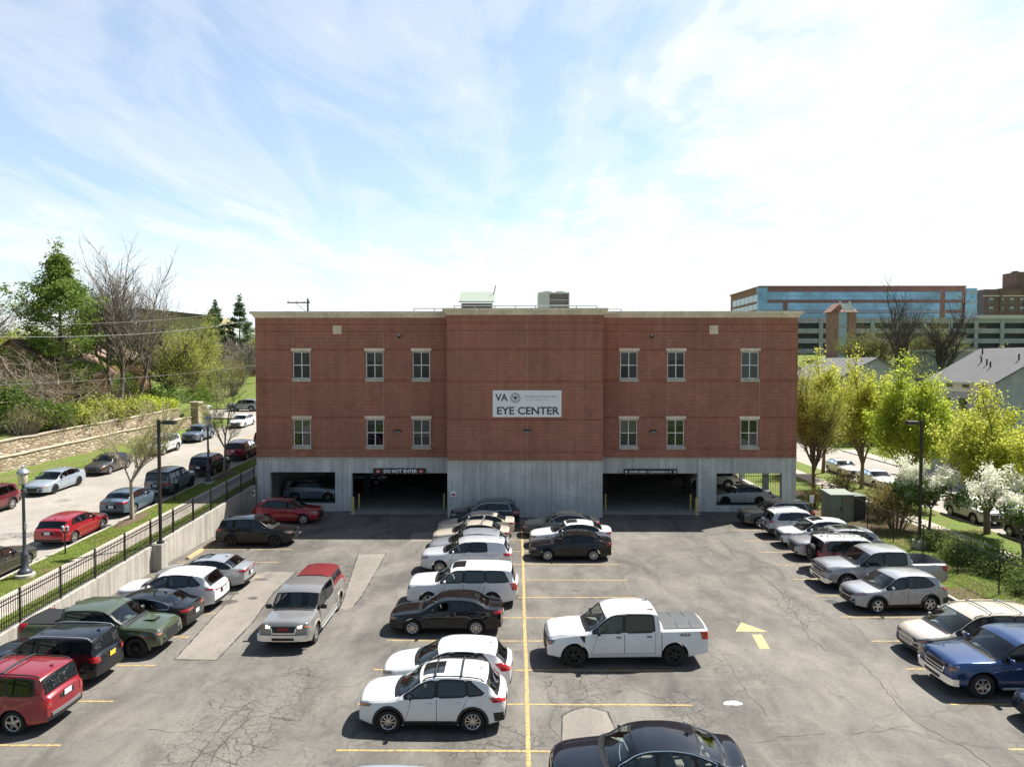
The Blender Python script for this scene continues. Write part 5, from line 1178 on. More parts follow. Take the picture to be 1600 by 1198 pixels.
vehicle('parked_car', 'black sedan with chrome window line between green pickup and white crossover', 'sedan', -15.7, 28.75, LEFT, tmpl('sedan', 4.88, 1.86, 1.45), 'black', group=GL, trimcol=M_chrome)
vehicle('parked_car', 'white crossover with tail to the aisle beside black sedan at wall', 'SUV', -15.45, 31.2, LEFT, tmpl('cuv', 4.55, 1.84, 1.67, clad=0, tl=(.46,.92,1.03,1.26,.94,1.04)), 'white', group=GL)
vehicle('parked_car', 'silver sedan with tail to the aisle last before two empty bays', 'sedan', -15.3, 34.1, LEFT, tmpl('sedan', 4.55, 1.76, 1.46), 'silver', group=GL, sunroof=True)
vehicle('parked_car', 'black SUV with black wheels parked nose out beside red crossover', 'SUV', -15.6, 42.0, RIGHTW, tmpl('suv', 4.63, 1.84, 1.67), 'black', group=GL, style='darkfive', grille_bars=1)
vehicle('parked_car', 'bright red crossover parked nose out against the garage base', 'SUV', -15.6, 47.65, RIGHTW, tmpl('cuv', 4.55, 1.84, 1.68, clad=0), 'brightred', group=GL, style='five', sunroof=True)
# --- moving pewter pickup with red topper
T = tmpl('truck', 5.80, 1.99, 1.84, tum=.16, nose=.90, hl=(.66,.88,1.06,1.03,.90,1.05), grille=(.50,.74,1.02), tl=(.92,.9,1.3,1.10,.9,1.3), belt=[(0,.98),(1.25,1.10),(3.85,1.14),(4.0,1.16),(5.8,1.18)], ws=(1.28,1.93), bs=(3.775,3.87), sB=2.52, sE=(3.62,3.60), bed=(3.95,5.76),
         top=[(0,1.03),(.06,1.12),(.35,1.17),(1.0,1.20),(1.22,1.215),(1.31,1.26),(1.95,1.70),(2.2,1.79),(2.6,1.835),(3.5,1.825),(3.72,1.78),(3.77,1.73),(3.87,1.28),(3.92,1.24),(5.68,1.245),(5.76,1.23),(5.80,1.20)], r=.385)
gmc, S = vehicle('pickup_truck', 'pewter pickup with red topper and headlights on driving up the aisle', 'pickup truck', -8.80, 29.0, TOWARD, T, 'pewter', style='trucksilver', tonneau=None, chrome=True, chrome_bumper=True, lit=True, mirror='black', clad='sand', step=M_gal, seat='grey', plate=False)
text_mesh('GMC', .15, mat('badge_red', (.30,.02,.02), .4), 'badge', gmc, (float(S.end(False, .03)(0, .88)[0])+.012, 0, .885), (R(90), 0, R(90)), bold=.006, sx=1.25)
def cap_mesh():
    b = MB(); x1, x0 = S.Ln/2-3.84*S.q, S.Ln/2-5.68*S.q; zb, zt = 1.20, 1.80; yb, yt = .86, .66
    xs_ = np.linspace(x1, x0, 7); sec = [(-yb, zb), (-yb+.01, zb+.07), (-yt-.05, zt-.10), (-yt, zt-.03), (-yt*.6, zt+.02), (0, zt+.035), (yt*.6, zt+.02), (yt, zt-.03), (yt+.05, zt-.10), (yb-.01, zb+.07), (yb, zb)]
    n = len(sec); vs = []
    for i, x in enumerate(xs_):
        e = 0.0 if 0 < i < 6 else .02
        for y, z in sec: vs.append((x+(.0 if i < 6 else (z-zb)*.25), y*(1-e*.3), z-e*(z-zb)))
    b.add(vs, [(i*n+j, i*n+j+1, (i+1)*n+j+1, (i+1)*n+j) for i in range(6) for j in range(n-1)]+[tuple(range(n)), tuple(6*n+j for j in range(n-1, -1, -1))]); return b, x1, x0, zb, zt, yb, yt
b, x1, x0, zb, zt, yb, yt = cap_mesh(); cap = b.build('topper', PAINT['topred'], gmc, 40)
for s in (1, -1):
    for a, c in ((.08, .47), (.51, .90)):
        b = MB(); P_ = []
        for u, v in ((a, .30), (c, .30), (c, .90), (a, .90)):
            z = zb+.07+v*(zt-.10-zb-.07); y = yb-.01+(yt+.05-yb+.01)*v; P_.append((x1+(x0-x1)*u, s*(y+.006), z))
        b.quad(*P_); b.build('topper_window', mat('dark_glass'), cap)
# --- middle row, facing the wall side
vehicle('parked_car', 'dark navy SUV with chrome window line parked against the projecting concrete wall', 'SUV', -2.15, 46.9, LEFT, tmpl('suv', 4.67, 1.88, 1.68), 'navyblack', group=GCL, trimcol=M_chrome, rails=M_gal)
vehicle('parked_car', 'champagne sedan with long tinted windows behind a roof rack sedan', 'sedan', -2.6, 44.15, LEFT, tmpl('sedan', 4.87, 1.85, 1.47), 'beige', group=GCL)
sed, S = vehicle('parked_car', 'cream sedan carrying two upright rack clamps on its roof', 'sedan', -2.75, 41.6, LEFT, tmpl('sedan', 4.6, 1.79, 1.46), 'beige', group=GCL, bars=(S.ws[1]+.2, S.ws[1]+.95), fin=False)
for a in (S.ws[1]+.2, S.ws[1]+.95):
    p = S.topm(.08)(a, .55); b = MB(); b.tube(tuple(p), (p[0], p[1], p[2]+.22), .035, .05, 8); b.rbox((p[0], p[1], p[2]+.28), (.14, .12, .12), .04); b.build('rack_clamp', M_gal, sed, 40)
vehicle('parked_car', 'slate grey hatchback between roof rack sedan and silver SUV', 'hatchback', -2.7, 39.2, LEFT, tmpl('hatch', 4.5, 1.83, 1.52), 'slate', group=GCL)
vehicle('parked_car', 'light silver SUV with wide rear pillar and bright wheels in middle row', 'SUV', -2.65, 36.8, LEFT, tmpl('suv', 4.77, 1.84, 1.70, clad=0, sE=(3.66, 3.30), hl=(.48,.72,.84,1.16,.78,.90)), 'ltsilver', group=GCL, style='multi', clad=0)
vehicle('parked_car', 'large white three row SUV with sunroof behind black sedan', 'SUV', -2.45, 31.85, LEFT, tmpl('boxy', 5.0, 1.99, 1.75, sE=(4.62,4.42), tl=(.80,.80,1.12,1.10,.80,1.12), hl=(.66,.80,1.02,1.02,.80,1.02), plate=.86), 'white', group=GCL, style='five', sunroof=True, clad=0, seat='grey')
cor, S_cor = vehicle('parked_car', 'black sedan with driver window open and white spoked wheel covers', 'sedan', -2.9, 28.65, LEFT, tmpl('sedan', 4.63, 1.78, 1.435, sC=3.62), 'black', group=GCL, style='cover', open_driver=1, seat='dark')
vehicle('parked_car', 'white hatchback in bay behind white crossover with roof bars', 'hatchback', -2.35, 23.65, LEFT, tmpl('hatch', 4.36, 1.82, 1.47, tl=(.62,.80,1.06,1.14,.78,1.06)), 'white', group=GCL)
vehicle('parked_car', 'white crossover with black wheel arches, two roof bars and sunroof', 'SUV', -2.55, 21.3, LEFT, tmpl('cuv', 4.46, 1.825, 1.63, tl=(.56,.90,1.02,1.22,.90,1.06)), 'white', group=GCL, style='multi', bars=True, rails=M_blk, sunroof=True, mirror='black', clad=1)
vehicle('parked_car', 'pale blue grey SUV cut off by the near edge, only its roof showing', 'SUV', -3.6, 15.35, LEFT, tmpl('suv', 4.5, 1.83, 1.66), 'iceblue', group=GCL, lod=1)
# --- middle row, facing them
vehicle('parked_car', 'dark grey sedan parked close to the projecting concrete wall', 'sedan', 2.75, 44.2, LEFT, tmpl('sedan', 4.85, 1.83, 1.46), 'darkgrey', group=GCR, trimcol=M_chrome, tint=False)
vehicle('parked_car', 'white sedan with dark sunroof between two dark sedans', 'sedan', 3.15, 41.75, LEFT, tmpl('sedan', 4.85, 1.82, 1.46), 'white', group=GCR, sunroof=True)
vehicle('parked_car', 'black sedan with silver wheels nearest the empty bays beyond white pickup', 'sedan', 2.95, 39.15, LEFT, tmpl('sedan', 4.58, 1.76, 1.47, hl=(.46,.60,.69,1.16,.63,.74)), 'black', group=GCR, style='multi', tint=False)
f150, S = vehicle('pickup_truck', 'white crew cab pickup with grey folding bed cover and black wheels', 'pickup truck', 3.95, 25.95, LEFT+R(2.0), tmpl('truck'), 'white', style='truck', tonneau='fold', mirror='black', steer=R(-16), handlecol=M_blk, antenna=True, seat='grey')
text_mesh('4X4', .15, mat('badge_grey', (.12,.12,.13), .4), 'badge', f150, (tuple(S.side(1, .012)(5.02*S.q, 1.14))), (R(90), 0, R(180)), bold=.004, sx=1.5)
for s in (1, -1):
    b = MB(); p = S.topm(.01)(3.8*S.q, s*.62); b.rbox(tuple(p), (.22, .06, .04), .015); b.build('roof_clip', M_blk, f150)
    b = MB(); patch(b, S.side(s, .008), [(1.30*S.q, .92), (1.34*S.q, .92)], [(1.16*S.q, 1.14), (1.36*S.q, 1.14)], nu=2, nv=4); b.build('fender_vent', M_blk, f150)
b = MB(); p = S.topm(0)(S.bs[0]+.008, 0); b.rbox((p[0]-.01, 0, p[2]-.03), (.03, .35, .04), .01); b.build('third_brake_light', M_tail, f150)
son, S = vehicle('parked_car', 'glossy black sedan with chrome roof line in the nearest bay', 'sedan', 3.28, 17.85, LEFT-R(1.0), tmpl('sedan', 4.92, 1.86, 1.45, top=[(0,.71),(.05,.765),(.35,.835),(.9,.905),(1.35,.96),(1.48,1.0),(2.2,1.36),(2.55,1.43),(2.95,1.445),(3.4,1.41),(3.75,1.33),(4.35,1.10),(4.52,1.07),(4.84,1.075),(4.92,1.02)], bs=(3.70,4.36), sE=None), 'navyblack', group=GCR, trimcol=M_chrome, tint=False, seat='grey', mirror='black')
b = MB(); b.path([tuple(S.topm(.012)(a, t)) for a, t in [(S.bs[0]-.1, .985), (S.bs[0]+.3, .985), (S.bs[1]-.05, .93), (S.bs[1]+.04, .6), (S.bs[1]+.05, 0), (S.bs[1]+.04, -.6), (S.bs[1]-.05, -.93), (S.bs[0]+.3, -.985), (S.bs[0]-.1, -.985)]], .011, 5); b.build('roof_trim', M_chrome, son, 60)
# --- along the chain link fence
vehicle('parked_car', 'dark blue grey crossover nose out nearest the garage window', 'SUV', 17.3, 47.0, LEFT, tmpl('suv', 4.78, 1.93, 1.70, clad=0), 'darkgrey', group=GR, clad=0, trimcol=M_chrome, tint=False)
vehicle('parked_car', 'silver SUV with white roof parked tail to the aisle', 'SUV', 17.8, 44.15, RIGHTW, tmpl('suv', 4.5, 1.85, 1.67, tl=(.44,.98,1.08,1.16,.96,1.08)), 'slate', group=GR, roof='white', rails=M_gal)
vehicle('parked_car', 'white crossover with small sunroof nose out beside the white roofed SUV', 'SUV', 17.75, 41.85, LEFT, tmpl('cuv', 4.33, 1.79, 1.62, sC=None, sE=(3.62, 3.30)), 'white', group=GR, sunroof=True)
vehicle('parked_car', 'silver crossover with black glass roof panel nose out beside spare wheel SUV', 'SUV', 17.85, 39.35, LEFT, tmpl('cuv', 4.89, 1.90, 1.69, grille=(.44,.36,.80), clad=0), 'silver', group=GR, pano=True, clad=0, tint=False)
fj, S = vehicle('parked_car', 'dark red off roader with white roof, roof rack and rear spare wheel', 'SUV', 17.8, 36.85, RIGHTW, tmpl('boxy', 4.55, 1.89, 1.80, r=.40, clad=0, sC=2.9), 'darkred', group=GR, roof='white', clad=0, style='darkfive', mirror='black')
tm, rm = wheel_meshes(.40, .25, 'darkfive'); o = bpy.data.objects.new('spare_wheel', tm); COL.objects.link(o); o.parent = fj; o.location = (-2.36, -.1, 1.02); o.rotation_euler = (0, 0, R(90)); r2 = bpy.data.objects.new('rim', rm); COL.objects.link(r2); r2.parent = o
b = MB(); zt = float(S.top(2.6)); x0, x1 = -1.75, .55
for z in (.10, .22):
    b.path([(x0, -.62, zt+z), (x1-.2, -.62, zt+z), (x1, -.42, zt+z), (x1, .42, zt+z), (x1-.2, .62, zt+z), (x0, .62, zt+z)], .016, 5)
for x in (x0, -1.0, -.3, .3): b.tube((x, -.62, zt+.1), (x, .62, zt+.1), .014, n=5)
for x in (x0, -.9, 0, .35):
    for s in (1, -1): b.tube((x, s*.62, zt-.05), (x, s*.62, zt+.22), .014, n=5)
b.build('roof_rack', M_blk, fj, 60)
ram, S = vehicle('pickup_truck', 'silver crew cab pickup with open bed and chrome grille by the fence', 'pickup truck', 17.65, 34.35, LEFT, tmpl('truck', 5.82, 2.04, 1.92), 'silver', group=GR, style='trucksilver', tonneau='open', chrome=True, grille_bars=2, chrome_bumper=True, mirror='black')
vehicle('parked_car', 'silver crossover with black sill trim parked askew beside silver pickup', 'SUV', 16.8, 31.35, LEFT+R(5), tmpl('cuv', 4.33, 1.79, 1.62, sC=None, sE=(3.62, 3.30), tl=(.56,.94,1.08,1.16,.94,1.08)), 'silver', group=GR, tint=False, seat='grey', grille_bars=1)
van, S = vehicle('minivan', 'beige minivan with roof bars beside bright blue pickup', 'minivan', 17.2, 26.35, LEFT+R(1), tmpl('minivan'), 'beige', group=GR, rails=mat('roof_rail_beige', (.40,.35,.27), .4, .4), bars=(2.6, 3.7), chrome=True, grille_bars=3, tint=False, seat='grey')
chev, S = vehicle('pickup_truck', 'bright blue pickup with chrome bumper and twin bar grille', 'pickup truck', 17.05, 23.7, LEFT+R(1), tmpl('truck', 5.85, 2.03, 1.88, hl=(.64,.84,1.02,1.14,.84,1.02), grille=(.56,.70,1.04)), 'blue', group=GR, style='trucksilver', tonneau='fold', chrome=True, chrome_bumper=True, grille_bars=2, step=M_gal)
text_mesh('SILVERADO', .085, M_chrome, 'badge', chev, tuple(S.side(1, .014)(1.92*S.q, .92)), (R(90), 0, R(180)), bold=.002, sx=1.3)
vehicle('parked_car', 'dark blue sedan cut off by the frame beyond blue pickup', 'sedan', 17.62, 21.0, LEFT, tmpl('sedan', 4.6, 1.8, 1.45), 'darkblue', group=GR, lod=1)
# --- in the garage
vehicle('parked_car', 'ice blue SUV parked behind the bars of the garage window near the red crossover', 'SUV', -16.0, 55.2, RIGHTW, tmpl('suv', 4.6, 1.85, 1.68, clad=0), 'iceblue', z=.03, group='cars inside the garage', clad=0)
vehicle('parked_car', 'white sedan parked just behind the bars of the garage window', 'sedan', 17.1, 54.1, LEFT, tmpl('sedan', 4.65, 1.8, 1.44), 'white', z=.03, group='cars inside the garage', style='darkmulti')
vehicle('parked_car', 'pale crossover deeper in the garage behind the white sedan', 'SUV', 16.75, 60.9, LEFT, tmpl('suv', 4.6, 1.85, 1.66), 'offwhite', z=.03, group='cars inside the garage', lod=1)
vehicle('parked_car', 'dark red car deep in the garage shade behind the pale crossover', 'SUV', 15.6, 66.5, LEFT, tmpl('suv', 4.6, 1.85, 1.66), 'darkred', z=.03, group='cars inside the garage', lod=0)
vehicle('parked_car', 'dark car with red tail lamp deep inside the garage exit', 'sedan', -13.6, 62.0, LEFT, tmpl('sedan'), 'charcoal', z=.03, group='cars inside the garage', lod=0)
# --- on the climbing street (nose away on this side, nose towards us on the far side)
def on_street(lab, cat, x, y, head, T, col, **k):
    tp = math.atan(.042); a = (0, -tp if head > 0 else tp)
    v, S_ = vehicle('parked_car', lab, cat, x, y, head, T, col, z=zs(y)-.13, group=GS, tilt=a, **k); v.rotation_mode = 'XYZ'; return v
on_street('dark charcoal sedan behind the nearest lamp post at the kerb', 'sedan', -24.6, 32.3, AWAY, tmpl('sedan', 4.8, 1.84, 1.45), 'charcoal', lod=1)
on_street('red hatchback with dark rear glass parked beside the near parking meter', 'hatchback', -24.7, 38.8, AWAY, tmpl('hatch', 4.46, 1.80, 1.44), 'brightred', style='five')
on_street('blue grey sedan parked behind the near street tree', 'sedan', -24.75, 44.8, AWAY, tmpl('sedan', 4.63, 1.78, 1.44), 'greyblue')
on_street('slate blue boxy SUV with black roof parked beside a parking meter', 'SUV', -24.75, 49.9, AWAY, tmpl('boxy', 4.39, 1.85, 1.78), 'steelblue', roof='black', style='darkfive')
on_street('black boxy SUV parked behind the farther lamp post', 'SUV', -24.75, 56.4, AWAY, tmpl('suv', 4.40, 1.82, 1.66), 'black', lod=1)
on_street('dark red SUV parked beside the corner of the brick building', 'SUV', -24.75, 63.2, AWAY, tmpl('suv', 4.59, 1.85, 1.70, plate=.95), 'red', lod=1)
on_street('dark car peeping out past the brick building corner on the street', 'SUV', -24.75, 70.0, AWAY, tmpl('suv', 4.59, 1.85, 1.66), 'black', lod=0)
on_street('maroon SUV with bright wheels cut off by the frame across the street', 'SUV', -33.3, 43.4, TOWARD, tmpl('suv', 4.67, 1.88, 1.67), 'maroon', lod=1)
on_street('silver blue sedan with dark grille across the street by the grass', 'sedan', -33.35, 50.3, TOWARD, tmpl('sedan', 4.88, 1.86, 1.45), 'bluegrey', style='darkfive', lod=2)
on_street('brown grey sedan parked across the street in the tree shade', 'sedan', -33.35, 57.0, TOWARD, tmpl('sedan', 4.6, 1.8, 1.45), 'charcoal', lod=1)
on_street('silver SUV with yellow front plate across the street below stone wall', 'SUV', -33.35, 65.6, TOWARD, tmpl('suv', 4.7, 1.85, 1.68), 'ltsilver', lod=1, rails=M_gal)
on_street('small blue grey SUV across the street beside the stone wall end', 'SUV', -33.35, 73.2, TOWARD, tmpl('suv', 4.45, 1.85, 1.66), 'greyblue', lod=1)
on_street('white sedan at the head of the far kerb near the crossing street', 'sedan', -33.0, 84.0, TOWARD, tmpl('sedan', 4.7, 1.82, 1.45), 'white', lod=1)
GX = 'cars parked on the crossing street'
vehicle('parked_car', 'silver blue SUV side on at the end of the climbing street', 'SUV', -39.0, 100.2, LEFT, tmpl('suv', 4.7, 1.87, 1.70), 'bluegrey', z=zs(100)-.13, group=GX, lod=1)
vehicle('parked_car', 'pale silver sedan on the crossing street beyond the stone wall pillar', 'sedan', -46.2, 100.2, RIGHTW, tmpl('sedan'), 'ltsilver', z=zs(100)-.13, group=GX, lod=1)
vehicle('parked_van', 'dark van parked on the grassy rise beyond the crossing street', 'van', -53.0, 136.0, LEFT, tmpl('minivan', 5.6, 2.0, 2.1), 'charcoal', z=gz(-53, 136)+.02, lod=0)
# --- on the street beyond the fence
GE = 'cars parked on the street beyond the fence'
vehicle('parked_car', 'pale beige sedan on the back street beside a bare tree trunk', 'sedan', 31.5, 68.0, TOWARD, tmpl('sedan'), 'beige', z=.03, group=GE, lod=1)
vehicle('parked_car', 'white sedan on the back street between beige sedan and red car', 'sedan', 31.5, 61.6, TOWARD, tmpl('sedan'), 'white', z=.03, group=GE, lod=1)
vehicle('parked_car', 'dusty red car on the back street behind the brown shrubs', 'hatchback', 31.5, 55.6, TOWARD, tmpl('hatch'), 'darkred', z=.03, group=GE, lod=1)
vehicle('parked_car', 'white SUV on the back street hidden behind white blossom', 'SUV', 31.5, 48.4, TOWARD, tmpl('suv'), 'offwhite', z=.03, group=GE, lod=1)
vehicle('parked_car', 'dark car on the back street partly hidden by the blossom trees', 'SUV', 31.5, 42.4, TOWARD, tmpl('suv'), 'darkgrey', z=.03, group=GE, lod=1)
# ------------------------------------------------------------------ retaining wall, fences, lamps, meters
rw = thing('retaining_wall', 'long concrete retaining wall between parking lot and climbing street', 'wall', (-19.16, 20, 0))
b = MB(); n = 30; vs = []
for j in range(n+1):
    y = -9+(50.98+9)*j/n; z = zs(y)+.06
    for x in (-.14, .14): vs += [(x, y-20, -.1), (x, y-20, z)]
fs = []
for j in range(n):
    k = 4*j; fs += [(k, k+4, k+5, k+1), (k+2, k+3, k+7, k+6), (k+1, k+5, k+7, k+3)]
fs += [(4*n, 4*n+2, 4*n+3, 4*n+1)]
b.add(vs, fs); b.build('wall_face', M_rwall, rw)
for y in (4.0, 12.0, 20.0, 28.5, 45.0):
    b = MB(); b.box(.1405, .1425, y-20-.012, y-20+.012, 0, zs(y)+.05); b.build('expansion_joint', M_seam, rw)
b = MB(); yl = 36.6; b.box(-.14, .62, yl-.33-20, yl+.33-20, -.05, zs(yl)+.13); b.build('lamp_pier', M_rwall, rw)
# iron fence: a thing of bays and posts
def iron_fence():
    t = thing('iron_fence', 'black iron picket fence along the top of the retaining wall', 'fence', (-19.16, 0, 0))
    y = 50.9
    while y > -4:
        y2 = y-2.42; z0, z1 = zs(y)+.06, zs(y2)+.06
        b = MB(); b.box(-.03, .03, y-.03, y+.03, z0-.02, z0+1.32); b.box(-.04, .04, y-.04, y+.04, z0+1.32, z0+1.36); b.build('post', M_black, t)
        b = MB()
        for h in (.10, .98, 1.13):
            b.add([(x, yy, zz+h+d) for yy, zz in ((y-.03, z0), (y2+.03, z1)) for x in (-.016, .016) for d in (0, .035)], [(0,1,3,2),(4,6,7,5),(0,4,5,1),(2,3,7,6),(1,5,7,3),(0,2,6,4)])
        m = 20
        for k in range(1, m):
            yy = y+(y2-y)*k/m; zz = z0+(z1-z0)*k/m; b.box(-.009, .009, yy-.009, yy+.009, zz+.05, zz+1.22); b.add([(-.009, yy-.009, zz+1.22), (.009, yy-.009, zz+1.22), (.009, yy+.009, zz+1.22), (-.009, yy+.009, zz+1.22), (0, yy, zz+1.27)], [(0,1,4),(1,2,4),(2,3,4),(3,0,4)])
        b.build('picket_panel', M_black, t); y = y2
iron_fence()
# black chain link fence round the planting
def chain_fence(name_label, P0, P1, h=1.75, z0=.12, step=3.0):
    d = Vector((P1[0]-P0[0], P1[1]-P0[1])); L = d.length; t = thing('chain_link_fence', name_label, 'fence', (P0[0], P0[1], z0), math.atan2(d.y, d.x), 'chain link fences round the planting'); n = max(1, round(L/step)); st_ = L/n
    for i in range(n+1):
        b = MB(); b.tube((i*st_, 0, -.1), (i*st_, 0, h+.05), .03, n=8); b.lathe([(.04, h+.05), (.03, h+.09), (.001, h+.1)], 8, (i*st_, 0, 0)); b.build('post', M_black, t)
    for i in range(n):
        b = MB(); x0, x1 = i*st_, (i+1)*st_; b.tube((x0+.03, 0, h), (x1-.03, 0, h), .030, n=6); b.tube((x0+.03, 0, .06), (x1-.03, 0, .06), .008, n=4)
        q = .085; u = x0-h
        while u < x1:
            for s in (1, -1):
                a0, a1 = (u, u+h) if s > 0 else (u+h, u); za, zb = .05, h
                # clip to the bay
                ts = [0.0, 1.0]
                for lim, sgn in ((x0, 1), (x1, -1)):
                    pa, pb = (a0-lim)*sgn, (a1-lim)*sgn
                    if pa < 0 and pb < 0: ts = None; break
                    if pa < 0: ts[0] = max(ts[0], pa/(pa-pb))
                    if pb < 0: ts[1] = min(ts[1], pa/(pa-pb))
                if ts and ts[1] > ts[0]: 
                    w_ = .0056; f = lambda k: (a0+(a1-a0)*k, za+(zb-za)*k); (xa, z_a), (xb, z_b) = f(ts[0]), f(ts[1])
                    b.quad((xa-w_, .004*s, z_a), (xa+w_, .004*s, z_a), (xb+w_, .004*s, z_b), (xb-w_, .004*s, z_b))
            u += q*1.414
        b.build('mesh_panel', M_black, t)
chain_fence('long black chain link fence behind the cars nose out', (22.55, 48.2), (22.3, 17.0)); chain_fence('short black chain link fence from green cabinet to brick building', (20.4, 53.4), (23.0, 53.0), 1.5)
chain_fence('black chain link fence behind green cabinet beside brown shrubs', (23.0, 52.9), (26.0, 50.6), 1.5)
# green transformer cabinets
M_tr = mat('cabinet_green', (0.175, 0.200, 0.170), 0.5, var=.12, vscale=3)
t = thing('transformer_cabinet', 'tall green utility cabinet standing at the corner of the chain link fence', 'utility cabinet', (21.95, 48.15, .10)); b = MB(); b.rbox((0, 0, .93), (1.55, 1.5, 1.86), .03); b.build('cabinet', M_tr, t, 30)
b = MB(); b.add([(-.82,-.80,1.86),(.82,-.80,1.86),(.82,.8,1.98),(-.82,.8,1.98),(-.82,-.80,1.80),(.82,-.80,1.80),(.82,.8,1.80),(-.82,.8,1.80)], [(0,1,2,3),(0,4,5,1),(1,5,6,2),(2,6,7,3),(3,7,4,0),(4,7,6,5)]); b.build('lid', mat('lid_green', (.24,.275,.235), .5), t)
b = MB(); b.box(-.012, .012, -.762, -.751, .08, 1.75); b.build('door_seam', M_seam, t); b = MB(); b.rbox((-.1, -.77, .9), (.06, .05, .18), .01); b.build('handle', M_black, t)
b = MB(); b.box(.1, .55, -.757, -.751, 1.42, 1.50); b.build('warning_label', mat('label_rust', (.35,.13,.06), .6), t)
t = thing('utility_cabinet', 'lower dark utility cabinet beside the tall green one', 'utility cabinet', (23.4, 48.6, .10)); b = MB(); b.rbox((0, 0, .8), (.9, 1.2, 1.6), .03); b.build('cabinet', mat('cabinet_dark', (.06,.07,.065), .6), t, 30); b = MB(); b.rbox((0, 0, 1.63), (1.0, 1.3, .08), .02); b.build('lid', M_tr, t, 30)
# parking-lot lamps with shoebox heads
def lot_lamp(lab, x, y, z0, ztop, sgn):
    t = thing('lot_lamp', lab, 'lamp post', (x, y, z0), 0, 'square lamp posts of the parking lot'); H = ztop-z0
    b = MB(); b.box(-.065, .065, -.065, .065, 0, H); b.build('pole', M_bronze, t); b = MB(); b.rbox((0, 0, .06), (.30, .30, .12), .02); b.build('base_plate', M_bronze, t)
    b = MB(); b.box(.066*sgn if sgn > 0 else -.30, .30 if sgn > 0 else -.066, -.03, .03, H-.22, H-.12); b.build('arm', M_bronze, t)
    b = MB(); b.rbox((sgn*.58, 0, H-.13), (.62, .36, .20), .03); hd = b.build('lamp_head', M_bronze, t, 30); b = MB(); b.box(sgn*.58-.24, sgn*.58+.24, -.13, .13, H-.245, H-.232); b.build('lens', mat('lens'), hd)
lot_lamp('tall dark lot lamp on the retaining wall pier by silver sedan', -18.75, 36.6, zs(36.6)+.13, 7.9, 1)
b = MB(); b.rbox((23.35, 40.7, .22), (.6, .6, .75), .03); tag(b.build('lamp_footing', M_conc, None, 30), 'square concrete footing under the lot lamp by the fence', 'footing')
lot_lamp('tall dark lot lamp on concrete footing beside the chain link fence', 23.35, 40.7, .60, 7.55, -1)
# old style street lamps
M_lamp = mat('street_lamp_paint', (0.055, 0.062, 0.078), 0.45, .2); M_globe = mat('lamp_globe', (0.55, 0.50, 0.36), 0.3, 0, .5)
def street_lamp(lab, x, y):
    z0 = zs(y); t = thing('street_lamp', lab, 'street lamp', (x, y, z0), 0, 'old style street lamps'); H = 5.15
    b = MB(); b.lathe([(.42, -.1), (.42, .14), (.38, .17), (.001, .17)], 16); b.build('footing', M_kerb, t, 40)
    b = MB(); b.lathe([(.30, .17), (.30, .26), (.24, .34), (.16, .42), (.145, .95), (.17, 1.0), (.17, 1.06), (.10, 1.14), (.075, 1.4), (.062, 3.9), (.10, 3.94), (.10, 4.0), (.06, 4.06), (.06, 4.2), (.16, 4.26)], 16); b.build('pole', M_lamp, t, 50)
    b = MB(); b.lathe([(.15, 4.26), (.19, 4.40), (.21, 4.72), (.19, 4.78)], 16); b.build('globe', M_globe, t, 60)
    b = MB(); b.lathe([(.20, 4.77), (.27, 4.80), (.24, 4.86), (.12, 4.98), (.06, 5.0), (.07, 5.06), (.03, 5.14), (.001, H)], 16); b.build('cap', mat('lamp_cap', (.30,.33,.38), .35, .4), t, 50)
    b = MB()
    for k in range(4):
        a = k*math.pi/2+.4; b.tube((.155*math.cos(a), .155*math.sin(a), 4.25), (.215*math.cos(a), .215*math.sin(a), 4.8), .014, n=5)
    b.build('cage', M_lamp, t); b = MB(); b.rbox((.09, -.02, 2.35), (.06, .12, .34), .01); b.build('service_box', M_gal, t)
street_lamp('tall old style street lamp beside the charcoal sedan at the near kerb', -22.62, 31.9); street_lamp('old style street lamp behind the black boxy SUV up the street', -22.85, 51.7)
def meter(lab, x, y):
    t = thing('parking_meter', lab, 'parking meter', (x, y, zs(y)), 0, 'twin parking meters at the kerb'); b = MB(); b.lathe([(.09, 0), (.09, .03), (.035, .04), (.035, 1.05)], 10); b.build('post', M_black, t, 50); b = MB(); b.rbox((0, 0, 1.07), (.36, .06, .05), .01); b.build('yoke', M_black, t)
    for s in (-1, 1):
        b = MB(); b.rbox((s*.12, 0, 1.21), (.17, .14, .24), .05); b.lathe([(.085, 1.31), (.075, 1.37), (.04, 1.41), (.001, 1.42)], 10, (s*.12, 0, 0)); h = b.build('meter_head', M_gal, t, 50); b = MB(); b.box(s*.12-.05, s*.12+.05, -.078, -.071, 1.24, 1.33); b.build('display', mat('dark_glass'), h)
p = G(84.5, 879, zs(35)); meter('twin headed parking meter behind the red hatchback', -22.95, 35.3); meter('twin headed parking meter beside the slate blue boxy SUV', -22.95, 46.7)
p = G(49, 894, zs(33)); strip('brick_paving', -22.2, -21.92, 0, 0.01, lambda y: -5, M_walk) if False else None
b = MB(); yv = 32.7; b.add([(-22.45, yv-.35, zs(yv-.35)+.006), (-21.9, yv-.35, zs(yv-.35)+.006), (-21.9, yv+.35, zs(yv+.35)+.006), (-22.45, yv+.35, zs(yv+.35)+.006)], [(0, 1, 2, 3)]); struct(b.build('access_cover', mat('cover_rust', (.17,.10,.07), .8, var=.2, vscale=8)))
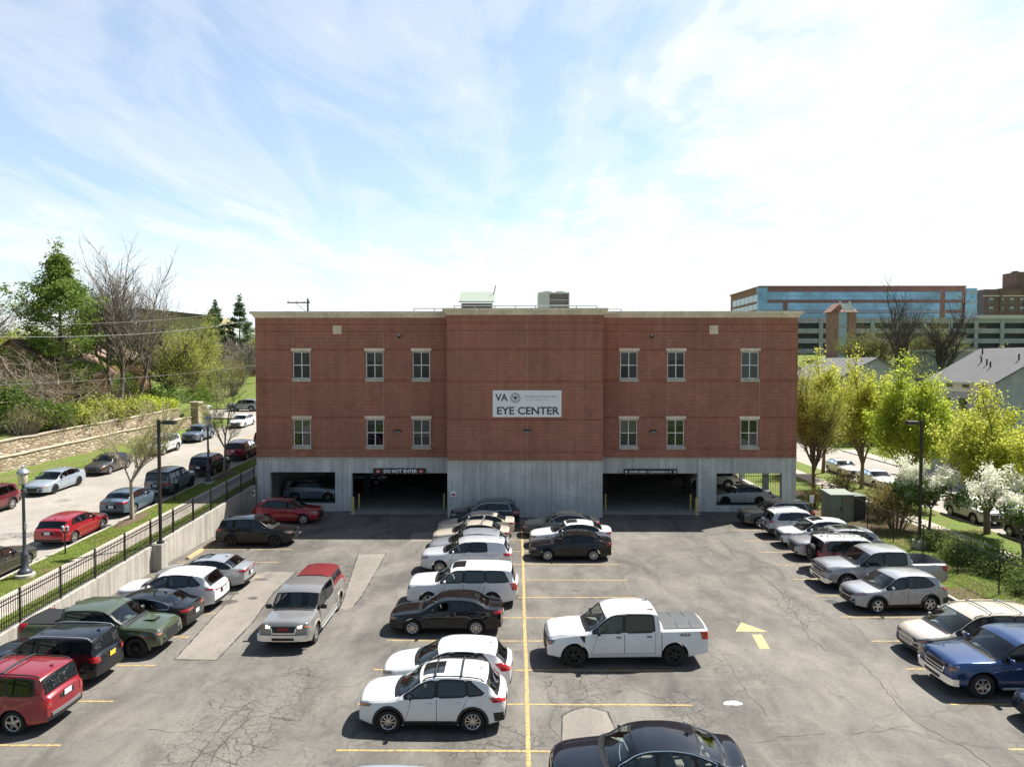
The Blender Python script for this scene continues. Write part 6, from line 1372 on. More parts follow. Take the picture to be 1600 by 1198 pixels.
# wheel stops
for (x, y, lab) in ((-18.25, 39.4, 'yellow wheel stop in the empty bay closer to silver sedan'), (-18.35, 41.9, 'yellow wheel stop by the tail of black SUV')):
    t = thing('wheel_stop', lab, 'wheel stop', (x, y, 0), R(90), 'yellow wheel stops'); b = MB(); b.add([(px, py*k, pz) for px in (-.9, .9) for py, pz, k in ((-.11, 0, 1), (.11, 0, 1), (.075, .13, 1), (-.075, .13, 1))], [(0,4,5,1),(1,5,6,2),(2,6,7,3),(3,7,4,0),(0,1,2,3),(4,7,6,5)]); b.build('block', M_yel2, t)
    for s in (-.6, .6):
        b = MB(); b.lathe([(.03, .128), (.025, .14), (.001, .142)], 8, (s, 0, 0)); b.build('pin', M_gal, t)
# small sign by the building corner
p = G(1267.5, 812, .12); t = thing('sign_post', 'small white sign on a short dark post near the brick building corner', 'sign', (p.x, p.y, .1)); b = MB(); b.tube((0, 0, 0), (0, 0, 1.7), .03, n=6); b.build('post', M_black, t); b = MB(); b.rbox((0, -.04, 1.45), (.30, .02, .52), .005); b.build('plate', M_w, t)
# utility poles and lines
M_pole = mat('weathered_wood', (0.14, 0.105, 0.08), 0.9, var=.3, vscale=6); M_wire = mat('cable', (0.22, 0.225, 0.225), 0.6)
pu = atY(481, 478, 92); t = thing('utility_pole', 'wooden utility pole with one crossarm behind the brick building roof', 'utility pole', (pu.x, 92, zs(92)-.3)); zt = atY(481, 466.5, 92).z-zs(92)+.3
b = MB(); b.tube((0, 0, 0), (0, 0, zt), .17, .12, 10); b.build('pole', M_pole, t, 60); b = MB(); b.box(-2.65, .35, -.2, -.1, zt-.62, zt-.46); b.build('crossarm', M_pole, t); b = MB(); b.tube((-1.5, -.12, zt-.62), (0, -.1, zt-1.9), .04); b.build('brace', M_gal, t)
for x in (-2.5, -1.35, -.45, .2):
    b = MB(); b.lathe([(.03, 0), (.05, .08), (.07, .1), (.05, .16), (.06, .2), (.001, .22)], 8, (x, -.15, zt-.46)); b.build('insulator', mat('porcelain', (.5,.5,.48), .3), t, 50)
def wire(lab, A, B, sag, r=.022):
    A, B = Vector(A), Vector(B); pts = [A.lerp(B, k/28)-Vector((0, 0, sag*4*(k/28)*(1-k/28))) for k in range(29)]; b = MB(); b.path(pts, r, 5); tag(b.build('overhead_cable', M_wire, None, 60), lab, 'cable', 'overhead cables')
e = Vector((pu.x, 92, zs(92)-.3+zt))
wire('thin topmost overhead cable crossing in front of the tall pine', atY(-160, 507, 38), (e.x-2.4, 92, e.z-.3), 1.0, .013); wire('thick overhead cable crossing midway up the tall pine', atY(-160, 521, 38), (e.x-.4, 92, e.z-.9), 1.5, .022); wire('thin lowest overhead cable crossing below the tall pine', atY(-160, 607, 38), atY(470, 560, 95), .6, .013)

# ------------------------------------------------------------------ stone garden wall across the street
def stone_mat():
    m = bpy.data.materials.new('rubble_stone'); m.use_nodes = True; n = NT(m.node_tree); b = n.n['Principled BSDF']; t = n.new('ShaderNodeTexCoord')
    sc = n.mapping(t.outputs['Object'], (1.2, 1.2, 3.4)); vo = n.new('ShaderNodeTexVoronoi'); vo.inputs['Scale'].default_value = 1.3; n.link(sc, vo.inputs['Vector']); ve = n.new('ShaderNodeTexVoronoi', feature='DISTANCE_TO_EDGE'); ve.inputs['Scale'].default_value = 1.3; n.link(sc, ve.inputs['Vector'])
    sp = n.new('ShaderNodeSeparateColor'); n.link(vo.outputs['Color'], sp.inputs[0]); col = n.ramp(sp.outputs[0], [(0, (.28,.215,.14)), (.5, (.40,.32,.22)), (1, (.50,.43,.33))])
    col = n.mix(1.0, col, n.ramp(n.noise(t.outputs['Object'], 5, 6, .7), [(.3,.7), (.7,1.2)]), 'MULTIPLY'); col = n.mix(n.ramp(ve.outputs[0], [(.02, .5), (.08, 0)]), col, (.16,.125,.09)); n.link(col, b.inputs['Base Color']); b.inputs['Roughness'].default_value = .95
    bp = n.new('ShaderNodeBump'); bp.inputs['Strength'].default_value = .9; bp.inputs['Distance'].default_value = .06; n.link(n.ramp(ve.outputs[0], [(0, 0), (.15, 1)]), bp.inputs['Height']); n.link(bp.outputs[0], b.inputs['Normal']); return m
M_stone = stone_mat(); M_cap = concrete_mat('stone_coping', (.44,.38,.29), .1, .2)
def stone_wall(lab, ax, dx, h0, h1, y0, y1, th=.5):
    t = thing('stone_wall', lab, 'wall', (0, 0, 0), 0, 'stone walls across the street'); b = MB(); c = MB(); n = 34; rr = random.Random(int(h1*10)); vs, vc = [], []
    for j in range(n+1):
        y = y0+(y1-y0)*j/n; x = ax-(82-y)*.111+dx; z = zs(y); jt = rr.uniform(-.05, .04)
        vs += [(x+rr.uniform(-.03,.03), y, z+h0-.4), (x-.06, y, z+h1+jt), (x-th, y, z+h1+jt), (x-th, y, z+h0-.4)]; vc += [(x+.02, y, z+h1+jt+.003), (x+.01+rr.uniform(-.02,.03), y, z+h1+jt+.08), (x-th-.02, y, z+h1+jt+.08), (x-th-.02, y, z+h1+jt+.003)]
    F_ = [(4*j+k, 4*j+4+k, 4*j+4+(k+1) % 4, 4*j+(k+1) % 4) for j in range(n) for k in range(4)]+[(0, 1, 2, 3), (4*n+3, 4*n+2, 4*n+1, 4*n)]
    b.add(vs, [tuple(reversed(q)) for q in F_]); c.add(vc, [tuple(reversed(q)) for q in F_]); b.build('stonework', M_stone, t, 25); c.build('coping', M_cap, t, 25)
stone_wall('lower rubble stone wall running beside the far pavement', -38.0, 0, 0, 1.20, 22, 82.0); stone_wall('upper rubble stone wall set back above the lower one', -38.0, -.62, 1.05, 2.35, 22, 80.5)
t = thing('stone_pillar', 'square stone gate pillar ending the rubble wall near the crossing street', 'pillar', (-37.85, 82.6, zs(82))); b = MB(); b.rbox((0, 0, 1.35), (.9, .9, 2.9), .04); b.build('shaft', M_stone, t); b = MB(); b.rbox((0, 0, 2.88), (1.25, 1.25, .2), .03); b.build('cap', M_cap, t)
# ------------------------------------------------------------------ trees and shrubs
def bark_mat(name, c): return mat(name, c, .95, var=.35, vscale=4, bump=.5, bscale=14)
def leaf_mat(name, c0, c1, trans=.35, scale=.6):
    m = bpy.data.materials.new(name); m.use_nodes = True; n = NT(m.node_tree); n.n.clear(); t = n.new('ShaderNodeTexCoord'); f = n.noise(t.outputs['Object'], scale, 5, .65); f2 = n.noise(t.outputs['Object'], 7, 2, .6)
    k = n.math('ADD', n.math('MULTIPLY', f, .65), n.math('MULTIPLY', f2, .35)); col = n.ramp(k, [(.36, c0), (.64, c1)])
    d = n.new('ShaderNodeBsdfDiffuse'); tr = n.new('ShaderNodeBsdfTranslucent'); n.link(col, d.inputs[0]); n.link(col, tr.inputs[0]); mx = n.new('ShaderNodeMixShader'); mx.inputs[0].default_value = trans; n.link(d.outputs[0], mx.inputs[1]); n.link(tr.outputs[0], mx.inputs[2]); o = n.new('ShaderNodeOutputMaterial'); n.link(mx.outputs[0], o.inputs[0]); return m
B_grey = bark_mat('grey_bark', (.23,.20,.175)); B_brown = bark_mat('brown_bark', (.17,.13,.098)); B_tan = bark_mat('tan_bark', (.27,.22,.165)); B_dark = bark_mat('dark_bark', (.115,.098,.085)); B_pale = bark_mat('pale_twig', (.33,.28,.22))
B_mid = bark_mat('mid_bark', (.165,.138,.118)); L_pine = leaf_mat('pine_needles', (.115,.190,.045), (.30,.37,.095), .35, .35); L_blue = leaf_mat('blue_needles', (.085,.140,.075), (.19,.26,.13), .25, .4); L_lime = leaf_mat('lime_leaf', (.34,.43,.045), (.60,.67,.12), .58, .5); L_lime2 = leaf_mat('gold_lime_leaf', (.37,.42,.055), (.64,.65,.14), .58, .5); L_green = leaf_mat('fresh_green_leaf', (.085,.155,.028), (.185,.270,.055), .4, .5); L_bud = leaf_mat('bud_leaf', (.33,.37,.070), (.50,.52,.13), .45, .5); L_yg = leaf_mat('yellow_green_leaf', (.31,.35,.075), (.50,.53,.14), .5, .4)
L_blos = leaf_mat('white_blossom', (.78,.80,.62), (.95,.94,.84), .5, .8); L_brown = leaf_mat('brown_shrub_leaf', (.16,.135,.050), (.30,.26,.095), .4, .8); L_jun = leaf_mat('juniper', (.13,.18,.055), (.29,.36,.11), .3, .7); L_olive = leaf_mat('olive_leaf', (.20,.23,.065), (.34,.37,.12), .4, .4)

class Tree:
    def __init__(s, seed): s.rng = random.Random(seed); s.segs = []; s.tips = []; s.pts = []
    def branch(s, p, d, L, r, lev, maxlev, P):
        g = s.rng; n = max(2, int(L/P.get('seg', .55))) if lev < maxlev else 2; n = min(n, 9); st = L/n; taper = P.get('taper', .55); p = Vector(p); d = Vector(d).normalized()
        for i in range(n):
            j = P['wob']*(1 if lev else .35)
            d = (d+Vector((g.uniform(-j, j), g.uniform(-j, j), g.uniform(-j, j)+P['up'](lev)*.16))).normalized(); q = p+d*st; ra, rb = r*(1-(1-taper)*i/n), r*(1-(1-taper)*(i+1)/n)
            s.segs.append((p.copy(), q.copy(), ra, rb, lev)); p = q
            if lev >= P.get('leaflev', 2): s.pts.append((p.copy(), d.copy()))
            if lev < maxlev and i >= P['start'](lev)*n-1:
                for _ in range(P['kids'](lev, g)):
                    a = g.uniform(0, 2*math.pi); sp = P['spread'](lev)*g.uniform(.75, 1.25); o = d.orthogonal().normalized(); o2 = d.cross(o); nd = d*math.cos(sp)+(o*math.cos(a)+o2*math.sin(a))*math.sin(sp); f = 1-.45*i/n
                    s.branch(p, nd, L*P['ratio'](lev)*f*g.uniform(.7, 1.15), rb*P.get('rr', .62), lev+1, maxlev, P)
        if lev < maxlev and P.get('fork', True): s.branch(p, (d+Vector((g.uniform(-.25,.25), g.uniform(-.25,.25), .05))), L*P['ratio'](lev)*.95, r*taper*.95, lev+1, maxlev, P)
        else: s.tips.append((p.copy(), d.copy()))
    def wood(s, name, m, parent, minr=.004):
        b = MB()
        for a, q, ra, rb, lev in s.segs: b.tube(a, q, max(minr, ra), max(minr*.8, rb), 8 if lev == 0 else 5 if lev == 1 else 3, caps=False)
        return b.build(name, m, parent, 80)
def leaves(name, pts, m, parent, per, size, spread, seed, flat_=0.0, droop=0.0, elong=1.4):
    rg = np.random.default_rng(seed); P = np.repeat(np.array([tuple(p) for p in pts]), per, 0); n = len(P); P = P+rg.normal(0, spread, (n, 3))*np.array([1, 1, 1-.5*flat_]); P[:, 2] -= np.abs(rg.normal(0, droop+1e-6, n))
    A = rg.normal(0, 1, (n, 3)); A[:, 2] *= 1-flat_; A /= np.linalg.norm(A, axis=1)[:, None]+1e-9; Bv = np.cross(A, rg.normal(0, 1, (n, 3))*np.array([1-flat_, 1-flat_, 1])); Bv /= np.linalg.norm(Bv, axis=1)[:, None]+1e-9; s = size*rg.uniform(.55, 1.35, (n, 1))
    V = np.stack([P-A*s*elong*.5, P+Bv*s*.5, P+A*s*elong*.5, P-Bv*s*.5], 1).reshape(-1, 3); me = bpy.data.meshes.new(name)
    me.vertices.add(4*n); me.vertices.foreach_set('co', V.ravel()); me.loops.add(4*n); me.loops.foreach_set('vertex_index', np.arange(4*n, dtype=np.int32)); me.polygons.add(n); me.polygons.foreach_set('loop_start', np.arange(0, 4*n, 4, dtype=np.int32))
    me.materials.append(m); me.update(calc_edges=True); o = bpy.data.objects.new(name, me); COL.objects.link(o)
    if parent is not None: o.parent = parent
    return o
def tree(lab, loc, H, r, maxlev, P, bark, leaf=None, per=3, size=.12, spread=.2, seed=1, group=None, name='tree', nm='crown', trunks=1, lean=0.0, frac=.34, **kw):
    t = thing(name, lab, 'tree', loc, 0, group); T_ = Tree(seed); g = random.Random(seed+99)
    for k in range(trunks):
        a = 2*math.pi*k/max(1, trunks)+g.uniform(0, 1); ln = lean if trunks > 1 else lean*.3
        T_.branch((.15*math.cos(a)*(trunks > 1), .15*math.sin(a)*(trunks > 1), -.2), (ln*math.cos(a), ln*math.sin(a), 1), H*frac, r*(.8 if trunks > 1 else 1), 0, maxlev, P)
    # fit the height
    zmax = max(q.z for _, q, *_ in T_.segs); k = H/zmax
    T_.segs = [(a*k, q*k, ra, rb, l) for a, q, ra, rb, l in T_.segs]; T_.pts = [(p*k, d) for p, d in T_.pts]
    wx_ = kw.pop('width', None)
    if wx_:
        mx = np.percentile([math.hypot(q.x, q.y) for _, q, *_ in T_.segs], 97); f = wx_/2/mx
        sc = lambda v: Vector((v.x*f, v.y*f, v.z)); T_.segs = [(sc(a), sc(q), ra, rb, l) for a, q, ra, rb, l in T_.segs]; T_.pts = [(sc(p), d) for p, d in T_.pts]
    T_.wood('trunk', bark, t, kw.pop('minr', .006))
    if leaf: leaves(nm, [p for p, d in T_.pts], leaf, t, per, size, spread, seed, **kw)
    return t
def P_(up=.5, spread=(.5, .6, .7, .7), ratio=(.75, .62, .55, .5), kids=(2, 2, 2, 2), start=(.55, .25, .2, .2), wob=.16, leaflev=2, fork=True, rr=.62, taper=.55, prob=.75, seg=.55):
    return dict(up=lambda l: up, spread=lambda l: spread[min(l, len(spread)-1)], ratio=lambda l: ratio[min(l, len(ratio)-1)], kids=lambda l, g: sum(g.random() < prob for _ in range(kids[min(l, len(kids)-1)])), start=lambda l: start[min(l, len(start)-1)], wob=wob, leaflev=leaflev, fork=fork, rr=rr, taper=taper, seg=seg)
BARE = P_(.35, (.42, .5, .6, .65), (.80, .66, .56, .5), (2, 2, 2, 2), (.6, .2, .15, .1), .15)
VASE = P_(.45, (.40, .42, .5, .6), (1.05, .62, .5, .45), (3, 2, 2, 2), (.78, .25, .15, .1), .12)
UPR = P_(.75, (.34, .42, .5, .6), (1.15, .55, .5, .45), (4, 2, 2, 2), (.55, .2, .15, .1), .14, prob=.66)
COLM = P_(.95, (.26, .34, .5, .6), (1.35, .62, .5, .45), (5, 2, 2, 2), (.45, .2, .15, .1), .10, prob=.72)
BUSH = P_(.25, (.6, .7, .8, .8), (.9, .65, .55, .5), (3, 2, 2, 2), (.2, .1, .1, .1), .22, leaflev=1)
def on(px, y): return ((px-VX)*y/F)
def g_at(px, y, dz=0): x = on(px, y); return (x, y, gz(x, y)+dz)

def conifer(lab, loc, H, W, seed, leaf, group=None, per=16, size=.3, name='pine_tree', layers=26, droop=.0, up=.25, top=.0):
    t = thing(name, lab, 'tree', loc, 0, group); g = random.Random(seed); T_ = Tree(seed); pts = []
    n = 14
    for i in range(n): z0, z1 = H*i/n, H*(i+1)/n; T_.segs.append((Vector((0, 0, z0-.3 if i == 0 else z0)), Vector((0, 0, z1)), .017*H*(1-i/n)+.02, .017*H*(1-(i+1)/n)+.02, 0))
    for k in range(layers):
        f = .14+.85*(k+g.random()*.5)/layers; z = H*f; prof = min(1.0, (1-f)*1.75)**1.0*(.62+.48*g.random())*(1 if f > .3 else .6+f*1.3); R_ = W/2*prof+.12
        m = g.choice((3, 4, 5)); ph = g.uniform(0, 6.28)
        for j in range(m):
            a = ph+2*math.pi*j/m+g.uniform(-.4, .4); Lb = R_*g.uniform(.55, 1.2); p = Vector((0, 0, z)); Lb *= .75 if f > .78 else 1; d = Vector((math.cos(a), math.sin(a), up*g.uniform(.2, 1.3)*(.6 if f > .7 else 1)-droop)); st = Lb/6
            for i in range(6):
                d = (d+Vector((0, 0, .06))).normalized(); q = p+d*st; T_.segs.append((p.copy(), q.copy(), (.07*(1-i/7)*(1-f*.6)+.010), (.07*(1-(i+1)/7)*(1-f*.6)+.008), 2)); p = q
                if i >= 2:
                    pts.append(p.copy())
                    for s_ in (-1, 1):
                        if g.random() < .8: pts.append(p+Vector((-math.sin(a)*s_, math.cos(a)*s_, .05))*Lb*.20*g.uniform(.4, 1.2)+Vector((0, 0, g.uniform(-.05, .2))))
    pts += [Vector((0, 0, H*q)) for q in (.95, .98, 1.0, 1.02, 1.04, 1.06)]
    T_.wood('trunk', B_brown, t, .012)
    rg = np.random.default_rng(seed); A = np.repeat(np.array([tuple(p) for p in pts]), 3, 0)+rg.normal(0, 1, (3*len(pts), 3))*np.array([.045*W/2, .045*W/2, .022*W/2]); 
    leaves('crown', [Vector(p) for p in A], leaf, t, max(2, per), size, .045*W/2+.03, seed, flat_=.35, elong=2.6); return t
def shrub(lab, loc, rx, ry, h, leaf, seed, n=2600, size=.10, group=None, name='shrub', stems=B_brown, dense=1.0, stemn=14):
    """mound of leaf sprays on fanned stems; ragged outline"""
    t = thing(name, lab, 'shrub', loc, 0, group); g = random.Random(seed); rg = np.random.default_rng(seed); b = MB(); tips = []
    for k in range(stemn):
        a = g.uniform(0, 6.28); e = g.random()**.6; T0 = Vector((math.cos(a)*rx*e*.25, math.sin(a)*ry*e*.25, -.1)); T1 = Vector((math.cos(a)*rx*e, math.sin(a)*ry*e, h*(1-.45*e*e)*g.uniform(.75, 1.12))); mid = T0.lerp(T1, .5)+Vector((0, 0, h*.12))
        b.path([T0, mid, T1], [.03, .018, .006], 4); tips.append(T1)
        for _ in range(3):
            q = T0.lerp(T1, g.uniform(.4, .9))+Vector((0, 0, .06*h)); q2 = q+Vector((g.uniform(-.3, .3)*rx, g.uniform(-.3, .3)*ry, g.uniform(.05, .35)*h)); b.tube(q, q2, .012, .004, 3, caps=False); tips.append(q2)
    b.build('stems', stems, t, 80)
    cl = []
    for p in tips:
        for _ in range(2): cl.append(p*g.uniform(.72, 1.02)+Vector((g.gauss(0, .09*rx), g.gauss(0, .09*ry), g.gauss(0, .05*h))))
    for _ in range(int(30*dense)):
        a = g.uniform(0, 6.28); e = math.sqrt(g.random()); cl.append(Vector((math.cos(a)*rx*e*.95, math.sin(a)*ry*e*.95, h*g.uniform(.15, .95)*(1-.5*e*e))))
    leaves('foliage', cl, leaf, t, max(1, n//len(cl)), size, .13*min(rx, ry, h*1.2)+.05, seed); return t

# --- street trees on the near kerb strip
SG = 'small street trees on the kerb strip'
ST = P_(.62, (.44, .40, .46, .55), (1.25, .66, .58, .5), (4, 3, 3, 2), (.80, .15, .10, .1), .12, leaflev=3, prob=.85)
tree('small bare street tree with pale trunk behind the near picket fence', (-23.0, 41.6, zs(41.6)), 8.0, .15, 4, ST, B_pale, L_bud, 2, .045, .08, 11, SG, 'street_tree', 'buds', width=6.0, frac=.25, minr=.0095)
tree('small bare street tree beside the far lamp post near the building', (-22.9, 54.6, zs(54.6)), 7.9, .14, 4, ST, B_tan, L_bud, 1, .045, .08, 5, SG, 'street_tree', 'buds', width=5.2, frac=.22, minr=.0095)
for x, y in ((-23.0, 41.6), (-22.9, 54.6)):
    b = MB(); b.lathe([(1.0, -.02), (.9, .03), (.001, .07)], 14, (0, 0, 0)); o = struct(b.build('mulch_ring', M_mulch, None, 60)); o.location = (x, y, zs(y)); o.scale = (.55, 1.9, 1); o.rotation_euler = (R(2.4), 0, 0)
# --- yard across the street
YG = 'trees in the yard across the street'
conifer('tall full green pine towering over the yard', g_at(92, 76), 17.0, 11.6, 3, L_pine, YG, 9, .15, layers=20, up=.34)
tree('tall bare twin trunk tree beside the tall pine', g_at(178, 80), 20.6, .34, 4, P_(.75, (.30, .36, .42, .5), (.95, .70, .56, .5), (2, 2, 2, 2), (.45, .2, .15, .1), .10, prob=.60), B_mid, None, seed=21, group=YG, name='bare_tree', trunks=2, lean=.10, frac=.36, width=11.0, minr=.0085)
tree('tall bare tree with several stems between pine and budding trees', g_at(208, 84), 19.5, .26, 4, P_(.7, (.32, .38, .45, .5), (.95, .70, .56, .5), (2, 2, 2, 2), (.4, .2, .15, .1), .10, prob=.60), B_mid, None, seed=8, group=YG, name='bare_tree', trunks=2, lean=.22, frac=.36, width=10.5, minr=.0085)
tree('bare grey tree cut off by the frame edge beyond the tall pine', g_at(-42, 66), 18.0, .32, 4, BARE, B_grey, None, seed=14, group=YG, name='bare_tree', frac=.33, width=11.5, minr=.013)
tree('low sprawling bare tree with drooping brown branches over the stone wall', g_at(22, 66), 8.2, .22, 4, P_(.02, (.75, .7, .65, .7), (1.1, .72, .6, .55), (4, 3, 2, 2), (.5, .15, .1, .1), .2), B_tan, None, seed=31, group=YG, name='bare_tree', frac=.3, width=16.5, minr=.011)
tree('second drooping bare tree under the pine beside the brick house', g_at(95, 69), 7.6, .16, 4, P_(.0, (.8, .7, .65, .7), (1.1, .72, .6, .55), (4, 3, 2, 2), (.5, .15, .1, .1), .2), B_tan, None, seed=37, group=YG, name='bare_tree', frac=.3, width=13.0, minr=.011)
tree('broad budding yellow green tree with dark leaning limbs', g_at(262, 95), 16.8, .30, 4, P_(.22, (.55, .55, .6, .6), (1.0, .7, .6, .5), (3, 3, 2, 2), (.5, .15, .1, .1), .18, leaflev=3), B_dark, L_yg, 2, .11, .28, 41, YG, 'budding_tree', 'crown', width=11.5, frac=.3, minr=.012)
tree('slim yellow green budding tree against the long beige building', g_at(300, 104), 15.0, .22, 4, UPR, B_brown, L_yg, 4, .12, .33, 43, YG, 'budding_tree', 'crown', width=6.5, minr=.012)
tree('pale budding tree in front of the long beige building', g_at(235, 108), 16.5, .24, 4, BARE, B_brown, L_bud, 3, .12, .33, 47, YG, 'budding_tree', 'crown', width=9, minr=.012)
tree('brown bare thicket tree below the two far conifers', g_at(345, 128), 11.0, .25, 4, P_(.2, (.6, .6, .65, .7), (1.0, .7, .6, .5), (3, 3, 2, 2), (.3, .1, .1, .1), .2), B_grey, None, seed=51, group=YG, name='bare_tree', width=11, minr=.02)
tree('second brown bare thicket tree close to the brick building corner', g_at(378, 124), 9.8, .22, 4, P_(.2, (.6, .6, .65, .7), (1.0, .7, .6, .5), (3, 3, 2, 2), (.3, .1, .1, .1), .2), B_grey, None, seed=53, group=YG, name='bare_tree', width=9, minr=.02)
CG = 'far conifers beside the brick building'
conifer('far conifer with broken crown just clear of the brick building', g_at(374, 142), 15.0, 8.0, 61, L_blue, CG, 6, .22, layers=12); conifer('shorter far conifer with a flat top beside the taller one', g_at(336, 140), 13.8, 8.5, 67, L_blue, CG, 8, .22, layers=10)
conifer('dark round conifer on the skyline behind the bare grey tree', g_at(8, 110), 10.5, 11, 71, L_blue, YG, 10, .2, layers=15); conifer('dark conifer behind the tall pine close to the brick house', g_at(48, 98), 9.5, 11, 73, L_pine, YG, 10, .2, layers=14); conifer('olive conifer between pine and bare twin trunk tree', g_at(140, 100), 13.8, 8, 79, L_pine, YG, 9, .2, layers=14)
for i, (px, y, h, wd, sd, leaf) in enumerate([(-30, 92, 11, 12, 201, L_olive), (25, 88, 9.5, 10, 203, L_bud), (70, 118, 13, 12, 205, L_olive), (175, 120, 11.5, 12, 207, L_olive), (325, 150, 10, 12, 209, L_olive), (395, 150, 11, 12, 211, L_bud), (128, 88, 7.5, 8, 213, L_green)]):
    labs = ['olive leafing tree behind the bare grey tree at the frame edge', 'pale budding tree beside the brick house gable', 'far olive tree filling the gap behind the tall pine', 'far olive tree behind the bare twin trunk tree', 'far olive tree below the flat topped conifer', 'far pale tree just behind the brick building corner', 'small fresh green tree at the foot of the tall pine']
    tree(labs[i], g_at(px, y), h, .2, 4, BUSH, B_brown, leaf, 6, .14, .4, sd, YG, 'leafing_tree', 'crown', width=wd, minr=.014)
SH = 'shrubs above the stone wall'
for i, (px, y, rx, ry, h, leaf, n, lab) in enumerate([
    (10, 62, 3.6, 2.4, 3.6, L_green, 5200, 'big fresh green shrub above the stone wall at the frame edge'), (62, 63, 2.8, 2.2, 2.4, L_green, 3600, 'green shrub below the drooping bare tree'), (100, 66, 2.6, 1.8, 2.0, L_yg, 2600, 'yellow green shrub hanging over the upper stone wall'),
    (150, 70, 2.6, 1.8, 2.2, L_yg, 2600, 'bright yellow green shrub behind the near street tree'), (195, 74, 2.6, 1.8, 1.9, L_yg, 2400, 'low yellow green shrub midway along the stone wall'), (228, 78, 2.0, 1.6, 1.6, L_lime, 1800, 'small lime shrub at the far end of the stone wall'), (262, 80, 1.4, 1.2, 1.3, L_lime, 1200, 'tiny lime shrub beside the stone pillar'),
    (215, 92, 4.0, 3.0, 4.2, L_green, 5200, 'large vivid green bush under the bare twin trunk tree'), (262, 90, 4.2, 3.0, 4.0, L_green, 5200, 'large vivid green bush left of the stone pillar'.replace('left of', 'just short of')), (300, 104, 4.0, 3.0, 3.0, L_green, 3200, 'vivid green bush beyond the crossing street'), (318, 107, 3.0, 2.4, 4.2, L_olive, 2600, 'olive bush beyond the crossing street in front of the grass rise'),
    (165, 88, 3.4, 2.6, 3.0, L_green, 3200, 'green bush below the brown brick house'), (120, 78, 3.2, 2.4, 2.6, L_green, 3000, 'green bush at the foot of the tall pine')]):
    shrub(lab, g_at(px, y, .0), rx, ry, h, leaf, 300+i, n, .15, SH)
for i, (px, y, rx, ry, h, lab) in enumerate([(30, 60.5, 3.2, 1.4, 2.6, 'tangle of bare brown brush over the stone wall at the frame edge'), (75, 63, 3.0, 1.4, 2.4, 'tangle of bare brown brush over the wall below the tall pine'), (120, 66.5, 3.0, 1.4, 2.0, 'bare brown brush over the wall beside the near street tree'), (175, 71, 2.6, 1.3, 1.7, 'bare brown brush midway along the stone wall'), (225, 76, 2.0, 1.2, 1.5, 'bare brown brush close to the stone pillar')]):
    shrub(lab, g_at(px, y), rx, ry, h, L_bud, 330+i, 260, .07, 'bare brush over the stone wall', 'brush', B_tan, .3, 85)
for i, (px, y, rx, ry, h, lf, lab) in enumerate([(338, 112, 3.6, 2.6, 7.4, L_olive, 'olive thicket below the flat topped conifer'), (362, 116, 3.0, 2.4, 6.2, L_brown, 'brown thicket below the broken crowned conifer'), (312, 112, 3.4, 2.6, 8.0, L_bud, 'pale budding thicket beyond the crossing street')]):
    shrub(lab, g_at(px, y), rx, ry, h, lf, 340+i, 2600, .12, 'thickets on the grassy rise', 'thicket', B_grey, .8, 60)
# --- planting beyond the chain link fence
LG = 'lime leaved street trees beyond the fence'
LM = dict(group=LG, name='leafy_tree', nm='crown')
tree('thin leafed tree with red brown trunk beside the brick building', (24.1, 57, .1), 12.6, .17, 4, P_(.7, (.36, .42, .5, .6), (1.2, .62, .55, .5), (4, 3, 2, 2), (.5, .15, .1, .1), .12, leaflev=3), B_brown, L_bud, 3, .085, .15, 91, width=5.0, frac=.30, minr=.009, **LM)
tree('lime tree with bare lower limbs beyond the brown shrubs', (29.4, 60, .1), 12.2, .20, 4, COLM, B_brown, L_lime2, 5, .105, .20, 93, width=4.3, frac=.27, minr=.009, **LM)
tree('tall bright lime tree behind the lot lamp by the fence', (29.6, 53.2, .1), 11.6, .22, 4, COLM, B_brown, L_lime, 10, .12, .22, 95, width=5.3, frac=.27, minr=.009, **LM)
tree('bright golden lime tree behind the blossom trees', (29.6, 44.2, .1), 9.6, .22, 4, COLM, B_brown, L_lime2, 9, .115, .22, 97, width=5.4, frac=.27, minr=.009, **LM)
tree('lime tree cut off by the frame edge behind the blossom tree', (29.8, 37.5, .1), 9.6, .22, 4, COLM, B_brown, L_lime2, 8, .115, .22, 99, width=5.2, frac=.27, minr=.009, **LM)
tree('second thin leafed lime tree close beside the brick building corner', (29.6, 68, .1), 12.2, .2, 4, COLM, B_brown, L_lime2, 7, .12, .22, 101, width=4.6, frac=.27, minr=.009, **LM)
BG = 'white blossom trees beyond the fence'
BL = P_(.3, (.5, .55, .6, .6), (1.1, .68, .55, .5), (4, 3, 2, 2), (.55, .15, .1, .1), .15, leaflev=2)
for (x, y, h, wd, sd, lab) in ((26.4, 45.0, 4.9, 4.4, 111, 'white blossom tree just behind the lot lamp'), (27.5, 38.0, 5.2, 5.0, 113, 'white blossom tree cut off by the frame edge')):
    t = tree(lab, (x, y, .1), h, .10, 4, BL, B_dark, L_blos, 13, .085, .14, sd, BG, 'blossom_tree', 'blossom', width=wd, frac=.3, minr=.006)
    T2 = [o for o in t.children if o.name.startswith('blossom')][0]
    v = np.empty(len(T2.data.vertices)*3); T2.data.vertices.foreach_get('co', v); v = v.reshape(-1, 4, 3).mean(1); k = v[:, 2] < h*.62; rg = np.random.default_rng(sd); pk = v[k][rg.random(k.sum()) < .45]
    leaves('leaves', [Vector(p) for p in pk], L_green, t, 2, .13, .16, sd+1)
SB = 'brown shrubs inside the fence'
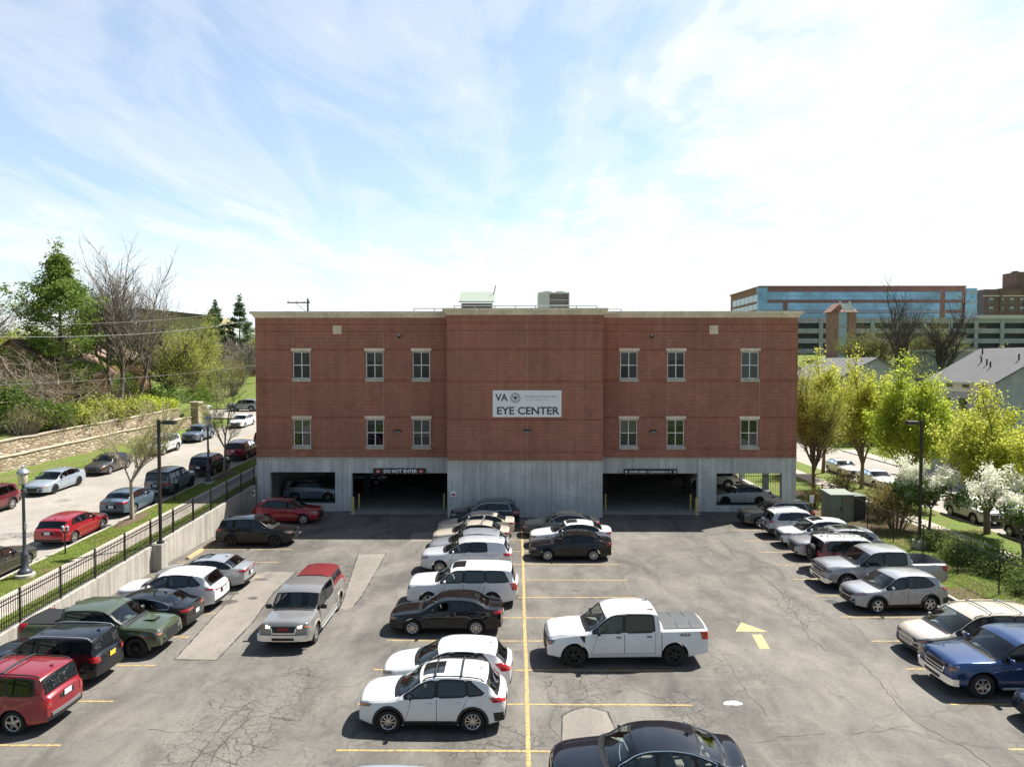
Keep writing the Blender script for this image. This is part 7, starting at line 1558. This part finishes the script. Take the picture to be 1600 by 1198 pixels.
for i, (x, y, rx, ry, h, n, lab) in enumerate([(24.4, 45.2, 1.6, 1.5, 2.5, 4200, 'big brown budding shrub behind the chain link fence'), (25.2, 48.2, 1.5, 1.4, 2.3, 3400, 'brown shrub beside the lower dark cabinet'), (26.2, 56.0, 1.6, 1.4, 1.9, 2600, 'olive brown shrub near the red car on the back street'), (22.0, 52.0, .8, .8, 1.5, 1200, 'small twiggy brown shrub between green cabinet and building')]):
    shrub(lab, (x, y, .1), rx, ry, h, L_brown, 400+i, n, .075, SB, stemn=26)
JG = 'spreading junipers behind the fence'
for i, (x, y, rx, ry, h, lab) in enumerate([(24.6, 38.2, 1.7, 1.5, .85, 'spreading juniper just past the lot lamp footing'), (25.0, 35.6, 1.8, 1.6, .9, 'spreading juniper in the middle of the fence planting'), (24.8, 33.0, 1.8, 1.6, .9, 'spreading juniper behind the silver pickup tailgate'), (25.0, 30.2, 1.8, 1.6, .9, 'spreading juniper by the frame edge behind the fence'), (24.4, 40.6, 1.2, 1.1, .8, 'small juniper beside the lot lamp')]):
    shrub(lab, (x, y, .1), rx, ry, h, L_jun, 500+i, 6500, .085, JG, 'juniper', B_dark, 2.2, 18)
def bed(x0, x1, y0, y1): strip('mulch_bed', x0, x1, y0, y1, lambda y: .128, M_mulch, .05)
bed(20.5, 26.2, 43.5, 51.5); bed(20.07, 21.6, 28.5, 33.5); bed(22.5, 24.2, 55.5, 58.5)
# --- the rise behind: big bare trees and scrub in front of the offices
FG = 'bare trees in front of the far parking garage'
tree('tall bare twin limbed tree in front of the blue glass office', g_at(1405, 140), 22.5, .50, 4, P_(.55, (.36, .42, .5, .6), (1.0, .68, .55, .5), (2, 2, 2, 2), (.5, .25, .2, .1), .13, prob=.55), B_dark, None, seed=123, group=FG, name='bare_tree', trunks=2, lean=.22, frac=.30, width=11, minr=.024)
tree('gnarled bare dark tree with stubby crown in front of the far garage', g_at(1470, 136), 19.5, .55, 4, P_(.3, (.5, .6, .6, .6), (1.0, .66, .5, .5), (2, 2, 2, 2), (.4, .3, .2, .1), .22, prob=.6), B_dark, None, seed=127, group=FG, name='bare_tree', frac=.30, width=11, minr=.03)
for i, (px, y, h, wd, lab) in enumerate([(1378, 146, 13.5, 11, 'brown bare thicket tree behind the twin limbed tree'), (1440, 148, 14.5, 12, 'brown bare thicket tree between the two big bare trees'), (1492, 146, 11.5, 10, 'brown bare thicket tree beside the gnarled tree'), (1335, 150, 12.5, 9, 'grey bare thicket tree just past the stair tower')]):
    tree(lab, g_at(px, y), h, .2, 4, P_(.4, (.5, .55, .6, .6), (1.0, .68, .55, .5), (3, 3, 2, 2), (.3, .15, .1, .1), .16, prob=.7), B_brown, L_olive, 1, .13, .3, 640+i, FG, 'thicket_tree', 'buds', width=wd, minr=.014)
for i, (px, y, h, wd, leaf, lab) in enumerate([(1268, 112, 11, 9, L_olive, 'thin olive tree just past the brick building roof edge'), (1300, 118, 10, 9, L_bud, 'thin budding tree below the brick stair tower'), (1345, 125, 9.5, 10, L_olive, 'thin olive tree between stair tower and twin limbed tree'), (1380, 118, 8.5, 9, L_olive, 'low olive thicket tree beside the twin limbed tree'), (1440, 130, 7.5, 10, L_bud, 'low budding thicket between the two big bare trees'), (1490, 128, 6.5, 10, L_olive, 'low olive thicket beside the far garage wall'), (1590, 125, 11, 10, L_bud, 'pale tree cut off by the frame edge above grey roof')]):
    tree(lab, g_at(px, y), h, .16, 4, BUSH, B_grey, leaf, 1, .16, .35, 600+i, 'scrubby trees on the rise behind', 'scrub_tree', 'crown', width=wd, minr=.016)

# --- grass blades on the verges near enough to show them (one mass)
rgb = np.random.default_rng(5); M_blade = leaf_mat('grass_blades', (.21,.25,.06), (.38,.44,.12), .35, .5)
def blades(x0, x1, y0, y1, zf, n, seed, h=.055):
    rg = np.random.default_rng(seed); x = rg.uniform(x0, x1, n); y = y0+(y1-y0)*rg.random(n)**1.5; z = np.array([zf(q) for q in y]); a = rg.uniform(0, 6.28, n); hh = h*rg.uniform(.4, 1.3, n); wv = .012+.010*rg.random(n); lx, ly = rg.normal(0, .035, n), rg.normal(0, .035, n)
    V = np.stack([np.c_[x-np.cos(a)*wv, y-np.sin(a)*wv, z-.01], np.c_[x+np.cos(a)*wv, y+np.sin(a)*wv, z-.01], np.c_[x+lx, y+ly, z+hh]], 1).reshape(-1, 3); me = bpy.data.meshes.new('grass_blades')
    me.vertices.add(3*n); me.vertices.foreach_set('co', V.ravel()); me.loops.add(3*n); me.loops.foreach_set('vertex_index', np.arange(3*n, dtype=np.int32)); me.polygons.add(n); me.polygons.foreach_set('loop_start', np.arange(0, 3*n, 3, dtype=np.int32)); me.materials.append(M_blade); me.update(calc_edges=True)
    o = bpy.data.objects.new('grass_blades', me); COL.objects.link(o); struct(o, 'stuff')
blades(-20.25, -19.34, 20, 56, zs, 26000, 1); blades(-23.44, -21.92, 26, 60, zs, 34000, 2); blades(20.08, 22.6, 24, 50, lambda y: .12, 30000, 3, .06); blades(22.6, 26.2, 28, 56, lambda y: .12, 20000, 4, .06); blades(-36.6, -34.7, 44, 84, zs, 14000, 6, .07)
# ------------------------------------------------------------------ buildings further off
M_obrick = brick_mat('office_brick', (0.38,0.20,0.165), (0.34,0.18,0.15), (0.36,0.26,0.22), .6, .3, msize=.02, strength=.1); M_blue = mat('blue_curtain_glass', (0.26, 0.51, 0.68), 0.06, 0.3, 0.5, 0.8, var=.45, vscale=.12); M_mull = mat('pale_mullion', (.42,.55,.60), .4); M_band = mat('pale_spandrel', (.46,.50,.55), .6)  # distance haze and sky reflection are lightened into these brick and glass colours
def window_row(parent, b_x0, b_x1, y, z0, z1, nmull, m=M_blue, fr=M_mull, d=.12):
    f = MB(); f.box(b_x0, b_x1, y-d, y, z0, z1); w_ = f.build('window', m, parent); q = MB()
    for i in range(nmull+1): x = b_x0+(b_x1-b_x0)*i/nmull; q.box(x-.10, x+.10, y-d-.05, y-d-.002, z0, z1)
    q.box(b_x0+.1, b_x1-.1, y-d-.04, y-d-.003, (z0+z1)/2-.06, (z0+z1)/2+.06); q.build('frame', fr, w_)
Y0 = 220.0
def oz(py, y=Y0): return CAMZ-(py-VY)*y/F
ox0, ox1, ox2 = on(1185, Y0), on(1503, Y0), on(1522, Y0)
t = thing('office_building', 'wide brick office block with bands of blue glass on the rise', 'building', (0, 0, 0)); zg = 14.0
b = MB(); b.box(ox0, ox1, Y0, Y0+30, zg-4, oz(450)); b.build('wall', M_obrick, t); b = MB(); b.box(ox0-.3, ox1+.05, Y0-.3, Y0+30.2, oz(450)+.01, oz(450)+.5); b.build('parapet', M_obrick, t)
b = MB(); b.box(ox1+.01, ox2, Y0+.4, Y0+28, zg-4, oz(451)); b.build('glass_corner', M_blue, t)
for py in (456, 471.5, 487): b = MB(); b.box(ox1, ox2+.1, Y0+.2, Y0+28, oz(py+3.2), oz(py)); b.build('spandrel', M_band, t)
for (a, c, p0, p1, n) in ((1195, 1463, 457, 469, 8), (1471, 1496, 457, 469, 2), (1195, 1220, 474, 485, 1), (1228, 1463, 474, 485, 7), (1471, 1496, 474, 485, 2), (1195, 1463, 490, 501, 8), (1471, 1496, 490, 501, 2)):
    window_row(t, on(a, Y0), on(c, Y0), Y0-.02, oz(p1), oz(p0), n)
b = MB(); b.box(on(1195, Y0), on(1463, Y0), Y0-.3, Y0, oz(489.5), oz(485.5)); b.build('spandrel', M_band, t)
b = MB(); b.box(ox0-.9, ox0+2.2, Y0-.35, Y0-.31+.3, zg-4, oz(450.5)); b.build('corner_glazing', M_blue, t)
for (p0, p1) in ((460, 470.5), (474.5, 483), (489, 498)):
    f = MB(); f.box(ox0-.18, ox0-.003, Y0+1.8, Y0+27, oz(p1), oz(p0)); w_ = f.build('window', mat('pale_glass', (.34,.45,.52), .15, .2), t); q = MB()
    for i in range(7): y = Y0+1.8+25.2*i/6; q.box(ox0-.22, ox0-.185, y-.1, y+.1, oz(p1), oz(p0))
    q.build('frame', M_mull, w_)
for a, c in ((1268, 1290), (1320, 1336)): b = MB(); b.box(on(a, Y0), on(c, Y0), Y0+8, Y0+14, oz(450)+.5, oz(447.5)); b.build('roof_plant', M_band, t)
# far parking garage
Y1 = 185.0; g0, g1 = on(1225, Y1), on(1660, Y1); t = thing('parking_garage', 'long pale concrete parking garage below the blue glass office', 'parking garage', (0, 0, 0)); M_pg = concrete_mat('garage_precast', (.40,.42,.45), .08, .06)
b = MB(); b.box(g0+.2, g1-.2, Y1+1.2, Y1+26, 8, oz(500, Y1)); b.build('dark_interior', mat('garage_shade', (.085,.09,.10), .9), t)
for p0, p1 in ((497, 505), (513.5, 521), (529, 536.5), (545, 552)): b = MB(); b.box(g0, g1, Y1, Y1+1.1, oz(p1, Y1), oz(p0, Y1)); b.build('deck_panel', M_pg, t)
for px in range(1240, 1660, 40): x = on(px, Y1); b = MB(); b.box(x-.5, x+.5, Y1-.25, Y1-.003, 8, oz(497, Y1)); b.build('column', M_pg, t)
b = MB(); b.box(on(1522, Y1), g1, Y1-.6, Y1+20, oz(498.5, Y1), oz(493, Y1)); b.build('roof_band', mat('white_band', (.6,.6,.6), .6), t)
# brick stair tower
Y2 = 172.0; a, c = on(1299, Y2), on(1335, Y2); t = thing('stair_tower', 'slim brick stair tower with pitched glass top before the garage', 'tower', (0, 0, 0)); m_ = (a+c)/2
b = MB(); b.box(a, a+1.3, Y2, Y2+4, 8, oz(488, Y2)); b.build('brick_pier', M_obrick, t); b = MB(); b.box(c-1.9, c, Y2, Y2+4, 8, oz(488, Y2)); b.build('brick_pier', M_obrick, t); b = MB(); b.box(a+1.31, c-1.91, Y2+.4, Y2+4, 8, oz(488.2, Y2)); b.build('stair_glazing', mat('pale_glass'), t)
for k in range(4): b = MB(); b.box(a+1.31, c-1.91, Y2+.2, Y2+.39, 10+k*3, 10.6+k*3); b.build('landing', M_pg, t)
zE, zR = oz(488, Y2), oz(474, Y2); b = MB(); b.add([(a-.7, Y2-.3, zE), (c+.3, Y2-.3, zE), (c+.3, Y2+4.3, zE), (a-.7, Y2+4.3, zE), (a+1.6, Y2-.3, zR), (c-1.2, Y2+2, zR), (c-1.2, Y2+2.6, zR), (a+1.6, Y2+4.3, zR)], [(0,1,5,4),(1,2,6,5),(2,3,7,6),(3,0,4,7),(4,5,6,7)]); b.build('brick_gable', M_obrick, t)
b = MB(); b.add([(a+1.6, Y2-.35, zR-.2), (c-2.0, Y2-.35, zR-.2), (c-1.0, Y2-.6, zE+.2), (a+2.8, Y2-.6, zE+.2)], [(3,2,1,0)]); b.build('glass_slope', mat('tower_glass', (.70,.76,.78), .2), t)
for x0, x1 in ((a+1.3, a+2.5), (c-2.0, c-1.0)): b = MB(); b.tube((x0, Y2-.4, zR+.4), (x1, Y2-.7, zE), .22, n=4); b.build('white_trim', mat('white_trim', (.75,.76,.78), .5), t)
# brick apartment block with chimney stack
Y3 = 235.0; a = on(1532, Y3); t = thing('apartment_block', 'old brown brick apartment block with tall chimney at the frame edge', 'building', (0, 0, 0)); M_ab = brick_mat('old_brick', (.22,.14,.12), (.19,.12,.10), (.28,.22,.19), .6, .3, strength=.1)
zt = oz(453, Y3); b = MB(); b.box(a, a+45, Y3, Y3+30, 8, zt); b.build('wall', M_ab, t); b = MB(); b.box(a-.2, a+45, Y3-.2, Y3+.3, oz(464, Y3), oz(462.5, Y3)); b.build('stone_band', M_trim, t)
for r_, (p0, p1) in enumerate(((466.5, 473.5), (480, 487))):
    for i in range(6): x = a+1.6+i*3.4; f = MB(); f.box(x, x+1.3, Y3-.08, Y3-.001, oz(p1, Y3), oz(p0, Y3)); w_ = f.build('window', mat('pale_sash', (.45,.47,.48), .4), t); f = MB(); f.box(x+.1, x+1.2, Y3-.12, Y3-.082, oz(p1, Y3)+.12, oz((p0+p1)/2, Y3)); f.build('pane', mat('dark_glass'), w_)
for i in range(5): b = MB(); x = a+5.0+i*8; b.box(x, x+.7, Y3-.25, Y3-.003, 10, zt); b.build('pilaster', M_ab, t)
b = MB(); b.box(on(1588, Y3), on(1612, Y3), Y3+2, Y3+9, zt, oz(425, Y3)); b.build('stack', M_ab, t); b = MB(); b.box(on(1581, Y3), on(1630, Y3), Y3+1, Y3+12, zt, oz(448, Y3)); b.build('penthouse', M_ab, t); b = MB(); b.box(on(1592, Y3), on(1597, Y3), Y3+4, Y3+6, oz(425, Y3), oz(422.5, Y3)); b.build('flue', M_dark, t)
# grey town houses beyond the back street
M_shing = mat('grey_shingle', (.145,.145,.15), .9, var=.12, vscale=1.4, bump=.4, bscale=6); M_siding = brick_mat('blue_grey_brick', (.33,.36,.41), (.30,.33,.37), (.38,.40,.42), .25, .09, strength=.15); M_fascia = mat('cream_fascia', (.62,.60,.54), .7)
def house(lab, x0, x1, y0, y1, zb, ze_, zr, wall, roof, name='town_house', fas=True, wins_=()):
    t = thing(name, lab, 'house', (0, 0, 0)); xm = (x0+x1)/2; b = MB()
    b.add([(x0,y0,zb),(x1,y0,zb),(x1,y1,zb),(x0,y1,zb),(x0,y0,ze_),(x1,y0,ze_),(x1,y1,ze_),(x0,y1,ze_),(xm,y0,zr),(xm,y1,zr)], [(0,1,5,8,4),(2,3,7,9,6),(0,4,7,3),(1,2,6,5)]); b.build('wall', wall, t)
    b = MB(); o = .45; k = (zr-ze_)/(xm-x0); zo = ze_-o*k
    b.add([(x0-o,y0-o,zo+.1),(xm,y0-o,zr+.1),(xm,y1+o,zr+.1),(x0-o,y1+o,zo+.1),(x1+o,y0-o,zo+.1),(x1+o,y1+o,zo+.1),(x0-o,y0-o,zo-.08),(xm,y0-o,zr-.08),(x1+o,y0-o,zo-.08),(x0-o,y1+o,zo-.08),(x1+o,y1+o,zo-.08),(xm,y1+o,zr-.08)], [(0,1,2,3),(1,4,5,2),(0,6,7,1),(1,7,8,4),(0,3,9,6),(4,8,10,5),(3,2,11,9),(2,5,10,11)]); r_ = b.build('roof', roof, t)
    b = MB(); b.box(x0-o-.12, x0-o-.002, y0-o, y1+o, zo-.1, zo+.12); b.build('gutter', mat('white_gutter', (.55,.55,.54), .5), t)
    if fas: b = MB(); b.box(x0-.10, x0-.003, y0, y1, ze_-1.15, ze_-.1); b.build('fascia_band', M_fascia, t)
    for (yy, z0_, z1_, wd) in wins_:
        f = MB(); f.box(x0-.14, x0-.103 if fas and z0_ > ze_-1.2 else x0-.003, yy-wd/2, yy+wd/2, z0_, z1_); w_ = f.build('window', mat('dark_glass'), t); f = MB(); f.box(x0-.17, x0-.142, yy-wd/2-.08, yy+wd/2+.08, z0_-.10, z0_-.0); f.build('sill', M_fascia, w_)
    return t, r_
t, r_ = house('grey roofed town house with cream band under the eaves', 42, 52, 62, 71.5, -.1, 9.2, 12.1, M_siding, M_shing, wins_=[(y, 8.45, 8.75, .9) for y in (63.6, 66, 68.5)]+[(y, 3.6, 5.4, .9) for y in (64, 66.5, 69)]+[(y, 6.0, 7.4, .9) for y in (64, 66.5, 69)])
for x, y in ((43.8, 65.5), (44.2, 66.6), (44.6, 68.0), (46.0, 70.0), (45.0, 63.5)):
    z = 9.2+(x-42)*2.9/5+.1; b = MB(); b.tube((x, y, z-.1), (x, y, z+.55), .07, n=8); b.build('vent_pipe', M_black, r_)
house('farther grey roofed house partly hidden by the lime trees', 42.5, 53, 94, 110, 1, 8.6, 11.3, mat('pale_siding', (.36,.38,.40), .8), M_shing, fas=False)
house('white gabled house peeping between building and lime trees', 38.5, 46, 112, 124, 1, 9.0, 11.4, mat('white_siding', (.62,.60,.55), .8), M_shing, fas=False)
t = thing('flat_roofed_house', 'low white flat roofed building at the foot of the far garage', 'house', (0, 0, 0)); x0, x1, y = on(1470, 135), on(1560, 135), 135; b = MB(); b.box(x0, x1, y, y+14, gz(x0, y)-1, oz(549, y)); b.build('wall', mat('pale_siding'), t); b = MB(); b.box(x0-.3, x1+.3, y-.3, y+14.3, oz(549, y)+.002, oz(546, y)); b.build('roof_edge', mat('white_band'), t)
# houses across the street
M_hb = brick_mat('tan_house_brick', (.30,.165,.095), (.26,.14,.085), (.36,.28,.21), .3, .1, strength=.2); M_hr = mat('brown_roof', (.23,.155,.11), .9, var=.15)
t, r_ = house('tan brick house behind the drooping bare trees', -58, -48.5, 74, 84, 4.5, 9.7, 13.2, M_hb, M_hr, 'brick_house', False)
for x, z0_ in ((-56.0, 6.4), (-53.0, 6.4), (-50.6, 6.4)):
    f = MB(); f.box(x-.6, x+.6, 73.88, 73.998, z0_, z0_+1.5); w_ = f.build('window', mat('white_trim'), t); f = MB(); f.box(x-.45, x+.45, 73.84, 73.878, z0_+.12, z0_+1.38); f.build('pane', mat('dark_glass'), w_)
b = MB(); b.box(-58.2, -50, 71.6, 73.9, 8.85, 9.05); b.build('porch_roof', mat('porch_trim', (.55,.48,.38), .7), t)
for x in (-57.8, -54.2, -50.4): b = MB(); b.box(x-.12, x+.12, 71.7, 71.94, 4.6, 8.84); b.build('porch_post', mat('white_trim'), t)
house('brown brick house between the pine and the vivid green bushes', -61, -52, 89, 99, 5, 11.3, 13.0, M_hb, M_hr, 'brick_house', False)
Y4 = 170.0; a, c = on(215, Y4), on(313, Y4); t = thing('long_building', 'long low beige building on the skyline behind the budding trees', 'building', (0, 0, 0)); zt = oz(488, Y4)
b = MB(); b.add([(a, Y4, 6), (c, Y4+4, 6), (c, Y4+20, 6), (a, Y4+20, 6), (a, Y4, oz(482, Y4)), (c, Y4+4, oz(492, Y4)), (c, Y4+20, oz(492, Y4)), (a, Y4+20, oz(482, Y4))], [(0,1,5,4),(1,2,6,5),(2,3,7,6),(3,0,4,7),(4,5,6,7)]); b.build('wall', mat('beige_wall', (.42,.36,.22), .9, var=.1), t)
b = MB(); b.add([(a-.3, Y4-.3, oz(482, Y4)-.9), (c+.3, Y4+3.7, oz(492, Y4)-.9), (c+.3, Y4+3.7, oz(492, Y4)+.2), (a-.3, Y4-.3, oz(482, Y4)+.2)], [(0,1,2,3)]); b.build('roof_edge', mat('brown_trim', (.17,.12,.09), .9), t)
# --- the man at the wheel of the black sedan: seated, arm by the open window
def driver(car, S, off):
    me = bpy.data.meshes.new('person'); J = [(0,0,.0),(.0,0,.25),(-.03,0,.50),(-.02,0,.60),(.0,0,.66),(-.02,.17,.47),(.10,.27,.24),(.30,.22,.28),(.42,.12,.34),(-.02,-.17,.47),(.08,-.25,.24),(.28,-.18,.28),(.42,-.10,.34),(.08,.10,-.02),(.45,.13,.08),(.62,.13,-.28),(.08,-.10,-.02),(.45,-.13,.08),(.62,-.13,-.28)]
    E = [(0,1),(1,2),(2,3),(3,4),(2,5),(5,6),(6,7),(7,8),(2,9),(9,10),(10,11),(11,12),(0,13),(13,14),(14,15),(0,16),(16,17),(17,18)]; Rr = [.15,.145,.13,.06,.055,.07,.05,.042,.035,.07,.05,.042,.035,.10,.075,.05,.10,.075,.05]
    me.from_pydata(J, E, []); o = bpy.data.objects.new('person_skin', me); COL.objects.link(o); o.modifiers.new('skin', 'SKIN'); sv = me.skin_vertices[0].data
    for v, r in zip(sv, Rr): v.radius = (r, r)
    sv[0].use_root = True; sb = o.modifiers.new('sub', 'SUBSURF'); sb.levels = 2; bpy.context.view_layer.update(); m2 = bpy.data.meshes.new_from_object(o.evaluated_get(bpy.context.evaluated_depsgraph_get())); bpy.data.objects.remove(o)
    m2.materials.clear(); sk = mat('skin', (.34,.18,.12), .6); sh = mat('dark_shirt', (.030,.032,.040), .9); m2.materials.append(sh); m2.materials.append(sk)
    for p in m2.polygons:
        c = p.center; p.material_index = 1 if (c.z > .56 or (c.x > .16 and c.z > .2)) else 0; p.use_smooth = True
    pr = bpy.data.objects.new('person', m2); COL.objects.link(pr); tag(pr, 'driver in a dark shirt seated at the open window of black sedan', 'person'); pr.location = car.matrix_world @ Vector(off) if False else off; return pr
bpy.context.view_layer.update()
xs1 = S_cor.Ln/2-(S_cor.sB+.02); pr = driver(cor, S_cor, (0, 0, 0)); wm = cor.matrix_world @ Vector((xs1+.02, .37, .42)); pr.location = wm; pr.rotation_euler = (0, 0, LEFT)
hd = MB(); hd.add(*(lambda V: (V, [(i*12+j, i*12+(j+1) % 12, (i+1)*12+(j+1) % 12, (i+1)*12+j) for i in range(8) for j in range(12)]))([(.02+.098*math.sin(math.pi*i/8)*math.cos(2*math.pi*j/12)*(1.0 if i < 5 else .88)+(.018 if (j in (0,) and i in (4, 5)) else 0), .075*math.sin(math.pi*i/8)*math.sin(2*math.pi*j/12), .765+.125*math.cos(math.pi*i/8)) for i in range(9) for j in range(12)])); hd.build('head', mat('skin'), pr, 80)
hr = MB(); hr.add(*(lambda V: (V, [(i*12+j, i*12+(j+1) % 12, (i+1)*12+(j+1) % 12, (i+1)*12+j) for i in range(4) for j in range(12)]))([(.005+.106*math.sin(math.pi*i/8)*math.cos(2*math.pi*j/12)*(1 if not (j in (0, 1, 11) and i > 2) else .85), .083*math.sin(math.pi*i/8)*math.sin(2*math.pi*j/12), .772+.130*math.cos(math.pi*i/8)) for i in range(5) for j in range(12)])); hr.build('hair', mat('hair', (.02,.015,.012), .8), pr, 80)
